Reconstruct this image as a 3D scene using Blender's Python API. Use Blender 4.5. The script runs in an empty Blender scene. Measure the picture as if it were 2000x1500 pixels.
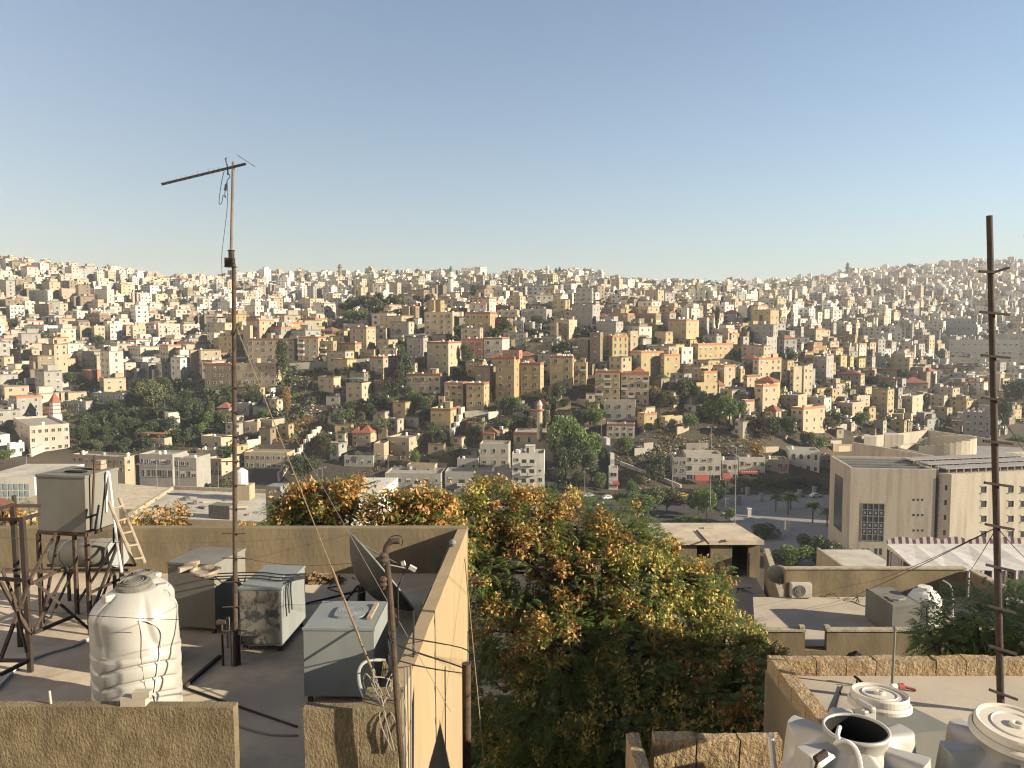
import bpy, math, random
import numpy as np
from mathutils import Vector, Matrix, noise as mnoise
rnd = random.Random(11)
R = math.radians
sc = bpy.context.scene
COL = sc.collection
# ------------------------------------------------------------------ camera and picture-to-place conversion
F = 1555.0; PITCH = R(4.0); CZ = 60.0
cP, sP = math.cos(PITCH), math.sin(PITCH)
def ray(px, py):
    u = (px - 1000) / F; v = (750 - py) / F
    dy = cP + v * sP; dz = -sP + v * cP
    return u / dy, dz / dy
def at(px, py, Y):
    a, b = ray(px, py)
    return Vector((a * Y, Y, CZ + b * Y))
def on_z(px, py, z):
    a, b = ray(px, py)
    Y = (z - CZ) / b
    return Vector((a * Y, Y, z))
def proj(p):
    x, y, z = p[0], p[1], p[2] - CZ
    d = y * cP - z * sP
    v = y * sP + z * cP
    return 1000 + F * x / d, 750 - F * v / d
cd = bpy.data.cameras.new('camera'); cam = bpy.data.objects.new('camera', cd); COL.objects.link(cam)
cam.location = (0, 0, CZ); cam.rotation_euler = (math.pi / 2 - PITCH, 0, 0)
cd.sensor_width = 36; cd.lens = 36 * F / 2000; cd.clip_start = 0.1; cd.clip_end = 9000
sc.camera = cam
# ------------------------------------------------------------------ light
SUN_AZ, SUN_EL = R(17), R(19)       # azimuth: from +X turned towards the camera's back
sd = Vector((math.cos(SUN_AZ) * math.cos(SUN_EL), -math.sin(SUN_AZ) * math.cos(SUN_EL), math.sin(SUN_EL)))
sl = bpy.data.lights.new('sun', 'SUN'); sl.energy = 5.0; sl.angle = R(0.5); sl.color = (1.0, 0.88, 0.68)
so = bpy.data.objects.new('sun', sl); COL.objects.link(so)
so.rotation_euler = (-sd).to_track_quat('-Z', 'Y').to_euler(); so.location = (60, -20, 120)
W = bpy.data.worlds.new('World'); sc.world = W; W.use_nodes = True
wn = W.node_tree; bg = wn.nodes['Background']
sky = wn.nodes.new('ShaderNodeTexSky'); sky.sky_type = 'NISHITA'; sky.sun_disc = False
sky.sun_elevation = SUN_EL; sky.sun_rotation = -math.atan2(sd.x, sd.y)
sky.altitude = 800; sky.air_density = 1.05; sky.dust_density = 5.6; sky.ozone_density = 1.2
wn.links.new(sky.outputs[0], bg.inputs[0]); bg.inputs[1].default_value = 0.052
sc.view_settings.view_transform = 'Standard'; sc.view_settings.look = 'None'
sc.view_settings.exposure = 1.82; sc.view_settings.gamma = 1.0
sc.render.engine = 'CYCLES'
cy = sc.cycles
cy.max_bounces = 6; cy.diffuse_bounces = 3; cy.glossy_bounces = 2; cy.transmission_bounces = 3
cy.volume_bounces = 0; cy.transparent_max_bounces = 6
cy.use_denoising = True; cy.pixel_filter_type = 'BLACKMAN_HARRIS'; cy.filter_width = 1.15
cy.caustics_reflective = False; cy.caustics_refractive = False
# ------------------------------------------------------------------ materials
def nt_new(name):
    m = bpy.data.materials.new(name); m.use_nodes = True
    nt = m.node_tree; b = nt.nodes['Principled BSDF']
    return m, nt, b
def N(nt, t, **kw):
    n = nt.nodes.new(t)
    for k, v in kw.items():
        if k in n.inputs: n.inputs[k].default_value = v
        else: setattr(n, k, v)
    return n
def hexc(r, g, b): return (r, g, b, 1)
ALB = .52
def mat(name, c1, c2=None, scale=2.0, rough=0.85, bump=0.0, bscale=None, stretch=(1, 1, 1), metal=0.0,
        c3=None, s3=0.4, w3=0.5, detail=6, dist=0.02, spec=0.3, coord='Object', lo=.35, hi=.65):
    """two-colour noise surface with an optional third stain colour and bump"""
    m, nt, b = nt_new(name); L = nt.links
    b.inputs['Roughness'].default_value = rough; b.inputs['Metallic'].default_value = metal
    b.inputs['Specular IOR Level'].default_value = spec
    if c2 is None: c2 = tuple(v * 0.8 for v in c1)
    c1 = tuple(v * ALB for v in c1); c2 = tuple(v * ALB for v in c2); c3 = tuple(v * ALB for v in c3) if c3 else None
    tc = N(nt, 'ShaderNodeTexCoord'); mp = N(nt, 'ShaderNodeMapping'); mp.inputs['Scale'].default_value = stretch
    L.new(tc.outputs[coord], mp.inputs[0])
    n1 = N(nt, 'ShaderNodeTexNoise', Scale=scale, Detail=detail, Roughness=.62); L.new(mp.outputs[0], n1.inputs['Vector'])
    rp = N(nt, 'ShaderNodeMapRange'); rp.inputs[1].default_value = lo; rp.inputs[2].default_value = hi
    L.new(n1.outputs[0], rp.inputs[0])
    mx = N(nt, 'ShaderNodeMix', data_type='RGBA'); mx.inputs[6].default_value = hexc(*c1); mx.inputs[7].default_value = hexc(*c2)
    L.new(rp.outputs[0], mx.inputs[0]); out = mx.outputs[2]
    if c3:
        n3 = N(nt, 'ShaderNodeTexNoise', Scale=s3, Detail=5, Roughness=.7); L.new(mp.outputs[0], n3.inputs['Vector'])
        r3 = N(nt, 'ShaderNodeMapRange'); r3.inputs[1].default_value = .48; r3.inputs[2].default_value = .72
        r3.inputs[4].default_value = w3
        L.new(n3.outputs[0], r3.inputs[0])
        m3 = N(nt, 'ShaderNodeMix', data_type='RGBA'); m3.inputs[7].default_value = hexc(*c3)
        L.new(r3.outputs[0], m3.inputs[0]); L.new(out, m3.inputs[6]); out = m3.outputs[2]
    L.new(out, b.inputs['Base Color'])
    if bump:
        nb = N(nt, 'ShaderNodeTexNoise', Scale=bscale or scale * 6, Detail=4, Roughness=.6); L.new(mp.outputs[0], nb.inputs['Vector'])
        bp = N(nt, 'ShaderNodeBump', Strength=bump, Distance=dist); L.new(nb.outputs[0], bp.inputs['Height'])
        L.new(bp.outputs[0], b.inputs['Normal'])
    return m
MT = {}
def housemat(name, c, stain=.35):
    d = tuple(v * .62 for v in c)
    MT[name] = mat(name, c, tuple(v * .82 for v in c), scale=.5, rough=.9, bump=.25, bscale=5, c3=d, s3=.35, w3=stain, stretch=(1, 1, .35), dist=.05)
for nm, c in dict(cream=(.51, .42, .28), yellow=(.47, .365, .195), ochre=(.41, .305, .155), white=(.70, .66, .58), grey=(.36, .34, .30),
                  sand=(.46, .37, .25), brown=(.27, .21, .14), pink=(.58, .47, .39), salmon=(.47, .21, .13), pale=(.62, .56, .46),
                  stone=(.42, .38, .31)).items(): housemat(nm + '_wall', c)
MT['red_band'] = mat('red_band', (.34, .13, .065), (.27, .095, .05), scale=1.2, rough=.9)
MT['red_tile'] = mat('red_tile', (.36, .13, .07), (.25, .085, .05), scale=3, rough=.85, bump=.3)
MT['roof_grey'] = mat('roof_grey', (.42, .38, .32), (.30, .27, .22), scale=.6, rough=.95, c3=(.2, .18, .15), s3=.3)
MT['roof_light'] = mat('roof_light', (.60, .55, .47), (.46, .42, .35), scale=.5, rough=.95, c3=(.30, .26, .21), s3=.25)
MT['glass_dark'] = mat('glass_dark', (.030, .034, .038), (.075, .075, .07), scale=.9, rough=.25, spec=.5, coord='Object')
MT['frame_white'] = mat('frame_white', (.62, .58, .5), rough=.7)
MT['shade_metal'] = mat('shade_metal', (.25, .25, .24), rough=.6)
MT['pe_white'] = mat('pe_white', (.46, .44, .395), (.42, .40, .36), scale=3, rough=.42, spec=.5, c3=(.62, .58, .50), s3=.9, w3=.4, stretch=(1, 1, .4))
MT['tank_white'] = mat('tank_white', (.80, .78, .74), (.70, .67, .61), scale=1.0, rough=.5)
MT['dark_trunk'] = mat('dark_trunk', (.11, .08, .055), (.06, .045, .03), scale=3, rough=.95)
MT['terracotta_orange'] = mat('terracotta_orange', (.50, .20, .09), rough=.9)
MT['rust'] = mat('rust', (.105, .068, .045), (.05, .036, .028), scale=7, rough=.9, bump=.3, c3=(.15, .085, .05), s3=3)
MT['black_iron'] = mat('black_iron', (.030, .024, .020), (.055, .036, .026), scale=6, rough=.8, bump=.2)
MT['wood_light'] = mat('wood_light', (.46, .37, .27), (.30, .23, .16), scale=3, rough=.8, stretch=(4, 4, .6), bump=.2)
MT['galv'] = mat('galv', (.29, .305, .29), (.22, .24, .23), scale=1.4, rough=.55, metal=.0, spec=.5, c3=(.26, .26, .22), s3=1.1, w3=.5, stretch=(1, 1, .35), bump=.05, bscale=3)
MT['galv_dull'] = mat('galv_dull', (.235, .23, .20), (.18, .175, .15), scale=1.6, rough=.7, c3=(.25, .19, .12), s3=1.0, w3=.6, stretch=(1, 1, .4))
MT['black_rubber'] = mat('black_rubber', (.018, .018, .02), rough=.6)
MT['cable_grey'] = mat('cable_grey', (.32, .29, .25), rough=.7)
MT['cable_white'] = mat('cable_white', (.78, .76, .72), rough=.5)
MT['rope'] = mat('rope', (.30, .22, .13), (.2, .14, .08), scale=30, rough=.95)
MT['hole_black'] = mat('hole_black', (.006, .006, .006), rough=.9)  # flat black painting in the darkness inside openings
MT['leaf_litter'] = mat('leaf_litter', (.30, .19, .08), (.16, .10, .05), scale=30, rough=.95)
# ------------------------------------------------------------------ mesh builder
class MB:
    def __init__(s): s.v = []; s.f = []; s.m = []; s.col = []
    def add(s, vs, fs, mi=0, col=None):
        o = len(s.v); s.v.extend(tuple(p) for p in vs)
        for f in fs:
            s.f.append(tuple(i + o for i in f)); s.m.append(mi)
            if col is not None: s.col.append(col)
    def quad(s, a, b, c, d, mi=0, col=None): s.add((a, b, c, d), ((0, 1, 2, 3),), mi, col)
    def box(s, x0, y0, z0, x1, y1, z1, mi=0, col=None, bottom=True):
        v = ((x0, y0, z0), (x1, y0, z0), (x1, y1, z0), (x0, y1, z0), (x0, y0, z1), (x1, y0, z1), (x1, y1, z1), (x0, y1, z1))
        f = [(4, 5, 6, 7), (0, 1, 5, 4), (1, 2, 6, 5), (2, 3, 7, 6), (3, 0, 4, 7)]
        if bottom: f.append((3, 2, 1, 0))
        s.add(v, f, mi, col)
    def tbox(s, M, sx, sy, sz, mi=0, col=None):
        """box centred on the origin of matrix M"""
        v = [M @ Vector((a * sx / 2, b * sy / 2, c * sz / 2)) for a, b, c in
             ((-1, -1, -1), (1, -1, -1), (1, 1, -1), (-1, 1, -1), (-1, -1, 1), (1, -1, 1), (1, 1, 1), (-1, 1, 1))]
        s.add(v, [(4, 5, 6, 7), (0, 1, 5, 4), (1, 2, 6, 5), (2, 3, 7, 6), (3, 0, 4, 7), (3, 2, 1, 0)], mi, col)
    def prism(s, poly, z0, z1, mi=0, col=None, mtop=None):
        """vertical prism over a counter-clockwise plan polygon; z may be per-vertex lists"""
        n = len(poly)
        zz0 = z0 if isinstance(z0, (list, tuple)) else [z0] * n
        zz1 = z1 if isinstance(z1, (list, tuple)) else [z1] * n
        v = [(p[0], p[1], zz0[i]) for i, p in enumerate(poly)] + [(p[0], p[1], zz1[i]) for i, p in enumerate(poly)]
        s.add(v, [(i, (i + 1) % n, n + (i + 1) % n, n + i) for i in range(n)], mi, col)
        s.add(v[n:], [tuple(range(n))], mi if mtop is None else mtop, col)
        s.add(v[:n], [tuple(reversed(range(n)))], mi, col)
    def cyl(s, a, b, r, n=8, r2=None, mi=0, caps=True, col=None):
        a = Vector(a); b = Vector(b); d = (b - a); r2 = r if r2 is None else r2
        if d.length < 1e-6: return
        q = d.normalized(); u = q.orthogonal().normalized(); w = q.cross(u)
        v = []
        for c, rr in ((a, r), (b, r2)):
            for i in range(n):
                t = 2 * math.pi * i / n
                v.append(c + u * (rr * math.cos(t)) + w * (rr * math.sin(t)))
        f = [(i, (i + 1) % n, n + (i + 1) % n, n + i) for i in range(n)]
        if caps: f += [tuple(reversed(range(n))), tuple(range(n, 2 * n))]
        s.add(v, f, mi, col)
    def tube(s, pts, r, n=6, mi=0):
        pts = [Vector(p) for p in pts]
        rings = []
        u = None
        for i, p in enumerate(pts):
            t = (pts[min(i + 1, len(pts) - 1)] - pts[max(i - 1, 0)]).normalized()
            if u is None: u = t.orthogonal().normalized()
            else:
                u = (u - t * u.dot(t)); u = u.normalized() if u.length > 1e-6 else t.orthogonal().normalized()
            w = t.cross(u)
            rings.append([p + u * (r * math.cos(2 * math.pi * k / n)) + w * (r * math.sin(2 * math.pi * k / n)) for k in range(n)])
        v = [q for g in rings for q in g]; f = []
        for i in range(len(pts) - 1):
            for k in range(n):
                f.append((i * n + k, i * n + (k + 1) % n, (i + 1) * n + (k + 1) % n, (i + 1) * n + k))
        f.append(tuple(reversed(range(n)))); f.append(tuple(range((len(pts) - 1) * n, len(pts) * n)))
        s.add(v, f, mi)
    def lathe(s, prof, n=24, c=(0, 0, 0), mi=0, cap0=True, cap1=True, col=None):
        v = []
        for r, z in prof:
            for k in range(n):
                t = 2 * math.pi * k / n
                v.append((c[0] + r * math.cos(t), c[1] + r * math.sin(t), c[2] + z))
        f = []
        for i in range(len(prof) - 1):
            for k in range(n): f.append((i * n + k, i * n + (k + 1) % n, (i + 1) * n + (k + 1) % n, (i + 1) * n + k))
        if cap0: f.append(tuple(reversed(range(n))))
        if cap1: f.append(tuple(range((len(prof) - 1) * n, len(prof) * n)))
        s.add(v, f, mi, col)
    def bar(s, a, b, w, h=None, mi=0):
        """square bar from a to b"""
        a = Vector(a); b = Vector(b); d = b - a; h = h or w
        q = d.to_track_quat('Z', 'Y').to_matrix().to_4x4(); q.translation = (a + b) / 2
        s.tbox(q, w, h, d.length, mi)
    def mesh(s, name, mats):
        me = bpy.data.meshes.new(name)
        me.from_pydata(s.v, [], s.f)
        for m in mats: me.materials.append(MT[m] if isinstance(m, str) else m)
        if len(mats) > 1: me.polygons.foreach_set('material_index', s.m)
        if s.col:
            ca = me.color_attributes.new('tint', 'FLOAT_COLOR', 'CORNER')
            tot = np.array([len(f) for f in s.f]); c = np.array([tuple(x) + (1,) for x in s.col], dtype=np.float32)
            ca.data.foreach_set('color', np.repeat(c, tot, axis=0).ravel())
        return me
    def obj(s, name, mats, parent=None, smooth=False, loc=None, rot=None):
        me = s.mesh(name, mats if isinstance(mats, (list, tuple)) else [mats])
        return link(name, me, parent, smooth, loc, rot)
def link(name, me, parent=None, smooth=False, loc=None, rot=None):
    o = bpy.data.objects.new(name, me); COL.objects.link(o)
    if smooth and me: me.polygons.foreach_set('use_smooth', [True] * len(me.polygons))
    if parent: o.parent = parent
    if loc is not None: o.location = loc
    if rot is not None: o.rotation_euler = rot
    return o
def tag(o, label=None, cat=None, group=None, kind=None):
    if label: o['label'] = label
    if cat: o['category'] = cat
    if group: o['group'] = group
    if kind: o['kind'] = kind
    return o
def thing(name, label, cat, loc=(0, 0, 0), rz=0, group=None):
    o = bpy.data.objects.new(name, None); COL.objects.link(o); o.empty_display_size = .1
    o.location = loc; o.rotation_euler = (0, 0, rz)
    return tag(o, label, cat, group)
def copy_tree(o, loc=None, rz=None, parent=None):
    c = o.copy(); COL.objects.link(c)
    if parent: c.parent = parent
    if loc is not None: c.location = loc
    if rz is not None: c.rotation_euler = (0, 0, rz)
    for ch in list(o.children): copy_tree(ch, None, None, c)
    return c
def sag(a, b, k, n=12):
    a = Vector(a); b = Vector(b)
    return [a.lerp(b, i / n) - Vector((0, 0, k * 4 * (i / n) * (1 - i / n))) for i in range(n + 1)]
def bez(pts, n=8):
    """smooth curve through points (Catmull-Rom)"""
    P = [Vector(p) for p in pts]; P = [P[0]] + P + [P[-1]]; out = []
    for i in range(1, len(P) - 2):
        for k in range(n):
            t = k / n; a, b, c, d = P[i - 1], P[i], P[i + 1], P[i + 2]
            out.append(.5 * ((2 * b) + (c - a) * t + (2 * a - 5 * b + 4 * c - d) * t * t + (3 * b - a - 3 * c + d) * t ** 3))
    out.append(P[-2]); return out
# ------------------------------------------------------------------ terrain
TC = {-300: (280, [(340, 850), (430, 730), (560, 625), (720, 545), (850, 505), (1000, 497)]),
      0: (280, [(300, 905), (350, 830), (430, 730), (560, 635), (700, 572), (840, 530), (920, 524)]),
      250: (290, [(310, 905), (345, 840), (400, 770), (470, 705), (560, 650), (690, 600), (830, 562), (950, 546)]),
      450: (290, [(310, 915), (340, 840), (385, 745), (420, 700), (480, 662), (640, 628), (820, 590), (1050, 556), (1200, 550)]),
      600: (288, [(306, 925), (335, 850), (365, 770), (395, 715), (430, 672), (480, 652), (660, 628), (840, 594), (1000, 564), (1150, 541)]),
      750: (288, [(303, 930), (330, 850), (355, 780), (390, 715), (430, 655), (490, 632), (660, 600), (850, 568), (1100, 543)]),
      900: (290, [(305, 925), (325, 850), (345, 795), (375, 725), (415, 662), (480, 630), (620, 602), (820, 570), (1100, 546)]),
      1100: (290, [(305, 930), (325, 860), (345, 795), (380, 725), (420, 667), (480, 632), (640, 598), (860, 566), (1150, 541)]),
      1300: (290, [(303, 920), (325, 850), (350, 785), (390, 725), (440, 667), (520, 632), (700, 600), (1000, 572), (1600, 554)]),
      1500: (290, [(303, 910), (322, 855), (360, 785), (410, 725), (470, 675), (560, 637), (750, 604), (1100, 576), (2200, 556)]),
      1700: (340, [(370, 850), (410, 800), (470, 755), (550, 705), (660, 656), (820, 616), (1100, 578), (1600, 545), (1950, 531)]),
      1850: (400, [(430, 835), (500, 795), (590, 745), (710, 694), (880, 645), (1120, 592), (1500, 545), (1850, 518)]),
      2000: (420, [(450, 835), (520, 800), (620, 760), (760, 702), (930, 652), (1180, 594), (1500, 540), (1800, 514)]),
      2400: (420, [(450, 835), (520, 800), (620, 760), (760, 702), (930, 652), (1180, 594), (1500, 540), (1800, 514)])}
NEAR_Y = [-200, 0, 8, 20, 45, 75, 110, 150, 172]; NEAR_Z = [52, 50, 49, 44, 36, 27, 13, 3, 0]
_tk = sorted(TC); _tab = []
for k in _tk:
    yv, kn = TC[k]
    ys = list(NEAR_Y) + [yv]; zs = list(NEAR_Z) + [0.0]
    for Y, py in kn: ys.append(Y); zs.append(max(0.0, at(1000, py, Y).z))
    ye, ze = ys[-1], zs[-1]
    ys += [ye + 60, ye + 900, 6000]; zs += [ze - 3, ze - 120, ze - 300]
    _tab.append((np.array(ys), np.array(zs)))
def tz(X, Y):
    c = 1000 + F * X / max(Y, 30.0)
    c = min(max(c, _tk[0]), _tk[-1] - 1e-6)
    for i in range(len(_tk) - 1):
        if c < _tk[i + 1]: break
    t = (c - _tk[i]) / (_tk[i + 1] - _tk[i])
    z = np.interp(Y, *_tab[i]) * (1 - t) + np.interp(Y, *_tab[i + 1]) * t
    if z > 3 and Y > 250:
        z += 1.3 * min(1, (z - 3) / 6) * mnoise.fractal((X * .02, Y * .02, 3.1), 1.0, 2.0, 4)
    return float(z)
def ground_at(px, py, y0=172, y1=2600):
    """first point of the terrain met by the line of sight through a pixel"""
    a, b = ray(px, py)
    Y = y0; step = 2.0; last = None
    while Y < y1:
        d = CZ + b * Y - tz(a * Y, Y)
        if d <= 0:
            lo, hi = Y - step, Y
            for _ in range(12):
                m = (lo + hi) / 2
                if CZ + b * m - tz(a * m, m) <= 0: hi = m
                else: lo = m
            Y = hi; return Vector((a * Y, Y, CZ + b * Y))
        step = max(2.0, Y * .006); Y += step
    return None
# ------------------------------------------------------------------ ground: one sheet
def build_ground():
    ss = np.linspace(-1.15, 1.15, 260)
    ys = list(np.linspace(-60, 170, 60)) + list(170 * np.exp(np.linspace(0.01, math.log(5200 / 170), 190)))
    v = []; f = []
    n = len(ss)
    for Y in ys:
        for s in ss:
            X = s * (Y + 90) * .95
            v.append((X, Y, tz(X, Y)))
    for j in range(len(ys) - 1):
        for i in range(n - 1):
            f.append((j * n + i, j * n + i + 1, (j + 1) * n + i + 1, (j + 1) * n + i))
    me = bpy.data.meshes.new('ground'); me.from_pydata(v, [], f)
    me.polygons.foreach_set('use_smooth', [True] * len(f))
    m = mat('dry_hillside', (.085, .067, .045), (.040, .035, .024), scale=.045, rough=1, bump=.6, bscale=.5, dist=.6,
            c3=(.16, .10, .045), s3=.03, w3=.75, detail=10)
    me.materials.append(m)
    tag(link('ground', me), kind='structure')
build_ground()
# ------------------------------------------------------------------ houses
WIN = {}
def window_mesh(w, h, kind=0):
    """window: a frame standing 6 cm proud with recessed dark panes, sill below (w, h in metres), facing -y"""
    k = (round(w, 1), round(h, 1), kind)
    if k in WIN: return WIN[k]
    m = MB(); t = .09
    m.box(-w / 2, -.02, -h / 2, w / 2, .02, h / 2, 1)
    m.box(-w / 2 - t, -.07, h / 2, w / 2 + t, .02, h / 2 + t, 0)
    m.box(-w / 2 - t, -.16, -h / 2 - t, w / 2 + t, .02, -h / 2, 0)
    m.box(-w / 2 - t, -.07, -h / 2, -w / 2, .02, h / 2, 0); m.box(w / 2, -.07, -h / 2, w / 2 + t, .02, h / 2, 0)
    if w > 1.1: m.box(-.03, -.045, -h / 2, .03, -.021, h / 2, 0)
    if kind == 1:   # arched head
        pts = [(w / 2 * math.cos(a), w / 2 * math.sin(a)) for a in np.linspace(0, math.pi, 9)]
        m.add([(p[0], -.075, h / 2 + p[1]) for p in pts], [tuple(reversed(range(9)))], 1)
    if kind == 2:   # half-lowered shutter
        m.box(-w / 2 + .01, -.05, h * .05, w / 2 - .01, -.022, h / 2, 0)
    if kind == 3:   # pale curtain behind the pane
        m.box(-w / 2 + .02, -.0215, -h / 2 + .02, -w * .12, -.0205, h / 2 - .02, 2)
    if kind == 4:   # security grille box
        for q in range(5): m.box(-w / 2 + w * q / 4 - .02, -.22, -h / 2, -w / 2 + w * q / 4 + .02, -.18, h / 2, 2)
        m.box(-w / 2, -.22, -h / 2 - .03, w / 2, .0, -h / 2, 2); m.box(-w / 2, -.22, h / 2, w / 2, .0, h / 2 + .03, 2)
    WIN[k] = m.mesh('window', ['frame_white', 'glass_dark', 'shade_metal']); return WIN[k]
def balcony_mesh(w, k=0):
    kk = ('b', round(w, 1), k)
    if kk in WIN: return WIN[kk]
    m = MB(); d = 1.2
    m.box(-w / 2, -d, -.12, w / 2, .01, .06, 0)
    m.box(-w / 2, -d, .06, w / 2, -d + .1, .95, 0); m.box(-w / 2, -d + .1, .06, -w / 2 + .1, .01, .95, 0); m.box(w / 2 - .1, -d + .1, .06, w / 2, .01, .95, 0)
    m.box(-w / 2 + .5, -.03, .08, w / 2 - .5, .012, 2.1, 1)
    WIN[kk] = m.mesh('balcony', ['frame_white', 'glass_dark']); return WIN[kk]
TANK = {}
def roof_tank_mesh(k):
    if k in TANK: return TANK[k]
    m = MB()
    if k == 0: m.lathe([(.55, 0), (.55, .28), (.52, .32), (.55, .36), (.55, .72), (.52, .76), (.55, .8), (.55, 1.05), (.40, 1.25), (.24, 1.32), (.24, 1.42)], 14)
    elif k == 1: m.box(-.55, -.55, .35, .55, .55, 1.45); [m.box(a - .04, b - .04, 0, a + .04, b + .04, .35) for a in (-.5, .5) for b in (-.5, .5)]; m.box(-.25, -.25, 1.45, .25, .25, 1.53)
    else: m.lathe([(.6, .0), (.6, 1.3), (.3, 1.5), (.22, 1.5), (.22, 1.6)], 14)
    TANK[k] = m.mesh('water_tank', ['tank_white' if k != 1 else 'galv']); return TANK[k]
HOUSES = []          # (root, label, roof spots)
FOOT = []            # plan footprints (X, Y, radius, px box) of the traced houses
tank_rec = []
def body_mesh(W, D, H, wall, floors, roofmat, band=None, base=4.0, ledge=True, par=.8):
    m = MB(); t = .22
    zt = H; zr = H - par
    # four outer walls down to the foundations, parapet rim, roof deck
    o = [(0, 0), (W, 0), (W, D), (0, D)]; i = [(t, t), (W - t, t), (W - t, D - t), (t, D - t)]
    for a in range(4):
        p, q = o[a], o[(a + 1) % 4]
        m.quad((p[0], p[1], -base), (q[0], q[1], -base), (q[0], q[1], zt), (p[0], p[1], zt), 0)
        r, s = i[a], i[(a + 1) % 4]
        m.quad((p[0], p[1], zt), (q[0], q[1], zt), (s[0], s[1], zt), (r[0], r[1], zt), 0)
        m.quad((s[0], s[1], zr), (r[0], r[1], zr), (r[0], r[1], zt), (s[0], s[1], zt), 0)
    m.quad((t, t, zr), (W - t, t, zr), (W - t, D - t, zr), (t, D - t, zr), 1)
    if ledge:
        for k in range(1, floors):
            z = k * (H - par) / floors
            m.box(-.06, -.06, z - .07, W + .06, -.001, z + .07, 0); m.box(W + .001, -.06, z - .07, W + .06, D, z + .07, 0)
    return m
def dress(root, W, D, H, floors, nf, ns, band, par, wh=1.35, ww=1.25, arch=0, skipfront=(), rng=rnd, balc=(), shop=False):
    fh = (H - par) / floors
    for k in range(floors):
        z = k * fh + fh * .55
        for j in range(nf):
            x = W * (j + .5) / nf + rng.uniform(-.12, .12)
            if (k, j) in balc:
                link('balcony', balcony_mesh(min(3.2, W / nf * .92)), root, loc=(x, 0, k * fh + .1)); continue
            if (k, j) in skipfront or rng.random() < .06: continue
            w = ww * rng.choice((.75, 1, 1, 1.25)); w = min(w, W / nf * .75)
            if k == 0 and shop: w = min(W / nf * .8, 2.6)
            link('window', window_mesh(w, (min(wh, fh * .55) if not (k == 0 and shop) else fh * .62) * (1 if (k == 0 and shop) else rng.choice((.8, 1, 1, 1.15))), arch or rng.choice((0, 0, 0, 2, 3, 4))), root, loc=(x, -.005, z if not (k == 0 and shop) else fh * .42))
        for j in range(ns):
            y = D * (j + .5) / ns + rng.uniform(-.12, .12)
            if rng.random() < .08: continue
            link('window', window_mesh(min(ww * rng.choice((.7, .9, 1)), D / ns * .7), min(wh, fh * .5), arch or rng.choice((0, 0, 2, 3))), root, loc=(W + .005, y, z), rot=(0, 0, math.pi / 2))
    if band:
        m = MB(); b = 1.0
        m.box(-.05, -.05, H - b, W + .05, -.002, H - .06, 0); m.box(W + .002, -.05, H - b, W + .05, D, H - .06, 0)
        m.obj('parapet_band', ['red_band' if band is True else band], root)
def rooftop(root, W, D, H, par, label, ntanks, stair, rng, wall):
    zr = H - par
    if stair:
        sw, sdp, sh = min(3.4, W * .4), min(3.6, D * .5), 2.5
        x = rng.uniform(.6, max(.7, W - sw - .6)); y = D - sdp - rng.uniform(.3, 1.2)
        m = MB(); m.box(x, y, zr + .004, x + sw, y + sdp, zr + sh, 0); m.box(x - .12, y - .12, zr + sh, x + sw + .12, y + sdp + .12, zr + sh + .14, 0)
        m.box(x + .4, y - .03, zr + .05, x + 1.25, y - .002, zr + 2.0, 1)
        m.obj('stair_room', [wall, 'glass_dark'], root)
        sx = (x - .8, x + sw + .8)
    else: sx = (-9, -9)
    mw = root.matrix_world if False else Matrix.Translation(root.location) @ Matrix.Rotation(root.rotation_euler.z, 4, 'Z')
    for k in range(ntanks):
        for _ in range(20):
            x = rng.uniform(.9, max(1.0, W - .9)); y = rng.uniform(.9, max(1.0, D - .9))
            if sx[0] < x < sx[1] and y > D * .4: continue
            break
        p = mw @ Vector((x, y, zr + .003))
        tank_rec.append((p, rng.choice((0, 0, 0, 2, 1)), label))
def house(label, x0, xs, x1, yt, yb, wall='cream_wall', floors=3, nf=3, ns=2, t=12, band=None, tanks=2, stair=False, Y=None,
          roof='roof_grey', cat='house', name='flat_roofed_house', arch=0, balc=(), shop=False, dmax=26, dmin=4.5, par=.8, ww=1.25, group=None, seed=None, deep=None, Dfix=None):
    rng = random.Random(seed if seed is not None else int(x0 * 7 + yt * 13))
    if Y is None:
        g = ground_at(xs, yb); C = g if g else at(xs, yb, 600)
    else: C = at(xs, yb, Y)
    th = R(t)
    dL = Vector((-math.cos(th), math.sin(th))); dR = Vector((math.sin(th), math.cos(th)))
    def hit(px, d):
        a = ray(px, (yt + yb) / 2)[0]      # X = a * Y
        den = d.x - a * d.y
        if abs(den) < 1e-5: return None
        return (a * C.y - C.x) / den
    W = hit(x0, dL)
    W = 6 if W is None or W <= 0 else min(max(W, 2.2), 75)
    D = hit(x1, dR) if x1 > xs + 1 else None
    D = 9 if D is None or D <= 0 else min(max(D, dmin), dmax)
    if Dfix: D = Dfix
    H = at(xs, yt, C.y).z - C.z
    H = max(H, 2.5)
    o2 = Vector((C.x, C.y)) + dL * W
    root = thing(name, label, cat, (o2.x, o2.y, C.z), -th, group or 'houses of the hillside town')
    body_mesh(W, D, H, wall, floors, roof, base=deep or 5.0, par=par).obj('wall', [wall, roof], root)
    dress(root, W, D, H, floors, nf, ns, band, par, arch=arch, balc=balc, shop=shop, rng=rng, ww=ww)
    rooftop(root, W, D, H, par, label, tanks, stair, rng, wall)
    ctr = Vector((o2.x, o2.y)) - dL * (W / 2) + dR * (D / 2)
    FOOT.append((ctr.x, ctr.y, max(W, D) * .55, (x0, yt, max(x1, xs), yb), C.y))
    HOUSES.append(root); root['_h'] = (W, D, H)
    return root
B = True
c_, y_, w_, g_, s_, b_, p_, o_ = 'cream_wall', 'yellow_wall', 'white_wall', 'grey_wall', 'sand_wall', 'brown_wall', 'pale_wall', 'ochre_wall'
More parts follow.
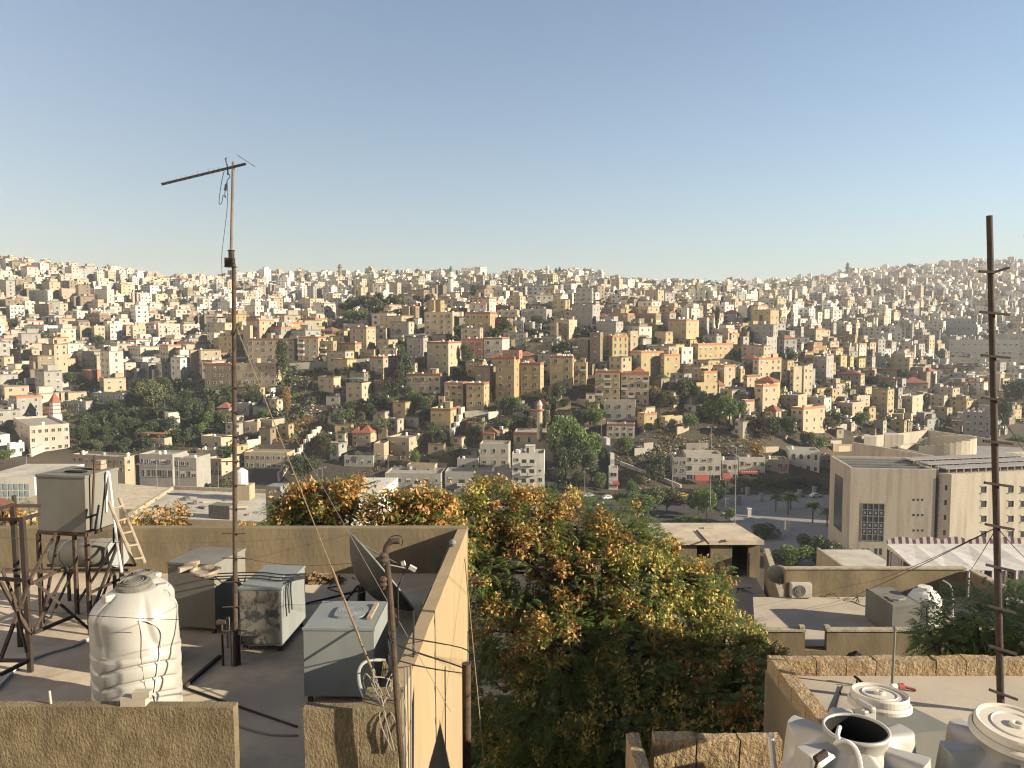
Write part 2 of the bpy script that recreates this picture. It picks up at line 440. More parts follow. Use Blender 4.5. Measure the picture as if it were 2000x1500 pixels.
# --- the lower street front, middle
house('white apartment block with paired balconies rising behind the orange-tipped tree', 1000, 1062.5, 1065, 886, 967, w_, 4, 4, 0, 4, None, 3, True, cat='apartment block', name='apartment_block', balc=((1, 1), (1, 2), (2, 1), (2, 2), (3, 1), (3, 2)), Dfix=11, roof='roof_grey')
house('unfinished grey block with scarred blank wall left of the white apartment block', 937, 993, 995, 867, 938, 'stone_wall', 3, 3, 0, 5, None, 0, False, Y=300, Dfix=9)
house('two-storey grey shop house with balcony below the unfinished grey block', 869, 999, 1000, 922, 972, g_, 2, 6, 0, 3, None, 1, False, Y=288, balc=((1, 1),), Dfix=9, shop=B)
house('small upper house with tilted pale roof above the grey shop house', 893, 933, 935, 896, 925, g_, 1, 2, 0, 6, None, 1, False, Y=298, roof='roof_light', Dfix=7)
house('long two-storey grey building with open upper terrace behind the street lamp', 752, 861, 862, 925, 972, g_, 2, 6, 0, 3, None, 1, False, Y=286, balc=((1, 3),), Dfix=12, shop=B)
house('roofless upper room with ragged sunlit wall over the long grey building', 795, 849, 853, 908, 928, s_, 1, 2, 0, 8, None, 0, False, Y=297)
house('mosque hall with arched windows beneath the small minaret', 1003, 1084, 1086, 845, 902, 'sand_wall', 2, 4, 0, 6, 'terracotta_orange', 1, False, cat='mosque', name='mosque_hall', arch=1, Dfix=13)
house('square house with terracotta parapet above the crumbling stair wall', 841, 880, 899, 798, 846, y_, 2, 3, 2, 14, B, 1, True)
house('left half of the ochre twin blocks with dark gap between them', 868, 904, 906, 747, 802, y_, 4, 3, 0, 10, B, 2, False, Dfix=9)
house('low ochre wing at the left foot of the ochre twin blocks', 856, 868, 869, 774, 803, y_, 2, 1, 0, 10, None, 0, False, Dfix=8)
house('right half of the ochre twin blocks with bright right side', 911, 945, 956, 748, 810, y_, 4, 2, 2, 12, B, 2, False)
house('tall narrow ochre tower house with six storeys and terracotta top', 968, 1004, 1016, 697, 792, o_, 6, 2, 1, 14, B, 1, False, cat='tower house', name='tower_house')
house('terracotta top room on the tall narrow ochre tower house', 981, 1014, 1021, 684, 700, 'salmon_wall', 1, 2, 1, 14, None, 0, False, Y=349, Dfix=6, deep=.1)
house('yellow four-storey block right beside the tall ochre tower house', 1017, 1055, 1062, 709, 776, y_, 4, 2, 1, 12, B, 2, False)
house('broad yellow block with terracotta rim and four white tanks', 1074, 1118, 1121, 695, 760, y_, 4, 2, 1, 12, B, 4, False)
house('yellow stair wing with terracotta balcony at right of the broad yellow block', 1119, 1145, 1147, 708, 752, y_, 3, 2, 0, 10, None, 1, True, balc=((2, 1),), Dfix=8)
house('greenish cream block with terracotta rim and bright bay on its right side', 834, 876, 901, 667, 735, c_, 4, 3, 2, 16, B, 3, False)
house('terracotta-walled back house behind the row with two tanks', 903, 944, 946, 661, 705, 'salmon_wall', 3, 3, 0, 10, B, 2, False, Dfix=8)
house('pale front-lit house joined to the terracotta-walled back house', 945, 981, 995, 659, 710, p_, 3, 2, 1, 13, B, 1, False)
house('long low green-grey house with white roof room and red rim', 793, 860, 874, 730, 768, c_, 2, 5, 2, 12, B, 1, True)
house('sand block with row of roof tanks and white bay near the ruined arch', 829, 884, 897, 609, 656, s_, 4, 4, 1, 10, None, 4, False)
house('ochre block with open rooftop posts and bright right end', 908, 957, 970, 609, 658, o_, 3, 4, 2, 12, B, 3, False)
house('grey villa with bright narrow side between trees', 998, 1022, 1025, 626, 653, g_, 2, 2, 1, 10, None, 1, True)
house('small flat-roofed grey villa right of the grey villa with bright side', 1025, 1040, 1045, 629, 653, g_, 2, 1, 1, 12, None, 1, False)
house('cream house with rooftop pillars and two bright edges', 1087, 1111, 1127, 624, 664, c_, 3, 2, 2, 18, None, 1, True)
house('brown-grey block directly left of the cream pillared house', 1074, 1087, 1088, 630, 664, b_, 2, 1, 0, 10, None, 0, False, Dfix=9)
house('long low roof line with white side above the ochre block', 970, 1010, 1018, 605, 626, s_, 2, 3, 1, 10, None, 2, False)
house('low grey house with bright gable end above the grey villas', 1018, 1067, 1078, 603, 624, g_, 2, 3, 1, 12, None, 2, True)
# --- left part of the middle hill
house('long shaded four-bay block with terracotta rim behind the lone cypress', 484, 575, 578, 661, 704, s_, 3, 7, 0, 8, B, 2, True)
house('balconied block joined to the long shaded block', 582, 622, 626, 657, 706, s_, 4, 3, 0, 9, B, 2, False, balc=((1, 0), (2, 0), (3, 0)), Dfix=10)
house('ochre bay house with terracotta balconies in the shaded row', 626, 651, 657, 666, 706, o_, 3, 2, 1, 12, None, 1, True, balc=((1, 0), (2, 0)))
house('two-storey house with orange-lit right side and terracotta rim', 661, 694, 720, 669, 702, y_, 2, 3, 3, 20, B, 2, False)
house('four-storey house with terracotta top storey and sunlit arched side', 684, 716, 734, 638, 692, s_, 4, 2, 2, 16, 'salmon_wall', 2, False)
house('long white-roofed house behind the terracotta-topped house', 671, 712, 716, 632, 650, p_, 1, 3, 0, 8, None, 2, False)
house('pale three-storey house with bright roof room left of the lone cypress', 462, 540, 546, 709, 753, s_, 3, 6, 0, 9, None, 1, True, Dfix=10)
house('dim brown house just behind the antenna mast', 400, 452, 456, 710, 755, b_, 3, 4, 0, 9, B, 1, False, Dfix=10)
house('house with green canopy roof on the dry slope', 676, 707, 733, 748, 795, c_, 3, 2, 2, 20, None, 1, False)
house('shaded house crowned by eight white tanks on its roof', 723, 748, 776, 696, 742, s_, 3, 2, 2, 18, B, 8, False)
house('lower flat house beside the trees under the tank-crowned house', 731, 770, 775, 742, 775, b_, 2, 2, 0, 10, None, 0, False)
house('villa with two red hipped roofs on the lower slope', 688, 724, 741, 846, 874, s_, 2, 3, 2, 14, None, 0, False, cat='villa', name='hip_roofed_villa')
house('cluttered-roof house with long sunlit side on the lower slope', 757, 799, 832, 855, 895, s_, 2, 2, 3, 22, None, 2, False)
house('tall thin shaded house between the red villa and the cluttered-roof house', 730, 750, 753, 866, 908, s_, 3, 1, 0, 8, None, 0, False, Dfix=8)
house('low blue-grey house with white tank under the red villa', 672, 729, 731, 890, 912, g_, 1, 4, 0, 6, None, 1, False, Dfix=8)
house('long low house with sunlit end wall beside the dry terraces', 502, 532, 556, 820, 846, s_, 1, 3, 1, 24, None, 0, False)
house('plain low house left of the dry terraces behind the mast', 477, 503, 505, 824, 850, s_, 1, 2, 0, 10, None, 1, False, Dfix=9)
house('low house with rounded bright corner right of the mast', 460, 486, 496, 788, 812, g_, 1, 2, 1, 16, None, 1, False)
house('two-storey arcaded house under the dry terraces', 477, 561, 563, 884, 918, s_, 2, 8, 0, 7, None, 0, False, Dfix=8)
house('low cream house with bright right end left of the mast', 393, 432, 454, 853, 882, c_, 1, 2, 1, 22, None, 1, False)
house('white-fronted shop house with bright end wall by the street', 401, 433, 473, 897, 930, c_, 2, 2, 2, 24, None, 1, False, shop=B)
house('white flat house with two roof tanks over the street', 384, 425, 428, 879, 905, c_, 1, 3, 0, 14, None, 2, False)
# --- right part of the middle hill
house('four-bay balconied house with terracotta rim left of the pyramid-roofed house', 1162, 1210, 1213, 724, 788, y_, 4, 3, 0, 10, B, 2, False, balc=((1, 0), (2, 1), (3, 1)), Dfix=10)
house('cream house with arched windows and red pyramid roof', 1213, 1267, 1269, 728, 792, c_, 4, 4, 0, 10, 'terracotta_orange', 0, False, balc=((1, 1), (2, 0), (3, 3)), Dfix=11, name='pyramid_roofed_house')
house('ruined stone house with broken front below the balconied house', 1180, 1240, 1243, 783, 822, 'stone_wall', 2, 3, 0, 10, None, 0, False, Dfix=7)
house('low house with terracotta rim at the head of the stair wall', 1185, 1239, 1241, 828, 856, p_, 2, 4, 0, 10, B, 1, False, Dfix=6)
house('small square ochre house with two windows beside the low red-rimmed house', 1245, 1258, 1283, 807, 843, y_, 2, 1, 1, 62, 'terracotta_orange', 2, False)
house('low yellow house with arched doors on the rocky slope', 1287, 1299, 1334, 814, 838, y_, 1, 1, 3, 55, None, 0, False)
house('yellow block with arched windows and bright front', 1178, 1196, 1227, 655, 709, y_, 4, 1, 3, 62, 'terracotta_orange', 2, False, arch=1)
house('slim cream stair block right of the arched yellow block', 1227, 1231, 1246, 646, 697, c_, 3, 1, 1, 64, None, 0, False)
house('grey-brown tower block left of the arched yellow block', 1152, 1172, 1178, 649, 712, b_, 4, 1, 1, 16, None, 1, False)
house('shaded beige block with balcony left of the grey-brown tower block', 1118, 1148, 1152, 664, 706, b_, 3, 3, 1, 14, None, 1, False, balc=((2, 0),))
house('wide yellow block with dark left flank and white balconies', 1231, 1252, 1296, 686, 738, y_, 3, 2, 3, 60, 'terracotta_orange', 3, False)
house('yellow wing with open terrace right of the wide yellow block', 1290, 1297, 1328, 692, 738, y_, 3, 1, 2, 62, 'terracotta_orange', 0, True)
house('tall yellow block with chamfered bright corner on the upper slope', 1305, 1340, 1365, 624, 670, y_, 3, 3, 2, 30, 'terracotta_orange', 3, False)
house('white slab wing just right of the tall chamfered yellow block', 1364, 1380, 1385, 620, 660, g_, 3, 1, 1, 20, None, 1, False)
house('small white-grey house before the long yellow block', 1328, 1331, 1353, 678, 714, w_, 2, 1, 2, 62, None, 0, False)
house('long yellow block with row of small upper windows', 1350, 1363, 1457, 671, 703, y_, 2, 1, 7, 58, 'terracotta_orange', 2, True)
house('bright small house with terracotta rim above the green thicket', 1370, 1375, 1403, 725, 757, y_, 2, 1, 2, 60, 'terracotta_orange', 0, False)
house('lower wing with orange doors under the bright red-rimmed house', 1355, 1360, 1401, 748, 778, y_, 2, 1, 3, 60, None, 0, False)
house('dark-flanked house with sunlit narrow front and terracotta rim', 1392, 1414, 1436, 713, 757, s_, 3, 2, 1, 48, 'terracotta_orange', 1, False)
house('cream four-storey block with terracotta rim at the hill shoulder', 1470, 1481, 1526, 699, 750, c_, 4, 1, 4, 60, 'terracotta_orange', 2, True)
house('terracotta roof house left of the cream hill shoulder block', 1450, 1454, 1477, 714, 742, 'salmon_wall', 2, 1, 2, 58, B, 0, False)
house('cream two-storey house under the terracotta roof house', 1452, 1459, 1484, 733, 760, c_, 2, 1, 2, 58, B, 0, False)
house('tall cream house stepping down the hill shoulder', 1475, 1489, 1518, 752, 806, c_, 3, 1, 2, 55, 'terracotta_orange', 1, False)
house('left one of two slim cream towers with bright fronts', 1543, 1549, 1566, 716, 772, c_, 4, 1, 1, 62, None, 0, False)
house('right one of two slim cream towers with bright fronts', 1561, 1569, 1587, 715, 770, c_, 4, 1, 2, 60, None, 1, False)
house('grey block with stacked bright balconies on its right side', 1587, 1613, 1633, 696, 748, g_, 4, 2, 2, 30, None, 2, False)
house('red-rimmed house with twin windows at the lower right shoulder', 1448, 1454, 1484, 781, 808, c_, 2, 1, 2, 58, B, 0, False)
house('bright-fronted house with dark flank behind the plaza trees', 1545, 1568, 1611, 796, 846, c_, 3, 2, 3, 52, 'terracotta_orange', 1, False)
house('brown-flanked house with roof clutter on the right shoulder', 1522, 1558, 1576, 772, 812, s_, 3, 3, 1, 34, None, 2, False)
house('white-fronted house with long dark left flank', 1635, 1664, 1688, 787, 824, s_, 2, 3, 2, 44, None, 2, False)
house('small cream house behind the white-fronted house', 1668, 1673, 1699, 774, 796, c_, 2, 1, 2, 55, None, 1, False)
house('narrow bright house with dark left flank near the museum roofs', 1754, 1781, 1802, 774, 812, c_, 3, 2, 1, 42, None, 1, False)
house('villa with broad red hipped roof on the right slope', 1763, 1812, 1816, 748, 778, s_, 2, 4, 0, 12, None, 0, False, cat='villa', name='hip_roofed_villa', Dfix=14)
house('plain ochre block left of the broad red-roofed villa', 1707, 1751, 1767, 721, 744, y_, 2, 3, 1, 24, 'terracotta_orange', 1, False)
house('four-storey grey apartment block with bright balconied side near the right mast', 1884, 1933, 1972, 806, 862, g_, 4, 4, 2, 24, None, 4, False, cat='apartment block', name='apartment_block')
house('large pale institutional block highest of the three behind the right mast', 1849, 1905, 1932, 622, 662, g_, 3, 6, 2, 24, None, 1, False, cat='institution', name='institutional_block', dmax=45)
house('wide pale institutional block with long window bands, middle of the three', 1853, 1990, 1998, 664, 714, g_, 3, 12, 0, 10, None, 1, False, cat='institution', name='institutional_block', Dfix=18)
house('low pale institutional wing at far right edge, nearest of the three', 1960, 2060, 2062, 652, 700, g_, 3, 10, 0, 12, None, 0, False, cat='institution', name='institutional_block', Dfix=16)
# --- shop row at the right foot of the hill
house('leftmost grey three-storey shop house of the row facing the plaza', 1314, 1340, 1342, 893, 942, g_, 3, 2, 0, 6, None, 1, False, Y=296, Dfix=10, shop=B)
house('sunlit shop house with red awning and dark stair slot', 1340, 1408, 1410, 887, 940, p_, 3, 5, 0, 6, None, 0, False, Y=296, Dfix=10, shop=B)
house('lower shop house with small red awning and balcony', 1410, 1441, 1443, 899, 940, p_, 2, 3, 0, 6, None, 1, False, Y=297, Dfix=9, balc=((1, 1),), shop=B)
house('shop house with long red sign and set-back upper room', 1443, 1494, 1496, 893, 938, p_, 2, 4, 0, 6, None, 1, True, Y=298, Dfix=10, shop=B)
house('plain shop house right of the long red sign', 1496, 1540, 1542, 898, 936, s_, 2, 4, 0, 6, None, 2, False, Y=300, Dfix=9, shop=B)
house('arcaded white shop house near the museum corner', 1542, 1600, 1604, 880, 930, w_, 2, 4, 1, 10, None, 1, False, Y=306, Dfix=9, arch=1)
house('last low shop house beside the museum corner', 1604, 1624, 1626, 890, 926, s_, 2, 2, 0, 8, None, 1, False, Y=312, Dfix=9)
house('slim white gate house at the foot of the stair wall', 1189, 1207, 1208, 914, 958, w_, 2, 1, 0, 6, None, 0, False, Y=291, Dfix=5, ww=2.2)
# --- left foreground valley
house('pink church school with long sunlit front below the bell tower', 28, 60, 136, 832, 886, 'pink_wall', 3, 3, 6, 50, None, 1, False, cat='school', name='church_school', dmax=60, group='church compound')
house('white stepped house at the far left edge of the valley', -40, -6, 20, 850, 890, w_, 2, 2, 2, 40, None, 1, False)
house('low white annexe right of the white stepped house', 14, 20, 48, 866, 894, w_, 1, 1, 2, 40, None, 1, False)
house('long two-storey arcade house with pale end wall behind the raised steel tank', 141, 244, 274, 893, 926, s_, 2, 9, 2, 18, None, 3, False, Y=282)
house('salmon painted house on the left hillside', 160, 181, 201, 724, 746, 'salmon_wall', 2, 1, 2, 42, None, 0, False)
house('grey two-storey arcade house right of the street tree', 272, 338, 342, 888, 934, g_, 2, 6, 0, 8, None, 2, False, Y=284, Dfix=10, shop=B)
house('grey street house with railings beside the antenna mast', 340, 384, 388, 894, 934, g_, 2, 4, 0, 8, None, 1, False, Y=284, Dfix=10, shop=B)
house('red-canopied house on the left valley side', 277, 322, 332, 856, 882, s_, 1, 3, 1, 14, None, 0, False)
house('shaded blue-grey house at the upper edge of the park wood', 182, 240, 256, 768, 792, g_, 2, 5, 1, 16, None, 1, False)
house('shaded flat house behind the bell tower', 124, 168, 178, 784, 806, g_, 2, 4, 1, 14, None, 1, False)
house('pale garden house in the park wood by the tall cypress', 322, 330, 352, 806, 842, p_, 2, 1, 2, 50, None, 0, False)

# --- crest and left hillside blocks large enough to be known one by one
house('pinkish tall block at the far left crest', 0, 12, 29, 506, 532, 'pink_wall', 4, 2, 2, 40, None, 0, True, group='crest apartment blocks')
for k_, (a0_, a1_, a2_, yt_, yb_, cw_) in enumerate(((183, 190, 204, 530, 553, p_), (206, 212, 226, 528, 552, c_), (228, 236, 249, 536, 557, p_), (252, 259, 271, 541, 560, w_), (272, 279, 293, 543, 561, p_), (294, 300, 319, 547, 563, 'pink_wall'), (320, 326, 343, 550, 567, 'pink_wall'))):
    house(('first', 'second', 'third', 'fourth', 'fifth', 'sixth', 'last')[k_] + ' tall block from the left in the left crest row', a0_, a1_, a2_, yt_, yb_, cw_, 4, 2, 3, 44, None, 0, True, name='apartment_block', cat='apartment block', group='crest apartment blocks')
house('plain ochre block left of the cream block on the left slope', 150, 157, 177, 637, 666, s_, 3, 1, 3, 44, None, 2, False)
house('cream block with brown left flank on the left slope', 178, 185, 205, 636, 669, c_, 3, 2, 3, 44, None, 1, False)
house('white topped house right of the cream block on the left slope', 205, 216, 239, 632, 664, w_, 3, 2, 3, 44, None, 2, True)
house('cream house behind the white topped house on the left slope', 255, 260, 285, 636, 665, c_, 2, 1, 3, 44, None, 1, True)
house('long pinkish house with even windows on the left slope', 304, 310, 352, 632, 660, 'pink_wall', 3, 1, 5, 46, None, 2, False)
house('low pink house right of the long pinkish house', 353, 359, 392, 633, 651, 'pink_wall', 2, 1, 4, 46, None, 1, False)
house('white house with window strip at the far left slope', 12, 20, 48, 596, 622, w_, 3, 1, 4, 44, None, 1, False)
house('big blank pale block on the far left slope', 57, 94, 103, 566, 592, p_, 3, 2, 1, 24, None, 1, False)
house('second blank beige block right of the big blank one', 115, 121, 148, 563, 584, s_, 2, 1, 2, 44, None, 1, False)
house('slim pale house beside the white house with window strip', 44, 50, 69, 588, 614, p_, 3, 1, 2, 44, None, 1, False)
house('brown shaded block with bright right house on the far left slope', 67, 96, 101, 593, 623, b_, 3, 3, 1, 22, None, 1, False)
house('white cube house with nine windows on the left slope', 271, 275, 297, 577, 600, w_, 3, 1, 3, 50, None, 1, False)
house('long low cream house right of the white cube house', 325, 332, 372, 590, 606, c_, 2, 1, 5, 48, None, 1, False)
house('flat white slab on the hill crest', 1243, 1246, 1274, 553, 568, w_, 2, 1, 2, 60, None, 0, False)
house('grey block joined to the lower white slab tower', 1120, 1157, 1171, 595, 641, g_, 3, 3, 2, 26, None, 2, False)
house('slender white slab tower behind the grey block', 1159, 1163, 1170, 571, 600, w_, 4, 1, 1, 50, None, 0, False, name='tower_house', cat='tower house')
house('white house under the dark ridge minaret', 1636, 1641, 1660, 534, 550, w_, 3, 1, 2, 55, None, 0, False)
house('grey slab block with square windows on the upper right flank', 1318, 1352, 1356, 672, 716, g_, 3, 4, 0, 14, None, 2, False, Dfix=9) if False else None
house('white stepped house with twin towers on the right flank', 1461, 1467, 1480, 568, 592, w_, 3, 1, 2, 56, None, 0, True)
house('tall white narrow house above the right flank', 1543, 1549, 1563, 594, 624, w_, 4, 1, 2, 56, None, 0, False)
house('pale narrow house below the tall white narrow house', 1546, 1550, 1558, 610, 640, w_, 3, 1, 1, 56, None, 0, False)
house('pair of slim pale blocks on the right flank, right one', 1607, 1610, 1620, 604, 636, p_, 4, 1, 1, 56, None, 0, False)
house('pair of slim pale blocks on the right flank, left one', 1594, 1597, 1606, 609, 636, p_, 3, 1, 1, 56, None, 0, False)
house('grey tower block with dark windows under the right flank', 1492, 1497, 1541, 659, 702, g_, 3, 1, 3, 30, None, 3, False)
# ------------------------------------------------------------------ labels by neighbourhood
LANDMARKS = [('raised grey steel tank', 150, 880), ('church bell tower', 108, 800), ('pink church school', 95, 860), ('salmon painted house', 180, 735),
             ('left hill tree patch', 70, 665), ('tall far-left block', 12, 515), ('park wood', 300, 780), ('tall park cypress', 367, 800),
             ('antenna mast', 456, 600), ('mast clamp box', 452, 510), ('long shaded block', 530, 682), ('lone dark cypress', 552, 715),
             ('dark pine grove', 720, 600), ('brown crest minaret', 664, 528), ('large grey crest hall', 500, 560), ('green-tipped white minaret', 881, 560),
             ('umbrella pines', 826, 592), ('thin crest cypress', 995, 565), ('dark cone cypress', 927, 580), ('pale skyline minaret', 1069, 527),
             ('cream pillared house', 1105, 640), ('white twin towers', 1163, 610), ('white slab on the crest', 1259, 558), ('wooded far knoll', 1330, 550),
             ('chamfered yellow block', 1335, 645), ('arched yellow block', 1205, 680), ('long yellow block', 1410, 685), ('slim twin towers', 1568, 742),
             ('dark ridge minaret', 1655, 540), ('grey balconied block', 1610, 720), ('red-roofed villa', 1790, 755), ('pale institutional blocks', 1890, 660),
             ('right rung pole', 1938, 700), ('rung pole top', 1932, 520), ('stone museum block', 1730, 960), ('museum drum', 1830, 880),
             ('small street minaret', 1054, 805), ('white apartment block', 1032, 920), ('tall ochre tower house', 990, 740), ('red hip-roofed villa', 715, 850),
             ('green thicket', 1410, 800), ('broad green tree', 1120, 860), ('dry terraces', 590, 850), ('zigzag wall', 590, 890), ('white hillside minaret', 165, 690),
             ('left slope white cube', 285, 590), ('cream hill shoulder block', 1503, 722), ('plaza palms', 1580, 990), ('red shop awnings', 1370, 930)]
ORD = ['nearest', 'second', 'third', 'fourth', 'fifth', 'sixth', 'seventh', 'eighth', 'ninth', 'tenth', 'eleventh', 'twelfth']
recs = []
def place(o, desc, px, py): recs.append((o, desc, px, py))
def finish_labels():
    g = {}
    for o, desc, px, py in recs:
        n, lx, ly = min(LANDMARKS, key=lambda l: (l[1] - px) ** 2 + ((l[2] - py) * 1.4) ** 2)
        dx, dy = px - lx, py - ly
        if abs(dx) < abs(dy) * .5: d = 'below' if dy > 0 else 'above'
        elif abs(dy) < abs(dx) * .5: d = 'right of' if dx > 0 else 'left of'
        else: d = ('lower' if dy > 0 else 'upper') + (' right of' if dx > 0 else ' left of')
        g.setdefault((desc, d, n), []).append((dx * dx + dy * dy, o))
    for (desc, d, n), l in g.items():
        l.sort(key=lambda q: q[0])
        for k, (_, o) in enumerate(l):
            pre = '' if len(l) == 1 else ORD[min(k, 11)] + ' '
            o['label'] = f'{pre}{desc} {d} the {n}'
# ------------------------------------------------------------------ the town: houses beyond the traced ones
class ZB:
    def __init__(s): s.d = np.full((400, 500), 1e9); s.i = np.full((400, 500), -1)
    def fill(s, bb, Y, idx):
        x0, y0, x1, y1 = [int(round(q / 4)) for q in bb]
        x0 = max(x0, 0); y0 = max(y0, 0); x1 = min(max(x1, x0 + 1), 500); y1 = min(max(y1, y0 + 1), 400)
        if x0 >= 500 or y0 >= 400 or x1 <= 0 or y1 <= 0: return
        a = s.d[y0:y1, x0:x1]; k = a > Y
        a[k] = Y; s.i[y0:y1, x0:x1][k] = idx
def inpoly(x, y, P):
    c = False; j = len(P) - 1
    for i in range(len(P)):
        if (P[i][1] > y) != (P[j][1] > y) and x < (P[j][0] - P[i][0]) * (y - P[i][1]) / (P[j][1] - P[i][1]) + P[i][0]: c = not c
        j = i
    return c
PARK = [(120, 890), (190, 800), (250, 745), (330, 735), (450, 745), (470, 800), (400, 885), (250, 900)]
GULLY = [(500, 585), (640, 588), (670, 612), (640, 640), (500, 640)]
KNOLL = [(1270, 558), (1320, 535), (1400, 545), (1430, 570), (1300, 575)]
CROFT = [(655, 575), (870, 575), (870, 640), (640, 640)]
DARKR = [(1840, 600), (2050, 560), (2050, 660), (1860, 660)]
rh = random.Random(5)
cand = []
Y = 300.0
def X_l(Y): return Y > 430
while Y < 2300:
    dY = (8.0 if X_l(Y) else 9.5) + Y * .0052
    X = -0.80 * Y
    while X < 0.80 * Y:
        dX = (10.5 + Y * .0050 if X < -.22 * Y else 10.8 + Y * .0046) * rh.uniform(.85, 1.3)
        X += dX
        yy = Y + rh.uniform(-.4, .4) * dY
        z = tz(X, yy)
        if z < 5: continue
        px, py = proj((X, yy, z))
        if px < -60 or px > 2060 or py < 490: continue
        if 640 < px < 1478 and yy < 432: continue
        if 440 < px <= 640 and yy < 425: continue
        if px > 1478 and px < 1640 and yy < 350: continue
        if px >= 1640 and py > 845: continue
        if px <= 440 and py > 842: continue
        if inpoly(px, py, PARK): continue
        pr = .93
        if inpoly(px, py, GULLY): pr = .25
        elif inpoly(px, py, KNOLL): pr = .12
        elif inpoly(px, py, CROFT): pr = .25
        elif inpoly(px, py, DARKR): pr = .4
        elif px > 1450 and yy > 700: pr = .84
        elif py > 700 and px > 1478: pr = .86
        elif px < 450: pr = .95
        if rh.random() > pr: continue
        tz1 = tz(X, yy + 10)
        if tz1 < z - 1.5 and Y > 700 and rh.random() < .6: continue
        left = px < 640
        w = rh.uniform(7.5, 12.5) if left else rh.uniform(7.5, 13); d = rh.uniform(7, 11)
        if rh.random() < .10: w *= 1.7
        fl = rh.choices((1, 2, 3, 4, 5, 6), (.27, .38, .22, .09, .03, .01))[0]
        if left and py < 585 and px < 420: fl = rh.choices((1, 2, 3, 4, 5), (.1, .25, .3, .25, .1))[0]
        if left: t = rh.gauss(38, 12)
        elif px < 1200: t = rh.gauss(28, 12)
        else: t = rh.gauss(44, 12)
        t = min(max(t, 4), 74)
        H = fl * 3.05 + .8
        bad = False
        for fx, fy, fr, bb, fY in FOOT:
            if (fx - X) ** 2 + (fy - yy) ** 2 < (fr + w * .62) ** 2: bad = True; break
            if yy < fY - 4:
                a = F / Y
                if px + w * a * .5 > bb[0] and px - w * a * .5 < bb[2] and py - H * a < bb[3] - 8 and py > bb[1]: bad = True; break
        if bad: continue
        u = rh.random()
        if px < 450: pal = ['cream_wall', 'pale_wall', 'pink_wall', 'white_wall', 'sand_wall', 'sand_wall', 'pale_wall', 'grey_wall', 'brown_wall']
        elif yy > 560: pal = ['white_wall', 'pale_wall', 'cream_wall', 'sand_wall', 'white_wall', 'grey_wall', 'pale_wall', 'brown_wall']
        else: pal = ['yellow_wall', 'cream_wall', 'sand_wall', 'ochre_wall', 'grey_wall', 'brown_wall', 'pale_wall']
        cand.append(dict(X=X, Y=yy, z=min(z, tz(X, yy + d * .5)), w=w, d=d, fl=fl, H=H, t=t, px=px, py=py, wall=rh.choice(pal), u=u,
                         st=rh.random() < .4, tk=rh.choice((0, 0, 1, 1, 2, 2, 3)), band=(rh.random() < .25 and yy < 620), red=rh.random() < .025,
                         ex=((lambda a: (a, a + rh.uniform(.35, .55), rh.uniform(1.2, 4), max(1, fl - rh.choice((0, 1, 1, 2)))))(rh.uniform(0, .45)) if rh.random() < .45 else None),
                         up=((lambda a: (a, a + rh.uniform(.35, .55)))(rh.uniform(.02, .4)) if rh.random() < .3 else None), po=rh.random() < .12))
    Y += dY
def infill(n, x0, y0, x1, y1, big=False):
    k = 0; tr = 0
    while k < n and tr < n * 30:
        tr += 1; px = rh.uniform(x0, x1); py = rh.uniform(y0, y1); g = ground_at(px, py)
        if g is None or g.z < 2: continue
        w = rh.uniform(3.5, 7.5); d = rh.uniform(3.5, 6); a = F / g.y
        if big: w, d = rh.uniform(7, 13), rh.uniform(6, 9)
        if any((fx - g.x) ** 2 + (fy - g.y) ** 2 < (fr * .95 + w * .6) ** 2 for fx, fy, fr, bb, fY in FOOT): continue
        fl = (1 if rh.random() < .7 else 2) if not big else rh.choice((1, 2, 2, 3)); H = fl * 2.9 + .5
        if any(g.y < fY and bb[0] - 3 < px < bb[2] + 3 and bb[1] < py - H * a * .6 < bb[3] - 6 for fx, fy, fr, bb, fY in FOOT): continue
        if any(abs(h['X'] - g.x) < (h['w'] + w) * .55 and abs(h['Y'] - g.y) < (h['d'] + d) * .6 for h in cand): continue
        cand.append(dict(X=g.x, Y=g.y, z=g.z - .4, w=w, d=d, fl=fl, H=H, t=min(70, max(5, rh.gauss(18 if px < 1200 else 46, 9))), px=px, py=py, wall=rh.choice(['cream_wall', 'sand_wall', 'grey_wall', 'brown_wall', 'yellow_wall', 'stone_wall']), u=rh.random(), st=False, tk=rh.choice((0, 0, 1, 1, 2)), band=False, red=rh.random() < .03)); k += 1
infill(60, 640, 640, 1480, 770, True); infill(25, 1440, 660, 1700, 800, True)
infill(70, 640, 640, 1480, 830); infill(40, 1440, 690, 1660, 850); infill(40, 1640, 720, 1960, 850); infill(14, 420, 780, 560, 900); infill(16, 640, 830, 1000, 900)
zb = ZB()
for i, h in enumerate(cand):
    a = F / h['Y']; hw = (h['w'] * math.cos(R(h['t'])) + h['d'] * math.sin(R(h['t']))) / 2
    zb.fill((h['px'] - hw * a, h['py'] - h['H'] * a, h['px'] + hw * a, h['py'] + a), h['Y'], i)
for fx, fy, fr, bb, fY in FOOT: zb.fill(bb, fY, 100000)
zb.fill((1622, 890, 2000, 1100), 200, 100001); zb.fill((1665, 850, 2000, 920), 230, 100001); zb.fill((0, 950, 2000, 1500), 50, 100002)
zb.fill((68, 905, 232, 1035), 14, 100003)
vis = np.bincount(zb.i[zb.i >= 0].ravel(), minlength=len(cand))[:len(cand)]
order = sorted(range(len(cand)), key=lambda i: -vis[i])
N_IND = 215
indiv = set(i for i in order[:N_IND] if vis[i] > 0)
PAL = {k: None for k in MT}
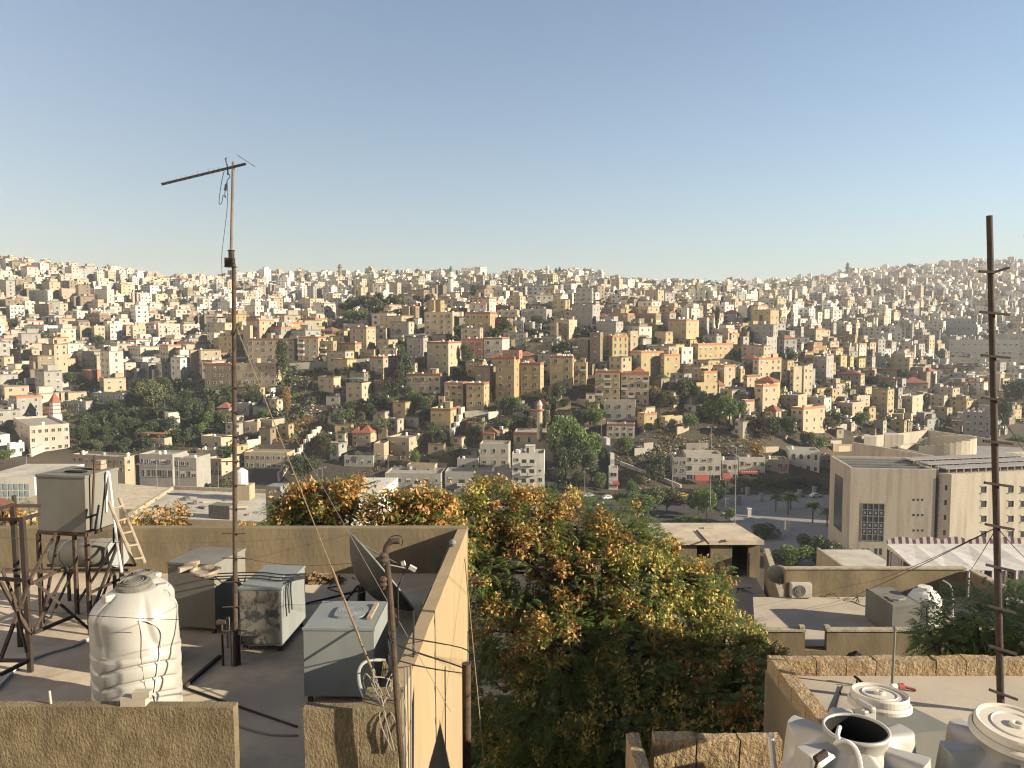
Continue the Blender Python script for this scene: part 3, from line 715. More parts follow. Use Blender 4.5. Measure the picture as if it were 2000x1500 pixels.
WALLC = {k: tuple(q * ALB for q in v) for k, v in dict(cream_wall=(.52, .43, .28), yellow_wall=(.48, .37, .18), ochre_wall=(.41, .31, .15), white_wall=(.70, .66, .59), grey_wall=(.36, .34, .30),
             sand_wall=(.46, .38, .27), brown_wall=(.27, .22, .15), pink_wall=(.60, .49, .40), salmon_wall=(.45, .22, .14), pale_wall=(.63, .57, .48), stone_wall=(.42, .38, .31)).items()}
WORD = dict(cream_wall='cream', yellow_wall='yellow', ochre_wall='ochre', white_wall='white', grey_wall='grey', sand_wall='sand-coloured', brown_wall='brown',
            pink_wall='pinkish', stone_wall='stone-grey', salmon_wall='salmon', pale_wall='pale')
NUMW = ['', 'one', 'two', 'three', 'four', 'five', 'six']
def far_house(m, h, tinted, wins=True):
    """a whole house into one mesh (local frame when tinted is None)"""
    w, d, H, fl = h['w'], h['d'], h['H'], h['fl']
    th = R(h['t']); ct, st_ = math.cos(th), math.sin(th)
    if tinted:
        def P(x, y, z): return (h['X'] + (x - w / 2) * ct + (y - d / 2) * st_, h['Y'] - (x - w / 2) * st_ + (y - d / 2) * ct, h['z'] + z)
        j = .88 + .24 * h['u']; c = tuple(v * j for v in WALLC[h['wall']]); cr = tuple(v * .8 for v in WALLC['pale_wall']) if h['u'] < .6 else (.16, .148, .13)
        cw = (.022, .023, .025)
    else:
        def P(x, y, z): return (x, y, z)
        c = cr = cw = None
    mi = (lambda k: 0) if tinted else (lambda k: k)
    def bx(x0, y0, z0, x1, y1, z1, k, col):
        v = [P(*q) for q in ((x0, y0, z0), (x1, y0, z0), (x1, y1, z0), (x0, y1, z0), (x0, y0, z1), (x1, y0, z1), (x1, y1, z1), (x0, y1, z1))]
        m.add(v, [(4, 5, 6, 7), (0, 1, 5, 4), (1, 2, 6, 5), (2, 3, 7, 6), (3, 0, 4, 7)], mi(k), col)
    zr = H - .6
    for (a, b) in (((0, 0), (w, 0)), ((w, 0), (w, d)), ((w, d), (0, d)), ((0, d), (0, 0))):
        m.quad(P(*a, -6), P(*b, -6), P(*b, H), P(*a, H), mi(0), c)
        m.quad(P(*b, zr), P(*a, zr), P(*a, H), P(*b, H), mi(0), c)
    m.quad(P(.0, .0, zr), P(w, 0, zr), P(w, d, zr), P(0, d, zr), mi(1), cr)
    if h['red']:
        p0 = [P(-.4, -.4, H), P(w + .4, -.4, H), P(w + .4, d + .4, H), P(-.4, d + .4, H), P(w / 2, d / 2, H + 2.4)]
        m.add(p0, [(0, 1, 4), (1, 2, 4), (2, 3, 4), (3, 0, 4), (3, 2, 1, 0)], mi(3), (.17, .065, .04) if tinted else None)
    if h['band'] and not h['red']:
        bx(-.06, -.06, H - .9, w + .06, -.003, H - .05, 3, (.175, .075, .042) if tinted else None); bx(w + .003, -.06, H - .9, w + .06, d, H - .05, 3, (.175, .075, .042) if tinted else None)
    if h['st'] and not h['red']:
        a = (h['u'] * 7) % 1 * (w - 4); bx(a, d - 4.2, zr, a + 3.4, d - .5, zr + 2.4, 0, c)
    if tinted and not h['red']:
        for k in range(h['tk']):
            a = ((h['u'] * (13 + 7 * k)) % 1) * (w - 2) + .5; b = ((h['u'] * (29 + 3 * k)) % 1) * (d - 2) + .5
            bx(a, b, zr + .3, a + 1.1, b + 1.1, zr + 1.6, 0, (.42, .41, .38))
    if h.get('ex') and not h['red']:
        e = h['ex']; bx(w * e[0], -e[2], -6, w * e[1], -.004, e[3] * 3.05 + .6, 0, c)
        if wins:
            for f in range(e[3]):
                xm = w * (e[0] + e[1]) / 2; bx(xm - .6, -e[2] - .03, f * 3.05 + 1, xm + .6, -e[2] - .004, f * 3.05 + 2.3, 2, cw)
    if h.get('up') and not h['red']:
        e = h['up']; bx(w * e[0], d * .35, zr, w * e[1], d - .3, H + 2.5, 0, c); bx(w * e[0] - .15, d * .35 - .15, H + 2.5, w * e[1] + .15, d - .2, H + 2.65, 1, cr)
    if h.get('po') and not h['red']:
        for q in range(4): bx(.3 + (w - .9) * q / 3, .3, zr, .55 + (w - .9) * q / 3, .55, H + .9, 0, c); bx(.3 + (w - .9) * q / 3, d - .6, zr, .55 + (w - .9) * q / 3, d - .35, H + .9, 0, c)
    if wins:
        for f in range(fl):
            z0 = f * 3.05 + 1.0; z1 = z0 + 1.35
            n = max(1, int(w / 3.6))
            for k in range(n):
                if (h['u'] * (17 + f * 5 + k * 3)) % 1 < .12: continue
                x = w * (k + .5) / n; ww = .55 + .25 * ((h['u'] * (k + 2) * 9) % 1)
                m.quad(P(x - ww, -.03, z0), P(x + ww, -.03, z0), P(x + ww, -.03, z1), P(x - ww, -.03, z1), mi(2), cw)
            n = max(1, int(d / 3.8))
            for k in range(n):
                if (h['u'] * (19 + f * 7 + k * 3)) % 1 < .12: continue
                y = d * (k + .5) / n; ww = .5 + .2 * ((h['u'] * (k + 3) * 8) % 1)
                m.quad(P(w + .03, y - ww, z0), P(w + .03, y + ww, z0), P(w + .03, y + ww, z1), P(w + .03, y - ww, z1), mi(2), cw)
far = MB(); n_far = 0
for i, h in enumerate(cand):
    if i in indiv: continue
    if vis[i] == 0 and h['Y'] < 700 and rh.random() < .5: pass
    far_house(far, h, True, wins=h['Y'] < 1250); n_far += 1
mf, ntf, bf = nt_new('town_walls')
at_ = N(ntf, 'ShaderNodeAttribute', attribute_name='tint'); tcf = N(ntf, 'ShaderNodeTexCoord')
nf_ = N(ntf, 'ShaderNodeTexNoise', Scale=.35, Detail=5); ntf.links.new(tcf.outputs['Object'], nf_.inputs['Vector'])
rf_ = N(ntf, 'ShaderNodeMapRange'); rf_.inputs[1].default_value = .3; rf_.inputs[2].default_value = .7; rf_.inputs[3].default_value = .72; rf_.inputs[4].default_value = 1.05
ntf.links.new(nf_.outputs[0], rf_.inputs[0])
mf_ = N(ntf, 'ShaderNodeVectorMath', operation='SCALE'); ntf.links.new(at_.outputs['Color'], mf_.inputs[0]); ntf.links.new(rf_.outputs[0], mf_.inputs['Scale'])
ntf.links.new(mf_.outputs[0], bf.inputs['Base Color']); bf.inputs['Roughness'].default_value = .9
tag(far.obj('distant_houses', [mf]), 'countless pale flat-roofed houses covering the far slopes up to the skyline', 'houses', kind='stuff')
for i in sorted(indiv):
    h = cand[i]
    th = R(h['t']); ct, st_ = math.cos(th), math.sin(th)
    ox = h['X'] + (-h['w'] / 2) * ct + (-h['d'] / 2) * st_; oy = h['Y'] - (-h['w'] / 2) * st_ + (-h['d'] / 2) * ct
    near = h['Y'] < 560 and h['w'] > 7.6
    desc = f"{WORD[h['wall']]} {NUMW[h['fl']]}-storey house" + (' with red pitched roof' if h['red'] else (' with terracotta rim' if h['band'] and near else (' with stair room' if h['st'] else '')))
    root = thing('flat_roofed_house' if not h['red'] else 'pitched_roof_house', desc, 'house', (ox, oy, h['z']), -th, 'houses of the hillside town')
    if near:
        b0, s0 = h['band'], h['st']
        h2 = dict(h); h2['band'] = False; h2['st'] = False
        m = MB(); far_house(m, h2, False, wins=False); m.obj('wall', [h['wall'], 'roof_grey', 'glass_dark', 'red_tile'], root)
        rr = random.Random(i)
        dress(root, h['w'], h['d'], h['H'], h['fl'], max(1, int(h['w'] / 3.4)), max(1, int(h['d'] / 3.8)), ('terracotta_orange' if b0 and not h['red'] else None), .6, rng=rr)
        if not h['red']: rooftop(root, h['w'], h['d'], h['H'], .6, None, h['tk'] if h['Y'] < 520 else 0, s0, rr, h['wall'])
    else:
        m = MB(); far_house(m, h, False); m.obj('wall', [h['wall'], 'roof_grey', 'glass_dark', 'red_tile'], root)
    place(root, desc, h['px'], h['py'] - h['H'] * F / h['Y'] * .5)
    root['_hl'] = 1
for h_ in HOUSES: pass
print('cand', len(cand), 'indiv', len(indiv), 'far', n_far)
# ------------------------------------------------------------------ roofs, towers, walls of the hill
MT['canopy_green'] = mat('canopy_green', (.16, .24, .21), rough=.6)
MT['skylight'] = mat('skylight', (.10, .17, .17), rough=.3)
MT['dish_grey'] = mat('dish_grey', (.11, .10, .085), (.08, .07, .06), scale=3, rough=.7)
def hip(root, over=.6, rise=2.6, matname='red_tile', two=False):
    W, D, H = root['_h']
    m = MB()
    spans = [(0, W)] if not two else [(0, W * .42), (W * .42, W)]
    for a, b in spans:
        x0, x1 = a - over, b + over; y0, y1 = -over, D + over
        z = H + .02; r = rise * (.7 if (b - a) < W * .5 else 1)
        k = min(x1 - x0, y1 - y0) / 2
        if x1 - x0 > y1 - y0: e = [(x0 + k, (y0 + y1) / 2, z + r), (x1 - k, (y0 + y1) / 2, z + r)]
        else: e = [((x0 + x1) / 2, y0 + k, z + r), ((x0 + x1) / 2, y1 - k, z + r)]
        v = [(x0, y0, z), (x1, y0, z), (x1, y1, z), (x0, y1, z)] + e
        f = [(0, 1, 5, 4), (1, 2, 5), (2, 3, 4, 5), (3, 0, 4)] if x1 - x0 > y1 - y0 else [(0, 1, 4), (1, 2, 5, 4), (2, 3, 5), (3, 0, 4, 5)]
        m.add(v, f + [(3, 2, 1, 0)])
    m.obj('roof', [matname], root)
for r_ in HOUSES:
    l = r_['label']
    if 'two red hipped' in l: hip(r_, two=True, rise=3)
    if 'broad red hipped' in l: hip(r_, rise=3.4)
    if 'pyramid roof' in l:
        W_, D_, H_ = r_['_h']; m = MB()
        x0, x1, y0, y1 = W_ * .35, W_ * .9, 1.0, min(D_, 8); z = H_ - .5
        m.box(x0 + .4, y0 + .4, z - .3, x1 - .4, y1 - .4, z + .6)
        m.add([(x0, y0, z + .6), (x1, y0, z + .6), (x1, y1, z + .6), (x0, y1, z + .6), ((x0 + x1) / 2, (y0 + y1) / 2, z + 3.0)], [(0, 1, 4), (1, 2, 4), (2, 3, 4), (3, 0, 4), (3, 2, 1, 0)])
        m.obj('roof', ['red_tile'], r_)
    if 'red-canopied' in l or 'green canopy' in l:
        W_, D_, H_ = r_['_h']; m = MB()
        m.box(-.4, -.8, H_ + 1.7, W_ * .9, D_ * .8, H_ + 1.85); m.add([(p, q, H_ - .8 + zz) for p in (0, .15) for q in (-.5, -.35) for zz in (0, 2.5)], [])
        for p in (.1, W_ * .8):
            for q in (-.5, D_ * .6): m.box(p, q, H_ - .8, p + .15, q + .15, H_ + 1.7)
        m.obj('canopy', ['red_tile' if 'red' in l else 'canopy_green'], r_)
    if 'reen canopy' in l: pass
def minaret(label, px, ybase, ytop, r, mats, ring=True, Y=None, cone=(.0), name='minaret'):
    g = ground_at(px, ybase) if Y is None else at(px, ybase, Y)
    if g is None: g = at(px, ybase, 1000)
    H = at(px, ytop, g.y).z - g.z
    root = thing(name, label, 'minaret', g, 0, 'minarets of the town')
    m = MB(); m.lathe([(r, -4), (r, H * .62), (r * .95, H * .62), (r * .95, H * .8)], 14); m.obj('shaft', [mats[0]], root)
    m = MB(); m.lathe([(r * 1.05, H * .6), (r * 1.7, H * .635), (r * 1.7, H * .675), (r * 1.05, H * .68)], 14, cap0=True); m.obj('gallery', [mats[1]], root)
    m = MB(); m.lathe([(r * 1.1, H * .8), (r * 1.1, H * .82), (r * .8, H * .88), (.06, H * .985), (.06, H)], 14); m.obj('spire', [mats[2]], root)
    return root
MT['spire_green'] = mat('spire_green', (.06, .16, .11), rough=.5)
MT['dark_stone'] = mat('dark_stone', (.16, .14, .12), rough=.9)
minaret('small street minaret with terracotta gallery on the mosque hall', 1054, 838, 780, 1.05, ('cream_wall', 'terracotta_orange', 'pale_wall'), Y=312)
minaret('slender white minaret with green pointed top on the skyline', 881, 585, 517, 2.0, ('white_wall', 'white_wall', 'spire_green'))
minaret('distant brown minaret on the crest left of centre', 664, 535, 515, 2.2, ('brown_wall', 'brown_wall', 'dark_stone'))
minaret('pale skyline minaret on the crest right of centre', 1069, 540, 517, 2.0, ('pale_wall', 'pale_wall', 'pale_wall'))
minaret('tall dark minaret standing out of the right ridge', 1655, 545, 511, 3.6, ('dark_stone', 'dark_stone', 'dark_stone'))
minaret('squat pale minaret amid houses of the left hillside', 166, 714, 675, 1.6, ('pink_wall', 'pale_wall', 'pale_wall'))
minaret('short white minaret among the right flank houses', 1722, 690, 655, 1.1, ('pink_wall', 'white_wall', 'pale_wall'))
minaret('small green-capped minaret behind the yellow blocks', 1228, 645, 617, .9, ('sand_wall', 'spire_green', 'spire_green'))
for lb, px, yb, yt, w in (('lower of two white slab towers behind the pillared house', 1164.5, 636, 594, 7), ('white slab tower topping the rear of the hill centre', 1163, 600, 571, 6)):
    pass
# church bell tower and hall
g = ground_at(109, 850); g = at(109, 838, 352)
root = thing('bell_tower', 'square church bell tower with red pyramid spire and white bands', 'church tower', g, R(-35), 'church compound')
m = MB(); s = 2.0; H = at(109, 786, g.y).z - g.z
m.box(-s, -s, -4, s, s, H * .55); m.box(-s * .8, -s * .8, H * .55, s * .8, s * .8, H); m.obj('wall', ['white_wall'], root)
for k in range(3):
    m = MB(); z = H * (.58 + .14 * k); m.box(-s * .82, -s * .82, z, s * .82, s * .82, z + .55); m.obj('band', ['terracotta_orange'], root)
m = MB(); m.add([(-s, -s, H), (s, -s, H), (s, s, H), (-s, s, H), (0, 0, H + 4.6)], [(0, 1, 4), (1, 2, 4), (2, 3, 4), (3, 0, 4), (3, 2, 1, 0)]); m.obj('spire', ['red_tile'], root)
r_ = house('red-roofed church hall behind the bell tower', 44, 97, 103, 808, 828, s_, 1, 4, 1, 16, None, 0, False, Y=360, cat='church', name='church_hall', Dfix=10, group='church compound'); hip(r_, rise=2.6)
def ground_wall(label, pts, h, t=.5, m_='pale_wall', stepped=True, name='boundary_wall', cat='wall'):
    """wall following the slope between picture points of its foot; its top steps down"""
    P = [ground_at(*p) for p in pts]; P = [p for p in P if p]
    m = MB(); o = P[0]
    Q = []
    for a, b in zip(P[:-1], P[1:]):
        n = max(1, int((b - a).length / 3.5))
        for k in range(n): Q.append((a.lerp(b, k / n), a.lerp(b, (k + 1) / n)))
    for a, b in Q:
        d = Vector((b.x - a.x, b.y - a.y, 0)).normalized(); nn = Vector((-d.y, d.x, 0)) * t / 2
        z1 = max(a.z, b.z) + h * rnd.uniform(.8, 1.1) if stepped else None
        pl = [a + nn, a - nn, b - nn, b + nn]
        # plan polygon must run counter-clockwise
        ar = sum(pl[i].x * pl[(i + 1) % 4].y - pl[(i + 1) % 4].x * pl[i].y for i in range(4))
        zs = [a.z, a.z, b.z, b.z]
        if ar < 0: pl.reverse(); zs.reverse()
        m.prism([(p.x - o.x, p.y - o.y) for p in pl], min(a.z, b.z) - 2 - o.z, (z1 - o.z) if stepped else [z - o.z + h for z in zs])
    ob = m.obj(name, [m_], loc=o)
    tag(ob, label, cat, 'walls on the hillside', 'thing'); return ob
ground_wall('bright zigzag garden wall climbing beside the dry terraces', [(544, 940), (562, 912), (583, 895), (600, 868), (627, 842)], 2.6, .8)
ground_wall('crumbling pale stair wall below the ochre twin blocks', [(881, 864), (889, 845), (898, 822), (905, 806)], 2.6, 1.2)
ground_wall('long pale retaining wall at the top of the dry slope', [(566, 722), (620, 719), (680, 715), (722, 712)], 3.2, .7, 'stone_wall', False)
ground_wall('short broken sunlit wall on the dry slope', [(518, 788), (528, 776), (537, 766)], 2.0, .7)
ground_wall('low shaded wall along the terraces behind the mast', [(482, 878), (505, 868), (528, 852)], 2.2, .5)
ground_wall('ledge wall under the umbrella pines', [(735, 650), (790, 648), (830, 646)], 4.0, .8, 'stone_wall', False)
ground_wall('low wall beneath the ochre block with posts', [(765, 668), (800, 666), (830, 664)], 3.5, .8, 'stone_wall', False)
ground_wall('long ramp wall rising from the shops to the gate house', [(1330, 954), (1290, 938), (1250, 922), (1212, 908)], 1.4, .6, 'pale_wall', False)
ground_wall('white stair wall climbing from the gate house', [(1196, 935), (1196, 905), (1188, 878), (1180, 862)], 2.2, 1.6, 'white_wall')
ground_wall('grey battered wall right of the crumbling stairs', [(908, 815), (935, 813), (953, 812)], 2.6, .6, 'stone_wall', False)
ground_wall('retaining wall under the cream hill shoulder block', [(1494, 838), (1512, 830), (1530, 822)], 5.0, .8, 'pale_wall', False)
ground_wall('curved roadside wall on the right slope', [(1648, 832), (1672, 818), (1690, 806), (1722, 800)], 2.6, .6, 'pale_wall')
ground_wall('shaded retaining wall in the hollow behind the mast', [(480, 648), (520, 640), (560, 636)], 6, .8, 'stone_wall', False)
ground_wall('lower retaining wall in the hollow behind the mast', [(520, 612), (580, 608), (650, 606)], 5, .8, 'stone_wall', False)
ground_wall('grey retaining wall behind the terracotta-walled house', [(925, 724), (945, 722), (968, 720)], 3, .8, 'stone_wall', False)
ground_wall('ochre bank wall right of the grey villas', [(998, 676), (1030, 674), (1058, 672)], 3.2, .8, 'ochre_wall', False)
ground_wall('long pale yard wall below the pink church school', [(60, 892), (95, 878), (132, 852)], 3, .8, 'pale_wall', False)
# short terrace walls and garden walls between the houses
rw = random.Random(77); nw = 0; tries = 0
while nw < 46 and tries < 900:
    tries += 1; px = rw.uniform(650, 1640) if nw < 36 else rw.uniform(1640, 1900); py = rw.uniform(650, 905) if nw < 36 else rw.uniform(700, 840); L = rw.uniform(18, 60)
    if any(b[0] - 6 < px + L / 2 < b[2] + 6 and b[1] < py < b[3] + 8 for _, _, _, b, _ in FOOT): continue
    sl = rw.choice((-.02, .03, .35, -.4)) * L
    if not (ground_at(px, py) and ground_at(px + L, py + sl)): continue
    cl = rw.choice(['stone_wall', 'pale_wall', 'sand_wall', 'brown_wall']); ob = ground_wall('x', [(px, py), (px + L * .5, py + sl * .5), (px + L, py + sl)], rw.uniform(1.4, 3.2), .5, cl, abs(sl) > 4, 'terrace_wall')
    place(ob, {'stone_wall': 'grey stone', 'pale_wall': 'pale', 'sand_wall': 'sand-coloured', 'brown_wall': 'brown'}[cl] + (' stepped garden wall' if abs(sl) > 4 else ' terrace wall'), px + L / 2, py); nw += 1
# ruined stone hall near the pines
house('ruined sandstone hall wall below the umbrella pines', 790, 822, 825, 608, 632, 'cream_wall', 1, 2, 0, 10, None, 0, False, name='ruined_hall', cat='ruin')
# ------------------------------------------------------------------ street, plaza
def sheet(name, pts, z, m_, kind='structure'):
    m = MB(); m.add([(p[0], p[1], z) for p in pts], [tuple(range(len(pts)))])
    return tag(m.obj(name, [m_]), kind=kind)
MT['asphalt'] = mat('asphalt', (.060, .058, .055), (.045, .044, .043), scale=.4, rough=.95, c3=(.09, .085, .08), s3=.1)
m_, nt_, b_n = nt_new('plaza_paving'); MT['plaza'] = m_
tcp = N(nt_, 'ShaderNodeTexCoord'); br = N(nt_, 'ShaderNodeTexBrick', Scale=.45, offset=0.0); br.inputs['Color1'].default_value = (0.150, 0.145, 0.140, 1); br.inputs['Color2'].default_value = (0.130, 0.125, 0.120, 1); br.inputs['Mortar'].default_value = (0.130, 0.120, 0.120, 1)
br.inputs['Mortar Size'].default_value = .012; nt_.links.new(tcp.outputs['Object'], br.inputs['Vector']); nt_.links.new(br.outputs[0], b_n.inputs['Base Color']); b_n.inputs['Roughness'].default_value = .8
MT['pavement'] = mat('pavement', (.36, .33, .29), (.30, .27, .23), scale=.5, rough=.95)
sheet('street', [(-260, 266), (66, 266), (66, 286), (-260, 284)], .06, 'asphalt')
sheet('pavement_strip', [(-260, 260), (38, 260), (39, 265.5), (-260, 265.5)], .05, 'pavement')
sheet('shop_street', [(60, 285), (150, 285), (150, 294), (60, 294)], .062, 'asphalt')
sheet('street_crossing', [(30, 200), (62, 200), (66, 265.9), (40, 265.9)], .064, 'asphalt')
sheet('plaza', [(66.5, 172), (140, 172), (140, 284), (69, 284)], .08, 'plaza')
sheet('forecourt', [(100, 140), (140, 140), (140, 171.9), (60, 171.9), (70, 160)], .07, 'pavement')
for k in range(18):
    m = MB(); x = -200 + k * 14; m.box(x, 275.6, .064, x + 4, 275.75, .068); tag(m.obj('lane_marking', ['frame_white']), kind='structure')
def street_lamp(label, px, ybase, ytop, Y, double=False, r=.11):
    g = at(px, ybase, Y); H = at(px, ytop, Y).z - g.z
    root = thing('street_lamp', label, 'street lamp', g, 0, 'street lamps')
    m = MB(); m.cyl((0, 0, 0), (0, 0, H), r, 8, r * .55); m.cyl((0, 0, 0), (0, 0, .5), r * 1.8, 8); m.obj('pole', ['lamp_pole'], root)
    for k in ((-1, 1) if double else (1,)):
        m = MB(); m.tube([(0, 0, H - .2), (.5 * k, 0, H), (1.3 * k, 0, H + .1)], .045, 6); a = m.obj('arm', ['lamp_pole'], root)
        m = MB(); m.box(1.0 * k - .35, -.16, H + .03, 1.0 * k + .45, .16, H + .2); m.obj('lamp_head', ['frame_white'], root)
MT['lamp_pole'] = mat('lamp_pole', (.36, .34, .31), rough=.5, metal=.2)
for lb, px, yb, yt, Y, dbl in (('tall thin lamp mast at the plaza edge, left one of the pair', 1387, 1000, 835, 215, True), ('tall lamp mast rising behind the concrete shed', 1435, 1030, 872, 195, True),
                           ('lamp post above the orange-tipped crown in front of the long grey building', 759, 1000, 890, 262, True), ('double-headed lamp post right of the lone lamp mast', 777, 985, 911, 266, True),
                           ('thin street lamp at the shop row corner', 1313, 965, 903, 262, False), ('short lamp beside the dark round street tree', 620, 965, 915, 268, False),
                           ('plain post right of the dark round street tree', 630, 965, 913, 268, False), ('street lamp left of the antenna mast', 427, 960, 905, 264, False),
                           ('street lamp beside the raised steel tank', 265, 950, 907, 270, False), ('leaning lamp in front of the street tree', 308, 985, 900, 190, False),
                           ('lamp before the grey street house', 350, 965, 895, 240, False), ('lamp left of the long arcade house on the yard wall', 52, 918, 888, 250, False),
                           ('lamp by the broad green tree', 1142, 965, 915, 268, False), ('lamp on the slope path beside the gate house', 1174, 862, 820, 320, False)):
    street_lamp(lb, px, yb, yt, Y, dbl)
# cars
CARS = {}
def car(label, px, py, Y, rz, colr, name='parked_car'):
    g = at(px, py, Y); g.z = max(.07, tz(g.x, Y) + .05)
    root = thing(name, label, 'car', g, rz, 'cars on the street')
    if 'b' not in CARS:
        CARS['b'] = 1
    key = 'car_' + colr[0]
    if key not in MT: MT[key] = mat(key, colr[1], colr[1], rough=.3, spec=.6)
    prof = [(-2.1, .35), (-2.1, .85), (-1.6, 1.0), (-1.0, 1.42), (.55, 1.45), (1.15, 1.0), (1.95, .85), (2.1, .6), (2.1, .35)]
    m = MB(); n = len(prof)
    v = [(x, -.82, z) for x, z in prof] + [(x, .82, z) for x, z in prof]
    m.add(v, [tuple(range(n)), tuple(reversed(range(n, 2 * n)))] + [(i + 1, i, n + i, n + i + 1) for i in range(n - 1)] + [(0, n - 1, 2 * n - 1, n)])
    m.obj('body', [key], root)
    for (x0, x1) in ((-1.0, -.25), (-.15, .62)):
        for sy in (-1, 1):
            m = MB(); m.add([(x0, sy * .825, .98), (x1, sy * .825, .98), (x1 - .1, sy * .825, 1.35), (x0 + .1, sy * .825, 1.35)], [(0, 1, 2, 3) if sy < 0 else (3, 2, 1, 0)]); m.obj('window', ['glass_dark'], root)
    m = MB(); m.add([(.62, -.7, 1.42), (1.16, -.75, 1.015), (1.16, .75, 1.015), (.62, .7, 1.42)], [(0, 1, 2, 3)]); m.obj('windscreen', ['glass_dark'], root)
    for x in (-1.35, 1.35):
        for sy in (-1, 1):
            m = MB(); m.cyl((x, sy * .70, .33), (x, sy * .86, .33), .33, 12); m.obj('wheel', ['black_rubber'], root)
WH = ('white', (.75, .75, .74)); YE = ('yellow', (.65, .42, .06)); SI = ('silver', (.42, .43, .44)); RE = ('red', (.4, .03, .02)); BK = ('dark', (.03, .03, .035)); BL = ('blue', (.05, .09, .2))
for lb, px, py, rz, cc in (('yellow taxi by the foot of the ramp wall', 1335, 953, 0, YE), ('dark car left of the yellow taxi', 1302, 953, 0, BK), ('white car right of the yellow taxi', 1372, 952, 0, WH),
                           ('white car glimpsed between the two orange-tipped trees', 728, 966, .1, WH), ('silver car right of the lamp mast between the trees', 775, 963, .1, SI),
                           ('white car beside the broad green tree, upper one', 1150, 962, .1, WH), ('white car on the crossing street above the orange tree', 1188, 975, .4, WH),
                           ('white car parked at the plaza near the museum', 1594, 928, .3, WH), ('grey car before the arcaded white shop house', 1560, 930, .2, SI),
                           ('white car right of the raised steel tank', 267, 938, 0, WH), ('yellow taxi below the white car near the steel tank', 258, 945, 0, YE), ('dark car left of the street tree', 284, 942, 0, BK),
                           ('red car between street tree and mast', 362, 945, 0, RE), ('white van-like car left of the mast', 388, 943, 0, WH), ('blue car close to the mast', 412, 950, 0, BL), ('silver car just right of the mast', 475, 950, 0, SI),
                           ('white car at the far end of the left street', 240, 937, 0, WH), ('dark car below the gate house', 1225, 962, .2, BK), ('silver car by the plaza kerb', 1268, 968, .2, SI)):
    b = ray(px, py)[1]; car(lb, px, py, min(-CZ / b, 280), rz, cc)
rc = random.Random(9)
for k in range(26):
    px = rc.uniform(240, 500) if k < 14 else rc.uniform(640, 1300); cc = rc.choice((WH, WH, SI, BK, RE, YE, BL)); Yc = rc.uniform(268, 284)
    py = 750 - F * math.tan(math.atan2(-CZ, Yc) + PITCH); n0 = len(COL.objects)
    car('x', px, py, Yc, rc.choice((0, 0, .06, 3.14)), cc); place(next(o for o in list(COL.objects)[n0:] if o.type == 'EMPTY'), cc[0] + ' car on the valley street', px, py)
# awnings and signs on the shop row
MT['awning_red'] = mat('awning_red', (.36, .06, .055), rough=.8)
for lb, x0, x1, y0, y1, Y, nm in (('red double awning over the sunlit shop', 1357, 1384, 927, 937, 294.5, 'awning'), ('small red awning over the lower shop', 1411, 1426, 924, 933, 295, 'awning'),
                              ('long red shop sign under the set-back upper room', 1446, 1484, 917, 925, 297, 'shop_sign'), ('tiny red awning on the gate house', 1196, 1209, 940, 944, 290, 'awning'), ('short red sign left of the museum corner', 1525, 1537, 912, 919, 299, 'shop_sign')):
    a = at(x0, y1, Y); b = at(x1, y0, Y); m = MB()
    if nm == 'awning': m.add([(a.x, Y, b.z), (b.x, Y, b.z), (b.x, Y - 1.6, a.z), (a.x, Y - 1.6, a.z), (a.x, Y, b.z - .1), (b.x, Y, b.z - .1), (b.x, Y - 1.6, a.z - .3), (a.x, Y - 1.6, a.z - .3)], [(0, 3, 2, 1), (3, 7, 6, 2), (4, 5, 6, 7), (0, 4, 7, 3), (1, 2, 6, 5)])
    else: m.box(a.x, Y - .25, a.z, b.x, Y, b.z)
    tag(m.obj(nm, ['awning_red']), lb, 'awning' if nm == 'awning' else 'sign', 'red shop awnings')
    if nm == 'shop_sign':
        mm = MB(); n = max(2, int((b.x - a.x) / .9))
        for k in range(n):
            x = a.x + (b.x - a.x) * (k + .3) / n; mm.box(x, Y - .27, a.z + (b.z - a.z) * .35, x + (b.x - a.x) / n * .55, Y - .252, a.z + (b.z - a.z) * .6)
        mm.obj('lettering', ['frame_white'], bpy.data.objects[COL.objects[-1].name])
# white marker stones of the plaza
for k, (px, py) in enumerate(((1420, 990), (1463, 1010), (1537, 1035), (1443, 985), (1487, 980), (1562, 972), (1590, 966), (1460, 968))):
    Y = -CZ / ray(px, py)[1]; g = at(px, py, Y); m = MB(); m.box(-.55, -.55, 0, .55, .55, 2.5); m.box(-.7, -.7, 2.5, .7, .7, 2.8); m.box(-.7, -.7, -.1, .7, .7, .2)
    o = m.obj('marker_stone', ['white_wall' if k < 3 else 'grey_wall'], loc=(g.x, g.y, .08)); place(o, ('white' if k < 3 else 'grey') + ' upright marker stone', px, py); tag(o, 'x', 'marker stone', 'marker stones of the plaza')
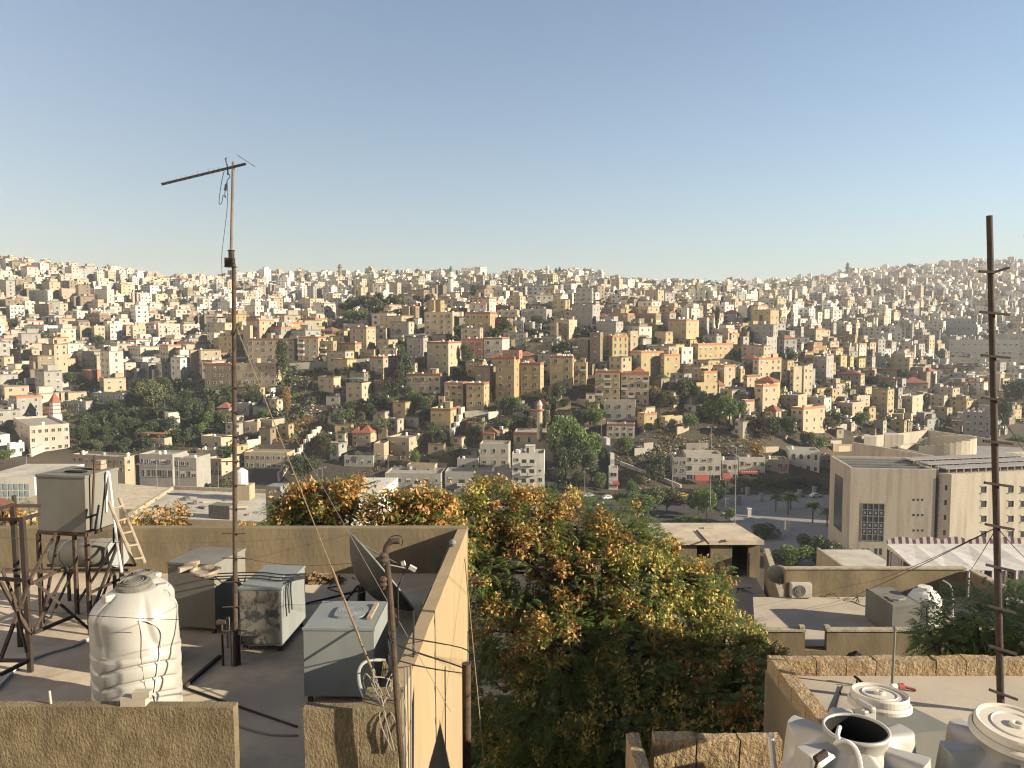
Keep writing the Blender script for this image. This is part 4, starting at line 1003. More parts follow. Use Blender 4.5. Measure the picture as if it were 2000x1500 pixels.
# people walking on the plaza, too small for limbs to show beyond a silhouette
def walker(label, px, py, top, legs):
    Y = -CZ / ray(px, py)[1]; g = at(px, py, Y); me = bpy.data.meshes.new('person')
    v = [(0, 0, .95), (0, 0, 1.2), (0, 0, 1.42), (0, 0, 1.52), (0, 0, 1.62), (-.09, 0, .9), (-.1, .08, .5), (-.11, -.1, .05), (.09, 0, .9), (.1, -.08, .5), (.11, .14, .05),
         (-.18, 0, 1.42), (-.24, .02, 1.15), (-.24, -.08, .92), (.18, 0, 1.42), (.24, .02, 1.15), (.24, -.08, .92)]
    e = [(0, 1), (1, 2), (2, 3), (3, 4), (0, 5), (5, 6), (6, 7), (0, 8), (8, 9), (9, 10), (2, 11), (11, 12), (12, 13), (2, 14), (14, 15), (15, 16)]
    me.from_pydata(v, e, []); o = link('person', me, loc=(g.x, g.y, .09))
    sk = o.modifiers.new('skin', 'SKIN'); sk.use_smooth_shade = True
    rad = [.15, .15, .16, .06, .11, .1, .07, .05, .1, .07, .05, .07, .05, .04, .07, .05, .04]
    for i, q in enumerate(me.skin_vertices[0].data): q.radius = (rad[i] * 1.05, rad[i] * .85); q.use_root = i == 0
    me.materials.append(MT[top]); tag(o, label, 'person', 'people on the plaza')
MT['cloth_red'] = mat('cloth_red', (.4, .06, .05)); MT['cloth_white'] = mat('cloth_white', (.7, .7, .7)); MT['cloth_dark'] = mat('cloth_dark', (.03, .03, .04))
for lb, px, py, c in (('person in white walking across the plaza', 1449, 962, 'cloth_white'), ('person in red standing on the plaza', 1456, 962, 'cloth_red'), ('person in dark clothes left of the one in white', 1437, 964, 'cloth_dark'),
                      ('person in dark clothes beside the palms', 1512, 968, 'cloth_dark')): walker(lb, px, py, c, c)
# ------------------------------------------------------------------ museum block
MT['museum_stone'] = None
m_, nt_, b_n = nt_new('museum_stone'); MT['museum_stone'] = m_
tcp = N(nt_, 'ShaderNodeTexCoord'); mp = N(nt_, 'ShaderNodeMapping'); mp.inputs['Rotation'].default_value = (R(90), 0, 0)
br = N(nt_, 'ShaderNodeTexBrick', Scale=1.6); br.inputs['Color1'].default_value = (.275, .243, .185, 1); br.inputs['Color2'].default_value = (.230, .200, .155, 1); br.inputs['Mortar'].default_value = (.205, .172, .132, 1); br.inputs['Mortar Size'].default_value = .01
nt_.links.new(tcp.outputs['Object'], mp.inputs[0]); nt_.links.new(mp.outputs[0], br.inputs['Vector'])
mp2 = N(nt_, 'ShaderNodeMapping'); mp2.inputs['Scale'].default_value = (.7, .7, .06); nt_.links.new(tcp.outputs['Object'], mp2.inputs[0])
nz = N(nt_, 'ShaderNodeTexNoise', Scale=1.0, Detail=5); nt_.links.new(mp2.outputs[0], nz.inputs['Vector'])
mr = N(nt_, 'ShaderNodeMapRange'); mr.inputs[1].default_value = .46; mr.inputs[2].default_value = .7; mr.inputs[4].default_value = .55; nt_.links.new(nz.outputs[0], mr.inputs[0])
mx = N(nt_, 'ShaderNodeMix', data_type='RGBA'); mx.inputs[7].default_value = (0.136, 0.104, 0.076, 1); nt_.links.new(mr.outputs[0], mx.inputs[0]); nt_.links.new(br.outputs[0], mx.inputs[6])
nt_.links.new(mx.outputs[2], b_n.inputs['Base Color']); b_n.inputs['Roughness'].default_value = .9
MT['museum_roof'] = mat('museum_roof', (.34, .32, .30), (.27, .25, .23), scale=.3, rough=.9)
Cm = at(1657, 1100, 204); ztop = at(1657, 914, 204).z
B0 = Vector((Cm.x, Cm.y)); L1 = at(1622, 890, 226); La = Vector((at(1622, 890, (ztop - CZ) / ray(1622, 890)[1]).x, (ztop - CZ) / ray(1622, 890)[1]))
e_side = (La - B0); DL = e_side.length; ey = e_side.normalized(); ex = Vector((ey.y, -ey.x))
th = math.atan2(ex.y, ex.x); Wm = 20.8
root = thing('museum_building', 'large pale stone museum block with louvred roof and tall latticed window', 'museum', (B0.x, B0.y, 0), th)
H = ztop
m = MB(); t = .6
o = [(0, 0), (Wm, 0), (Wm, DL), (0, DL)]; i_ = [(t, t), (Wm - t, t), (Wm - t, DL - t), (t, DL - t)]
for a in range(4):
    p, q = o[a], o[(a + 1) % 4]; r, s = i_[a], i_[(a + 1) % 4]
    m.quad((*p, -3), (*q, -3), (*q, H), (*p, H)); m.quad((*p, H), (*q, H), (*s, H), (*r, H)); m.quad((*s, H - 2), (*r, H - 2), (*r, H), (*s, H))
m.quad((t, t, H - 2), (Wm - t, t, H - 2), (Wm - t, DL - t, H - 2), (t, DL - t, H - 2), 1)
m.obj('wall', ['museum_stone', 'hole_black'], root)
for k in range(5):
    y = t + (DL - 2 * t) * (k + .5) / 5; m = MB(); m.box(t + .02, y - .35, H - .7, Wm - t - .02, y + .35, H - .3); m.obj('roof_louvre', ['shade_metal'], root)
def wpx(px, py):   # local x, z on the museum front for a picture point
    a, b = ray(px, py); den = ex.x * 1 - a * ex.y
    s_ = (a * B0.y - B0.x) / (ex.x - a * ex.y); Yp = B0.y + ex.y * s_
    return s_, CZ + b * Yp
def mwin(x0, y0, x1, y1, nm='window', grid=None):
    a, z1 = wpx(x0, y0); b, z0 = wpx(x1, y1); m = MB()
    m.box(a, -.012, z0, b, .01, z1, 0)
    if grid:
        for k in range(grid[0] + 1): x = a + (b - a) * k / grid[0]; m.box(x - .1, -.10, z0, x + .1, -.014, z1, 1)
        for k in range(grid[1] + 1): z = z0 + (z1 - z0) * k / grid[1]; m.box(a - .1, -.085, z - .1, b + .1, -.014, z + .1, 1)
        for k in range(grid[0]):
            for j in range(grid[1]):
                if j in (1, 2, 4): m.lathe([(.42, 0), (.42, .04), (.26, .04), (.26, 0)], 10, mi=1) if False else m.box(a + (b - a) * (k + .3) / grid[0], -.075, z0 + (z1 - z0) * (j + .3) / grid[1], a + (b - a) * (k + .7) / grid[0], -.016, z0 + (z1 - z0) * (j + .7) / grid[1], 1)
    m.obj(nm, ['glass_dark', 'shade_metal'], root)
mwin(1684, 983, 1725, 1057, 'latticed_window', (4, 6))
for yy in (976, 1006, 1036):
    for xx in (1782, 1790.5, 1799): mwin(xx, yy - 2, xx + 4.5, yy + 2.2)
for xx in (1683, 1692, 1708, 1717): mwin(xx, 1071, xx + 5.5, 1084)
m = MB(); m.box(-.012, DL * .35, at(1630, 1035, 214).z, .02, DL * .75, at(1630, 930, 214).z); m.obj('slot_window', ['glass_dark'], root)
# lattice stair tower
m = MB(); x0 = Wm + .05; x1 = x0 + 2.0
m.box(x0, .5, 0, x1, 3, H - 2.4, 0)
for k in range(14): m.box(x0, .36, H * k / 14, x1, .48, H * k / 14 + .14, 1)
for k in range(4): m.box(x0 + (x1 - x0) * k / 3 - .06, .33, 0, x0 + (x1 - x0) * k / 3 + .06, .47, H - 2.4, 1)
m.obj('stair_lattice', ['glass_dark', 'rust'], root)
# right wing, separate building
wz = at(1856, 928, 199).z
A = at(1830, 1000, 201.8); Bq = at(1856, 1000, 200.2); Cq = at(2080, 1000, 208)
root2 = thing('museum_wing', 'long sunlit museum wing with square deep windows and clerestory roofs', 'museum', (Bq.x, Bq.y, 0), math.atan2(Cq.y - Bq.y, Cq.x - Bq.x))
fx = Vector((Cq.x - Bq.x, Cq.y - Bq.y)); LW = fx.length; fx.normalize(); fy = Vector((-fx.y, fx.x))
al = Vector((A.x - Bq.x, A.y - Bq.y)); ax_, ay_ = al.dot(fx), al.dot(fy)
m = MB(); m.prism([(0, 0), (LW, 0), (LW, 20.5), (ax_, 20.5), (ax_, ay_)], -3, wz); m.obj('wall', ['museum_stone'], root2)
def w2(px, py):
    a, b = ray(px, py); s_ = (a * Bq.y - Bq.x) / (fx.x - a * fx.y); Yp = Bq.y + fx.y * s_; return s_, CZ + b * Yp
for px in (1921, 1946, 1974, 1998, 2020):
    for py in (956, 984, 1013, 1043):
        if px in (1946,): continue
        a, z = w2(px, py); m = MB(); hw, hh = .75, .85
        m.box(a - hw, -.02, z - hh, a + hw, .01, z + hh, 1); m.box(a + hw, -.24, z - hh - .15, a + hw + .16, .01, z + hh + .15, 0); m.box(a - hw - .16, -.24, z + hh, a + hw, .01, z + hh + .15, 0); m.box(a - hw - .16, -.24, z - hh - .15, a + hw, .01, z - hh, 0)
        m.obj('window', ['pale_wall', 'glass_dark'], root2)
for py in (954, 983, 1012, 1042):   # slim windows of the angled side
    m = MB(); q = al * .35; z = at(1840, py, 200).z; d = al.normalized(); 
    M_ = Matrix.Translation((ax_ * .38, ay_ * .38, z)) @ Matrix.Rotation(math.atan2(ay_, ax_), 4, 'Z'); m.tbox(M_, .55, .06, 1.3, 0); m.obj('slim_window', ['glass_dark'], root2)
for k, (y0, z0, dz) in enumerate(((.8, 0, 1.1), (7.0, .0, 1.2), (13.4, .0, 1.3))):
    m = MB(); m.box(-1.0, y0, wz + z0 + dz, LW, y0 + 4.0, wz + z0 + dz + .3, 0)
    n = 16
    for j in range(n): m.box(LW * j / n, y0 + .25, wz + .004, LW * j / n + .3, y0 + .6, wz + z0 + dz, 0)
    m.box(0, y0 + 1.2, wz + .004, LW, y0 + 3.6, wz + z0 + dz - .004, 1)
    m.obj('clerestory_roof', ['museum_roof', 'glass_dark'], root2)
# upper court with the drum
root3 = thing('museum_court', 'low museum court with sawtooth-edged drum and slanting walls', 'museum', (0, 0, 0))
def pw(pts, Y, z0=0, th_=.8, m3='museum_stone', nm='court_wall'):
    """thin upright wall through picture points of its top edge at given distances"""
    P = [at(px, py, y) for px, py, y in pts]
    for a, b in zip(P[:-1], P[1:]):
        d = Vector((b.x - a.x, b.y - a.y)).normalized(); n = Vector((-d.y, d.x)) * th_
        pl = [(a.x, a.y), (b.x, b.y), (b.x + n.x, b.y + n.y), (a.x + n.x, a.y + n.y)]; zs = [a.z, b.z, b.z, a.z]
        ar = sum(pl[i][0] * pl[(i + 1) % 4][1] - pl[(i + 1) % 4][0] * pl[i][1] for i in range(4))
        if ar < 0: pl.reverse(); zs.reverse()
        m = MB(); m.prism(pl, z0, zs); m.obj(nm, [m3], root3)
pw([(1666, 864, 262), (1720, 873, 256), (1847, 895, 236)], 0)
pw([(1847, 896, 236), (2060, 876, 246)], 0)
pw([(1668, 852, 292), (1706, 851, 296), (1762, 846, 305), (1812, 840, 312), (1900, 852, 300), (2060, 874, 292)], 0)
zc = at(1815, 885, 275).z - 1.0
m = MB(); m.prism([(at(1670, 870, 264).x, 264), (at(1847, 900, 238).x, 238), (at(2060, 880, 247).x, 247), (at(2060, 874, 291).x, 291), (at(1815, 840, 310).x, 310), (at(1672, 852, 291).x, 291)], 0, zc); m.obj('court_roof', ['museum_roof'], root3)
c = at(1829, 870, 275); m = MB(); r_o = at(1897, 870, 275).x - c.x; n = 40
for k in range(n):
    a0, a1 = 2 * math.pi * k / n, 2 * math.pi * (k + 1) / n
    am = (a0 + a1) / 2; zt = zc + 2.2 + 3.6 * max(0, min(1, (math.sin(-am + .3) + .9) / 1.6))
    zt = zc + 3.2 + round(4.2 * max(0, math.cos(am + .5) * .5 + .5) * 3) / 3
    if math.cos(am - 2.6) > .45: zt = zc + 2.6
    pl = [(c.x + rr * math.cos(a), c.y + rr * math.sin(a)) for rr, a in ((r_o, a0), (r_o, a1), (r_o - .9, a1), (r_o - .9, a0))]
    m.prism(pl, zc + .002, zt)
m.obj('drum', ['museum_stone'], root3)
p = at(1718, 862, 272); m = MB(); s = 2.2; m.add([(p.x - s, p.y - s, zc), (p.x + s, p.y - s, zc), (p.x + s, p.y + s, zc), (p.x - s, p.y + s, zc), (p.x, p.y, zc + 3.6)], [(0, 1, 4), (1, 2, 4), (2, 3, 4), (3, 0, 4)]); m.obj('glass_pyramid', ['skylight'], root3) if 'skylight' in MT else None
for x0, x1, yt in ((1688, 1712, 853), (1728, 1765, 850)):
    a = at(x0, yt, 286); b = at(x1, yt, 286); m = MB(); m.prism([(a.x, 286), (b.x, 286), (b.x, 293), (a.x + 3, 293)], zc - .5, a.z); m.obj('court_room', ['museum_stone'], root3)
# neighbouring low roofs and the striped tent
root = thing('low_flat_house', 'small low flat roof between green bushes and striped tent', 'house', (0, 0, 0), 0)
a = at(1632, 1096, 95); b = at(1722, 1106, 95); m = MB(); z = a.z
m.prism([(a.x, 92), (b.x + 1, 92), (b.x + 1, 101), (a.x, 101)], z - 9, z - .25, 0, None, 1); m.box(a.x, 92, z - .25, b.x + 1, 92.3, z); m.box(a.x, 92.3, z - .25, a.x + .3, 101, z); m.obj('wall', ['sand_wall', 'roof_light'], root)
m_, nt_, b_n = nt_new('stripe_cloth'); MT['stripe'] = m_
tcp = N(nt_, 'ShaderNodeTexCoord'); wv = N(nt_, 'ShaderNodeTexWave', Scale=.62, wave_type='BANDS', bands_direction='DIAGONAL'); wv.bands_direction = 'X'
sx = N(nt_, 'ShaderNodeSeparateXYZ'); nt_.links.new(tcp.outputs['Object'], sx.inputs[0]); ad = N(nt_, 'ShaderNodeMath', operation='ADD'); nt_.links.new(sx.outputs[0], ad.inputs[0]); nt_.links.new(sx.outputs[1], ad.inputs[1])
fr = N(nt_, 'ShaderNodeMath', operation='MULTIPLY'); fr.inputs[1].default_value = 1.35; nt_.links.new(ad.outputs[0], fr.inputs[0]); f2 = N(nt_, 'ShaderNodeMath', operation='FRACT'); nt_.links.new(fr.outputs[0], f2.inputs[0])
gt = N(nt_, 'ShaderNodeMath', operation='GREATER_THAN'); gt.inputs[1].default_value = .5; nt_.links.new(f2.outputs[0], gt.inputs[0])
mx = N(nt_, 'ShaderNodeMix', data_type='RGBA'); mx.inputs[6].default_value = (.04, .02, .03, 1); mx.inputs[7].default_value = (0.240, 0.208, 0.200, 1); nt_.links.new(gt.outputs[0], mx.inputs[0]); nt_.links.new(mx.outputs[2], b_n.inputs['Base Color']); b_n.inputs['Roughness'].default_value = .95
MT['tent_roof'] = mat('tent_roof', (.64, .61, .57), (.55, .52, .49), scale=1.2, rough=.95, bump=.2, c3=(.42, .36, .34), s3=.6)
za = at(1800, 1114, 75); q0 = at(1791, 1114, 75); q1 = at(2080, 1119, 75)
zr = q0.z; Yb = (zr + .5 - CZ) / ray(1732, 1062)[1]; p0 = at(1732, 1062, Yb)
root = thing('striped_tent', 'long tent with pale roof panels and dark striped side curtains', 'tent', (q0.x, 75, 0), 0)
m = MB(); n = 5; lx = q1.x - q0.x; bx_ = p0.x - q0.x; dep = Yb - 75
for k in range(n):
    a, b = lx * k / n, lx * (k + 1) / n; mid = (a + b) / 2
    A0, B0_, C0, D0 = (a, 0, zr), (b, 0, zr), (b + bx_, dep, zr + .5), (a + bx_, dep, zr + .5); Mc = (mid + bx_ / 2, dep / 2, zr + .12)
    m.add([A0, B0_, C0, D0, Mc], [(0, 1, 4), (1, 2, 4), (2, 3, 4), (3, 0, 4)])
m.obj('roof_cloth', ['tent_roof'], root)
for (a, b, nm) in (((0, 0), (lx, 0), 'f'), ((0, 0), (bx_, dep), 's')):
    m = MB(); steps = 60; a = Vector(a); b = Vector(b); d = (b - a).normalized(); nn = Vector((d.y, -d.x))
    pts = [a + (b - a) * k / steps + nn * (.12 * math.sin(k * 1.3)) for k in range(steps + 1)]
    for p, q in zip(pts[:-1], pts[1:]): m.quad((p.x, p.y, zr - 4.2), (q.x, q.y, zr - 4.2), (q.x, q.y, zr - .03), (p.x, p.y, zr - .03)); 
    m.obj('side_curtain', ['stripe'], root)
for k in range(5):   # scalloped rear valance pieces
    m = MB(); a = lx * k / 5 + bx_; 
    for j in range(10): m.quad((a + lx / 50 * j, dep + .02, zr + .45), (a + lx / 50 * (j + 1), dep + .02, zr + .45), (a + lx / 50 * (j + 1), dep + .1, zr + .95 + .3 * math.sin(j * .35)), (a + lx / 50 * j, dep + .1, zr + .95 + .3 * math.sin((j - 1) * .35)))
    m.obj('valance', ['stripe'], root)
for k in range(6):
    m = MB(); m.cyl((lx * k / 5, -.2, zr - 4.2), (lx * k / 5, -.2, zr + .1), .05, 8); m.obj('pole', ['rust'], root)
root = thing('terrace_house', 'house under the striped tent with a tent on its roof terrace', 'house', (q0.x, 75, 0), 0)
m = MB(); m.prism([(-.4, -.6), (lx + 2, -.6), (lx + 2 + bx_, dep + .5), (bx_ - .6, dep + .5)], 14, zr - 4.2); m.obj('wall', ['sand_wall'], root)
# ================================================================== FOREGROUND
m_ = mat('rough_render', (.29, .225, .125), (.17, .125, .068), scale=6.0, rough=.95, bump=1.0, bscale=34, dist=.035, c3=(.13, .095, .055), s3=1.1, w3=.6, stretch=(1, 1, .6)); MT['rough_render'] = m_
MT['smooth_render'] = mat('smooth_render', (.42, .315, .18), (.355, .265, .15), scale=1.3, rough=.9, bump=.12, bscale=9, dist=.03, c3=(.40, .29, .16), s3=.7, w3=.5, stretch=(1, 1, .25))
MT['stained_render'] = mat('stained_render', (.29, .225, .135), (.20, .155, .09), scale=1.0, rough=.95, bump=.3, bscale=12, dist=.03, c3=(.12, .10, .075), s3=.8, w3=.8, stretch=(1, 1, .4))
MT['coping'] = mat('coping', (.50, .43, .32), (.36, .30, .21), scale=4, rough=.95, bump=.5, bscale=18, dist=.03, c3=(.20, .17, .13), s3=2)
MT['roof_deck'] = mat('roof_deck', (.66, .55, .41), (.52, .43, .32), scale=.9, rough=.95, bump=.2, bscale=10, dist=.02, c3=(.30, .24, .17), s3=.6, w3=.85)
MT['concrete_pale'] = mat('concrete_pale', (.56, .48, .38), (.46, .39, .30), scale=.8, rough=.95, bump=.15, bscale=12, dist=.02, c3=(.30, .25, .19), s3=.5, w3=.5)
MT['rough_stone'] = mat('rough_stone', (.46, .33, .18), (.30, .20, .10), scale=6, rough=.95, bump=1.0, bscale=22, dist=.05, c3=(.55, .45, .32), s3=3, w3=.6)
RZ = 54.6; PT = 55.6
def wob(m_obj, amp, sc_=3.0):
    """slightly uneven edges on masonry"""
    for v in m_obj.data.vertices:
        p = v.co
        v.co = p + Vector((mnoise.noise(p * sc_), mnoise.noise(p * sc_ + Vector((9, 3, 1))), mnoise.noise(p * sc_ + Vector((1, 7, 5))))) * amp
def bevel(o, w=.02, seg=2):
    b = o.modifiers.new('bevel', 'BEVEL'); b.width = w; b.segments = seg; b.limit_method = 'ANGLE'; b.angle_limit = R(40); return o
def subd_wall(name, mats, parent, poly, z0, z1, amp=.012, cuts=26):
    m = MB(); m.prism(poly, z0, z1); o = m.obj(name, mats, parent)
    import bmesh
    bm = bmesh.new(); bm.from_mesh(o.data)
    for _ in range(4):
        long = [e for e in bm.edges if e.calc_length() > .35]
        if not long: break
        bmesh.ops.subdivide_edges(bm, edges=long, cuts=1, use_grid_fill=True)
    bm.to_mesh(o.data); bm.free(); wob(o, amp); return o
bld = thing('rendered_flat_house', 'ochre rendered flat-roofed house filling the lower left with its cluttered walled roof', 'house', (0, 0, 0))
m = MB(); m.prism([(-17, 9.0), (-1.35, 9.0), (-1.12, 17.3), (-17, 17.3)], 53.9, RZ); m.obj('roof_deck', ['roof_deck'], bld)
xi = lambda Y: -1.52 + (Y - 9.5) / 7.7 * .32
xo = lambda Y: xi(Y) + .21
subd_wall('right_parapet', ['smooth_render'], bld, [(xi(9.52), 9.52), (xo(9.52), 9.52), (xo(17.25), 17.25), (xi(17.25), 17.25)], 46, PT, .010)
subd_wall('corner_pier', ['rough_render'], bld, [(-1.78, 8.97), (xo(8.97), 8.97), (xo(9.518), 9.518), (-1.78, 9.518)], 46, PT - .004, .008)
subd_wall('back_parapet', ['stained_render'], bld, [(-17, 17.25), (xo(17.25) - .004, 17.25), (xo(17.5) - .004, 17.5), (-17, 17.5)], 46, PT + .01, .010)
subd_wall('front_parapet', ['rough_render'], bld, [(-17, 8.98), (-3.24, 8.98), (-3.24, 9.13), (-17, 9.13)], 50, PT, .016)
subd_wall('front_parapet', ['rough_render'], bld, [(-2.42, 8.95), (-1.782, 8.95), (-1.782, 9.10), (-2.42, 9.10)], 50, PT - .002, .016)
m = MB(); m.prism([(-17, 9.14), (-17, 17.2), (-17.3, 17.2), (-17.3, 9.14)][::-1], 46, PT); m.obj('left_parapet', ['stained_render'], bld)
def rp(px, py): return on_z(px, py, RZ)     # point of the roof deck seen at a pixel
# corrugated / broken block on the front parapet, small stub rods
m = MB(); p = at(268, 1378, 9.05); m.box(p.x - .17, 8.99, PT + .004, p.x + .12, 9.12, PT + .10); m.box(p.x - .03, 8.99, PT + .10, p.x + .17, 9.1, PT + .17)
o = m.obj('broken_block', ['concrete_pale']); wob(o, .012, 9); tag(o, 'broken concrete block lying on the front parapet before the big white tank', 'block')
m = MB(); p = at(100, 1380, 9.05); m.cyl((p.x, 9.06, PT - .1), (p.x - .02, 9.06, PT + .16), .014, 8); tag(m.obj('pipe_stub', ['concrete_pale']), 'short pipe stub standing on the left front parapet', 'pipe')
# ---------------- white plastic water tank
def pe_tank(label, loc, Rr, H, rz=0, lid='roof_grey', lidlabel=None, lidtilt=6, cat='water tank'):
    root = thing('plastic_water_tank', label, cat, loc, rz, 'large white plastic tanks')
    nu, nv = 180, 200; v = []; f = []
    for j in range(nv + 1):
        h = j / nv
        for i in range(nu):
            a = 2 * math.pi * i / nu
            z = h * H
            hb = h
            if hb < .80: r = 1.0
            else:
                q = (hb - .80) / .20; r = 1 - .52 * q ** 1.9
            r *= Rr
            if .05 < hb < .57:           # smile-shaped ribs, three lobes round the tank
                lob = abs(((a * 3 / (2 * math.pi)) % 1) - .5) * 2
                ph = (hb - .05 + .075 * lob ** 2) / .115
                fr_ = ph % 1.0; w = min(1, (1 - lob) * 5) * min(1, (.57 - hb) / .03, (hb - .05) / .03)
                dg = min(fr_, 1 - fr_)
                r += Rr * w * (.026 * math.sin(math.pi * fr_) - .060 * math.exp(-(dg / .085) ** 2))
            elif hb >= .57:               # broad rounded panels parted by curving grooves
                q = min(1, (hb - .57) / .08); s6 = (a * 5 / (2 * math.pi) + .22 * math.sin((hb - .57) * 6)) % 1
                gv = max(0, 1 - abs(s6 - .5) / .13); gv = gv * gv * (3 - 2 * gv)
                pan = math.cos((s6) * 2 * math.pi)
                r += Rr * q * (.018 * pan - .055 * gv) * (1 if hb < .92 else max(0, (1 - hb) / .08))
            v.append((r * math.cos(a), r * math.sin(a), z))
    for j in range(nv):
        for i in range(nu): f.append((j * nu + i, j * nu + (i + 1) % nu, (j + 1) * nu + (i + 1) % nu, (j + 1) * nu + i))
    f.append(tuple(range(nv * nu, (nv + 1) * nu))); f.append(tuple(reversed(range(nu))))
    me = bpy.data.meshes.new('body'); me.from_pydata(v, [], f); me.materials.append(MT['pe_white']); link('body', me, root, True)
    for k in range(3):
        a = R(100 * k + 30); m = MB(); M_ = Matrix.Translation((Rr * .62 * math.cos(a), Rr * .62 * math.sin(a), H * .975)) @ Matrix.Rotation(a, 4, 'Z'); m.tbox(M_, .16 * Rr / .6, .12, .10, 0)
        bevel(m.obj('lifting_lug', ['pe_white'], root), .025, 3)
    m = MB(); m.lathe([(Rr * .42, 0), (Rr * .42, .04), (Rr * .40, .07), (Rr * .3, .085), (Rr * .15, .10), (.02, .10)], 28)
    for k in range(3): m.lathe([(Rr * (.12 + .09 * k), .088), (Rr * (.12 + .09 * k), .105), (Rr * (.14 + .09 * k), .105), (Rr * (.14 + .09 * k), .088)], 28, cap0=False, cap1=False)
    o = m.obj('lid', [lid], root); o.location = (0, 0, H + .01); o.rotation_euler = (R(lidtilt), R(-3), 0); bevel(o, .01)
    return root
MT['lid_grey2'] = mat('lid_grey2', (.26, .21, .17), (.16, .13, .11), scale=8, rough=.8)
MT['lid_grey'] = mat('lid_grey', (.20, .19, .16), (.14, .13, .11), scale=6, rough=.95, bump=.4, c3=(.3, .28, .24), s3=4)
_zt = at(264, 1133, 10.75).z - RZ - .11; _rt = (at(353, 1250, 10.75).x - at(177, 1250, 10.75).x) / 2 * .90
t1 = pe_tank('big white ribbed plastic tank with grey lid behind the front parapet', (*at(264, 1200, 10.75).xy, RZ), _rt, _zt, R(2), 'lid_grey')
pe_tank('second white plastic tank mostly hidden behind the big ribbed one', (*at(276, 1150, 12.45).xy, RZ), .48, 1.42, R(35), 'lid_grey', lidtilt=0)
# hose and cables on the big tank
tx, ty = at(264, 1200, 10.75).xy
def onT(ang, z, rr=.615): rr = rr / .61 * _rt; return (tx + rr * math.cos(ang), ty + rr * math.sin(ang), RZ + z * _zt / 2.06)
m = MB(); m.tube(bez([onT(-1.05, 1.72, .60), onT(-1.0, 1.5, .615), onT(-1.02, 1.2, .62), onT(-.98, .85, .625), onT(-.9, .5, .63), onT(-.8, .1, .64)]), .004, 5); tag(m.obj('cable', ['cable_grey']), 'thin grey cable hanging straight down the big white tank', 'cable')
m = MB(); m.tube(bez([onT(-1.05, 1.74, .60), onT(-.8, 1.68, .60), onT(-.55, 1.45, .63), onT(-.7, .9, .64), onT(-.75, .45, .65), onT(-.45, .0, .85)]), .008, 6); tag(m.obj('hose', ['cable_white']), 'white hose running down the sunny right side of the big white tank', 'hose')
m = MB(); m.tube(bez([rp(-10, 1352), rp(30, 1310), rp(58, 1292), rp(100, 1276), rp(140, 1265), rp(176, 1250)]) , .022, 7); o = m.obj('hose', ['cable_white']); o.location.z = .024; tag(o, 'white hose lying across the roof left of the big tank', 'hose')
# ---------------- sheet-steel tanks
def steel_tank(label, x0, xs, yt, Y, D, H, z=RZ, rz=0, legs=.1, mats='galv', hatch=True, xw=None, group='steel box tanks'):
    a = at(x0, yt, Y); b = at(xs, yt, Y); Wt = (b - a).length
    root = thing('steel_water_tank', label, 'water tank', (a.x, Y, z), rz, group)
    m = MB(); m.box(0, 0, legs, Wt, D, legs + H); m.box(-.012, -.012, legs + H - .045, Wt + .012, 0, legs + H + .004); m.box(Wt, -.012, legs + H - .045, Wt + .012, D + .012, legs + H + .004)
    bevel(m.obj('box', [mats], root), .006)
    if legs > .03:
        for x in (.04, Wt - .1):
            for y in (.04, D - .1): m = MB(); m.box(x, y, 0, x + .06, y + .06, legs - .001); m.obj('foot', ['rust'], root)
    if hatch:
        m = MB(); cx, cy_ = Wt * .56, D * .52; s = Wt * .23
        pts = [(cx + s * (abs(math.cos(t)) ** .4) * (1 if math.cos(t) > 0 else -1), cy_ + s * 1.0 * (abs(math.sin(t)) ** .4) * (1 if math.sin(t) > 0 else -1)) for t in np.linspace(0, 2 * math.pi, 40, endpoint=False)]
        zt = legs + H; m.prism(pts, zt + .001, zt + .035)
        for q in (.35, .55, .75): m.lathe([(s * q, zt + .034), (s * q + .008, zt + .043), (s * q + .02, zt + .034)], 32, (cx, cy_, 0), cap0=False, cap1=False)
        bevel(m.obj('hatch', [mats], root), .01)
    root['_s'] = (Wt, D, H + legs); return root
C_ = steel_tank('pale grey steel tank with ringed hatch beside the right parapet', 592, 731, 1243, 11.15, 1.12, 1.02, rz=R(-1), mats='galv')
m = MB(); W3 = C_['_s'][0]; m.box(W3 * .84, .30, 1.125, W3 * .90, .95, 1.165); m.box(W3 * .79, .55, 1.125, W3 * .835, .66, 1.15); m.obj('strap', ['wood_light'], C_)
A_ = steel_tank('grey steel tank with bricks and clay pots on its lid', 328, 428, 1133, 13.9, 1.05, 1.16, rz=R(-11), mats='galv_dull', hatch=False)
# stencilled dark front
m_, nt_, b_n = nt_new('peeling_panel'); MT['peeling'] = m_
tcp = N(nt_, 'ShaderNodeTexCoord'); nz = N(nt_, 'ShaderNodeTexNoise', Scale=4.2, Detail=7, Roughness=.68, Distortion=.4); nt_.links.new(tcp.outputs['Object'], nz.inputs['Vector'])
rp_ = N(nt_, 'ShaderNodeMapRange'); rp_.inputs[1].default_value = .49; rp_.inputs[2].default_value = .56; nt_.links.new(nz.outputs[0], rp_.inputs[0])
mx = N(nt_, 'ShaderNodeMix', data_type='RGBA'); mx.inputs[6].default_value = (.13, .115, .09, 1); mx.inputs[7].default_value = (.03, .028, .026, 1); nt_.links.new(rp_.outputs[0], mx.inputs[0]); nt_.links.new(mx.outputs[2], b_n.inputs['Base Color']); b_n.inputs['Roughness'].default_value = .8
B_ = steel_tank('steel tank with black peeling front beside the antenna mast foot', 466, 551, 1164, 13.0, 1.25, 1.0, rz=R(-3), mats='galv', hatch=False)
Wb = B_['_s'][0]; m = MB(); m.box(.03, -.022, .14, Wb - .03, -.014, 1.04); m.obj('peeling_panel', ['peeling'], B_)
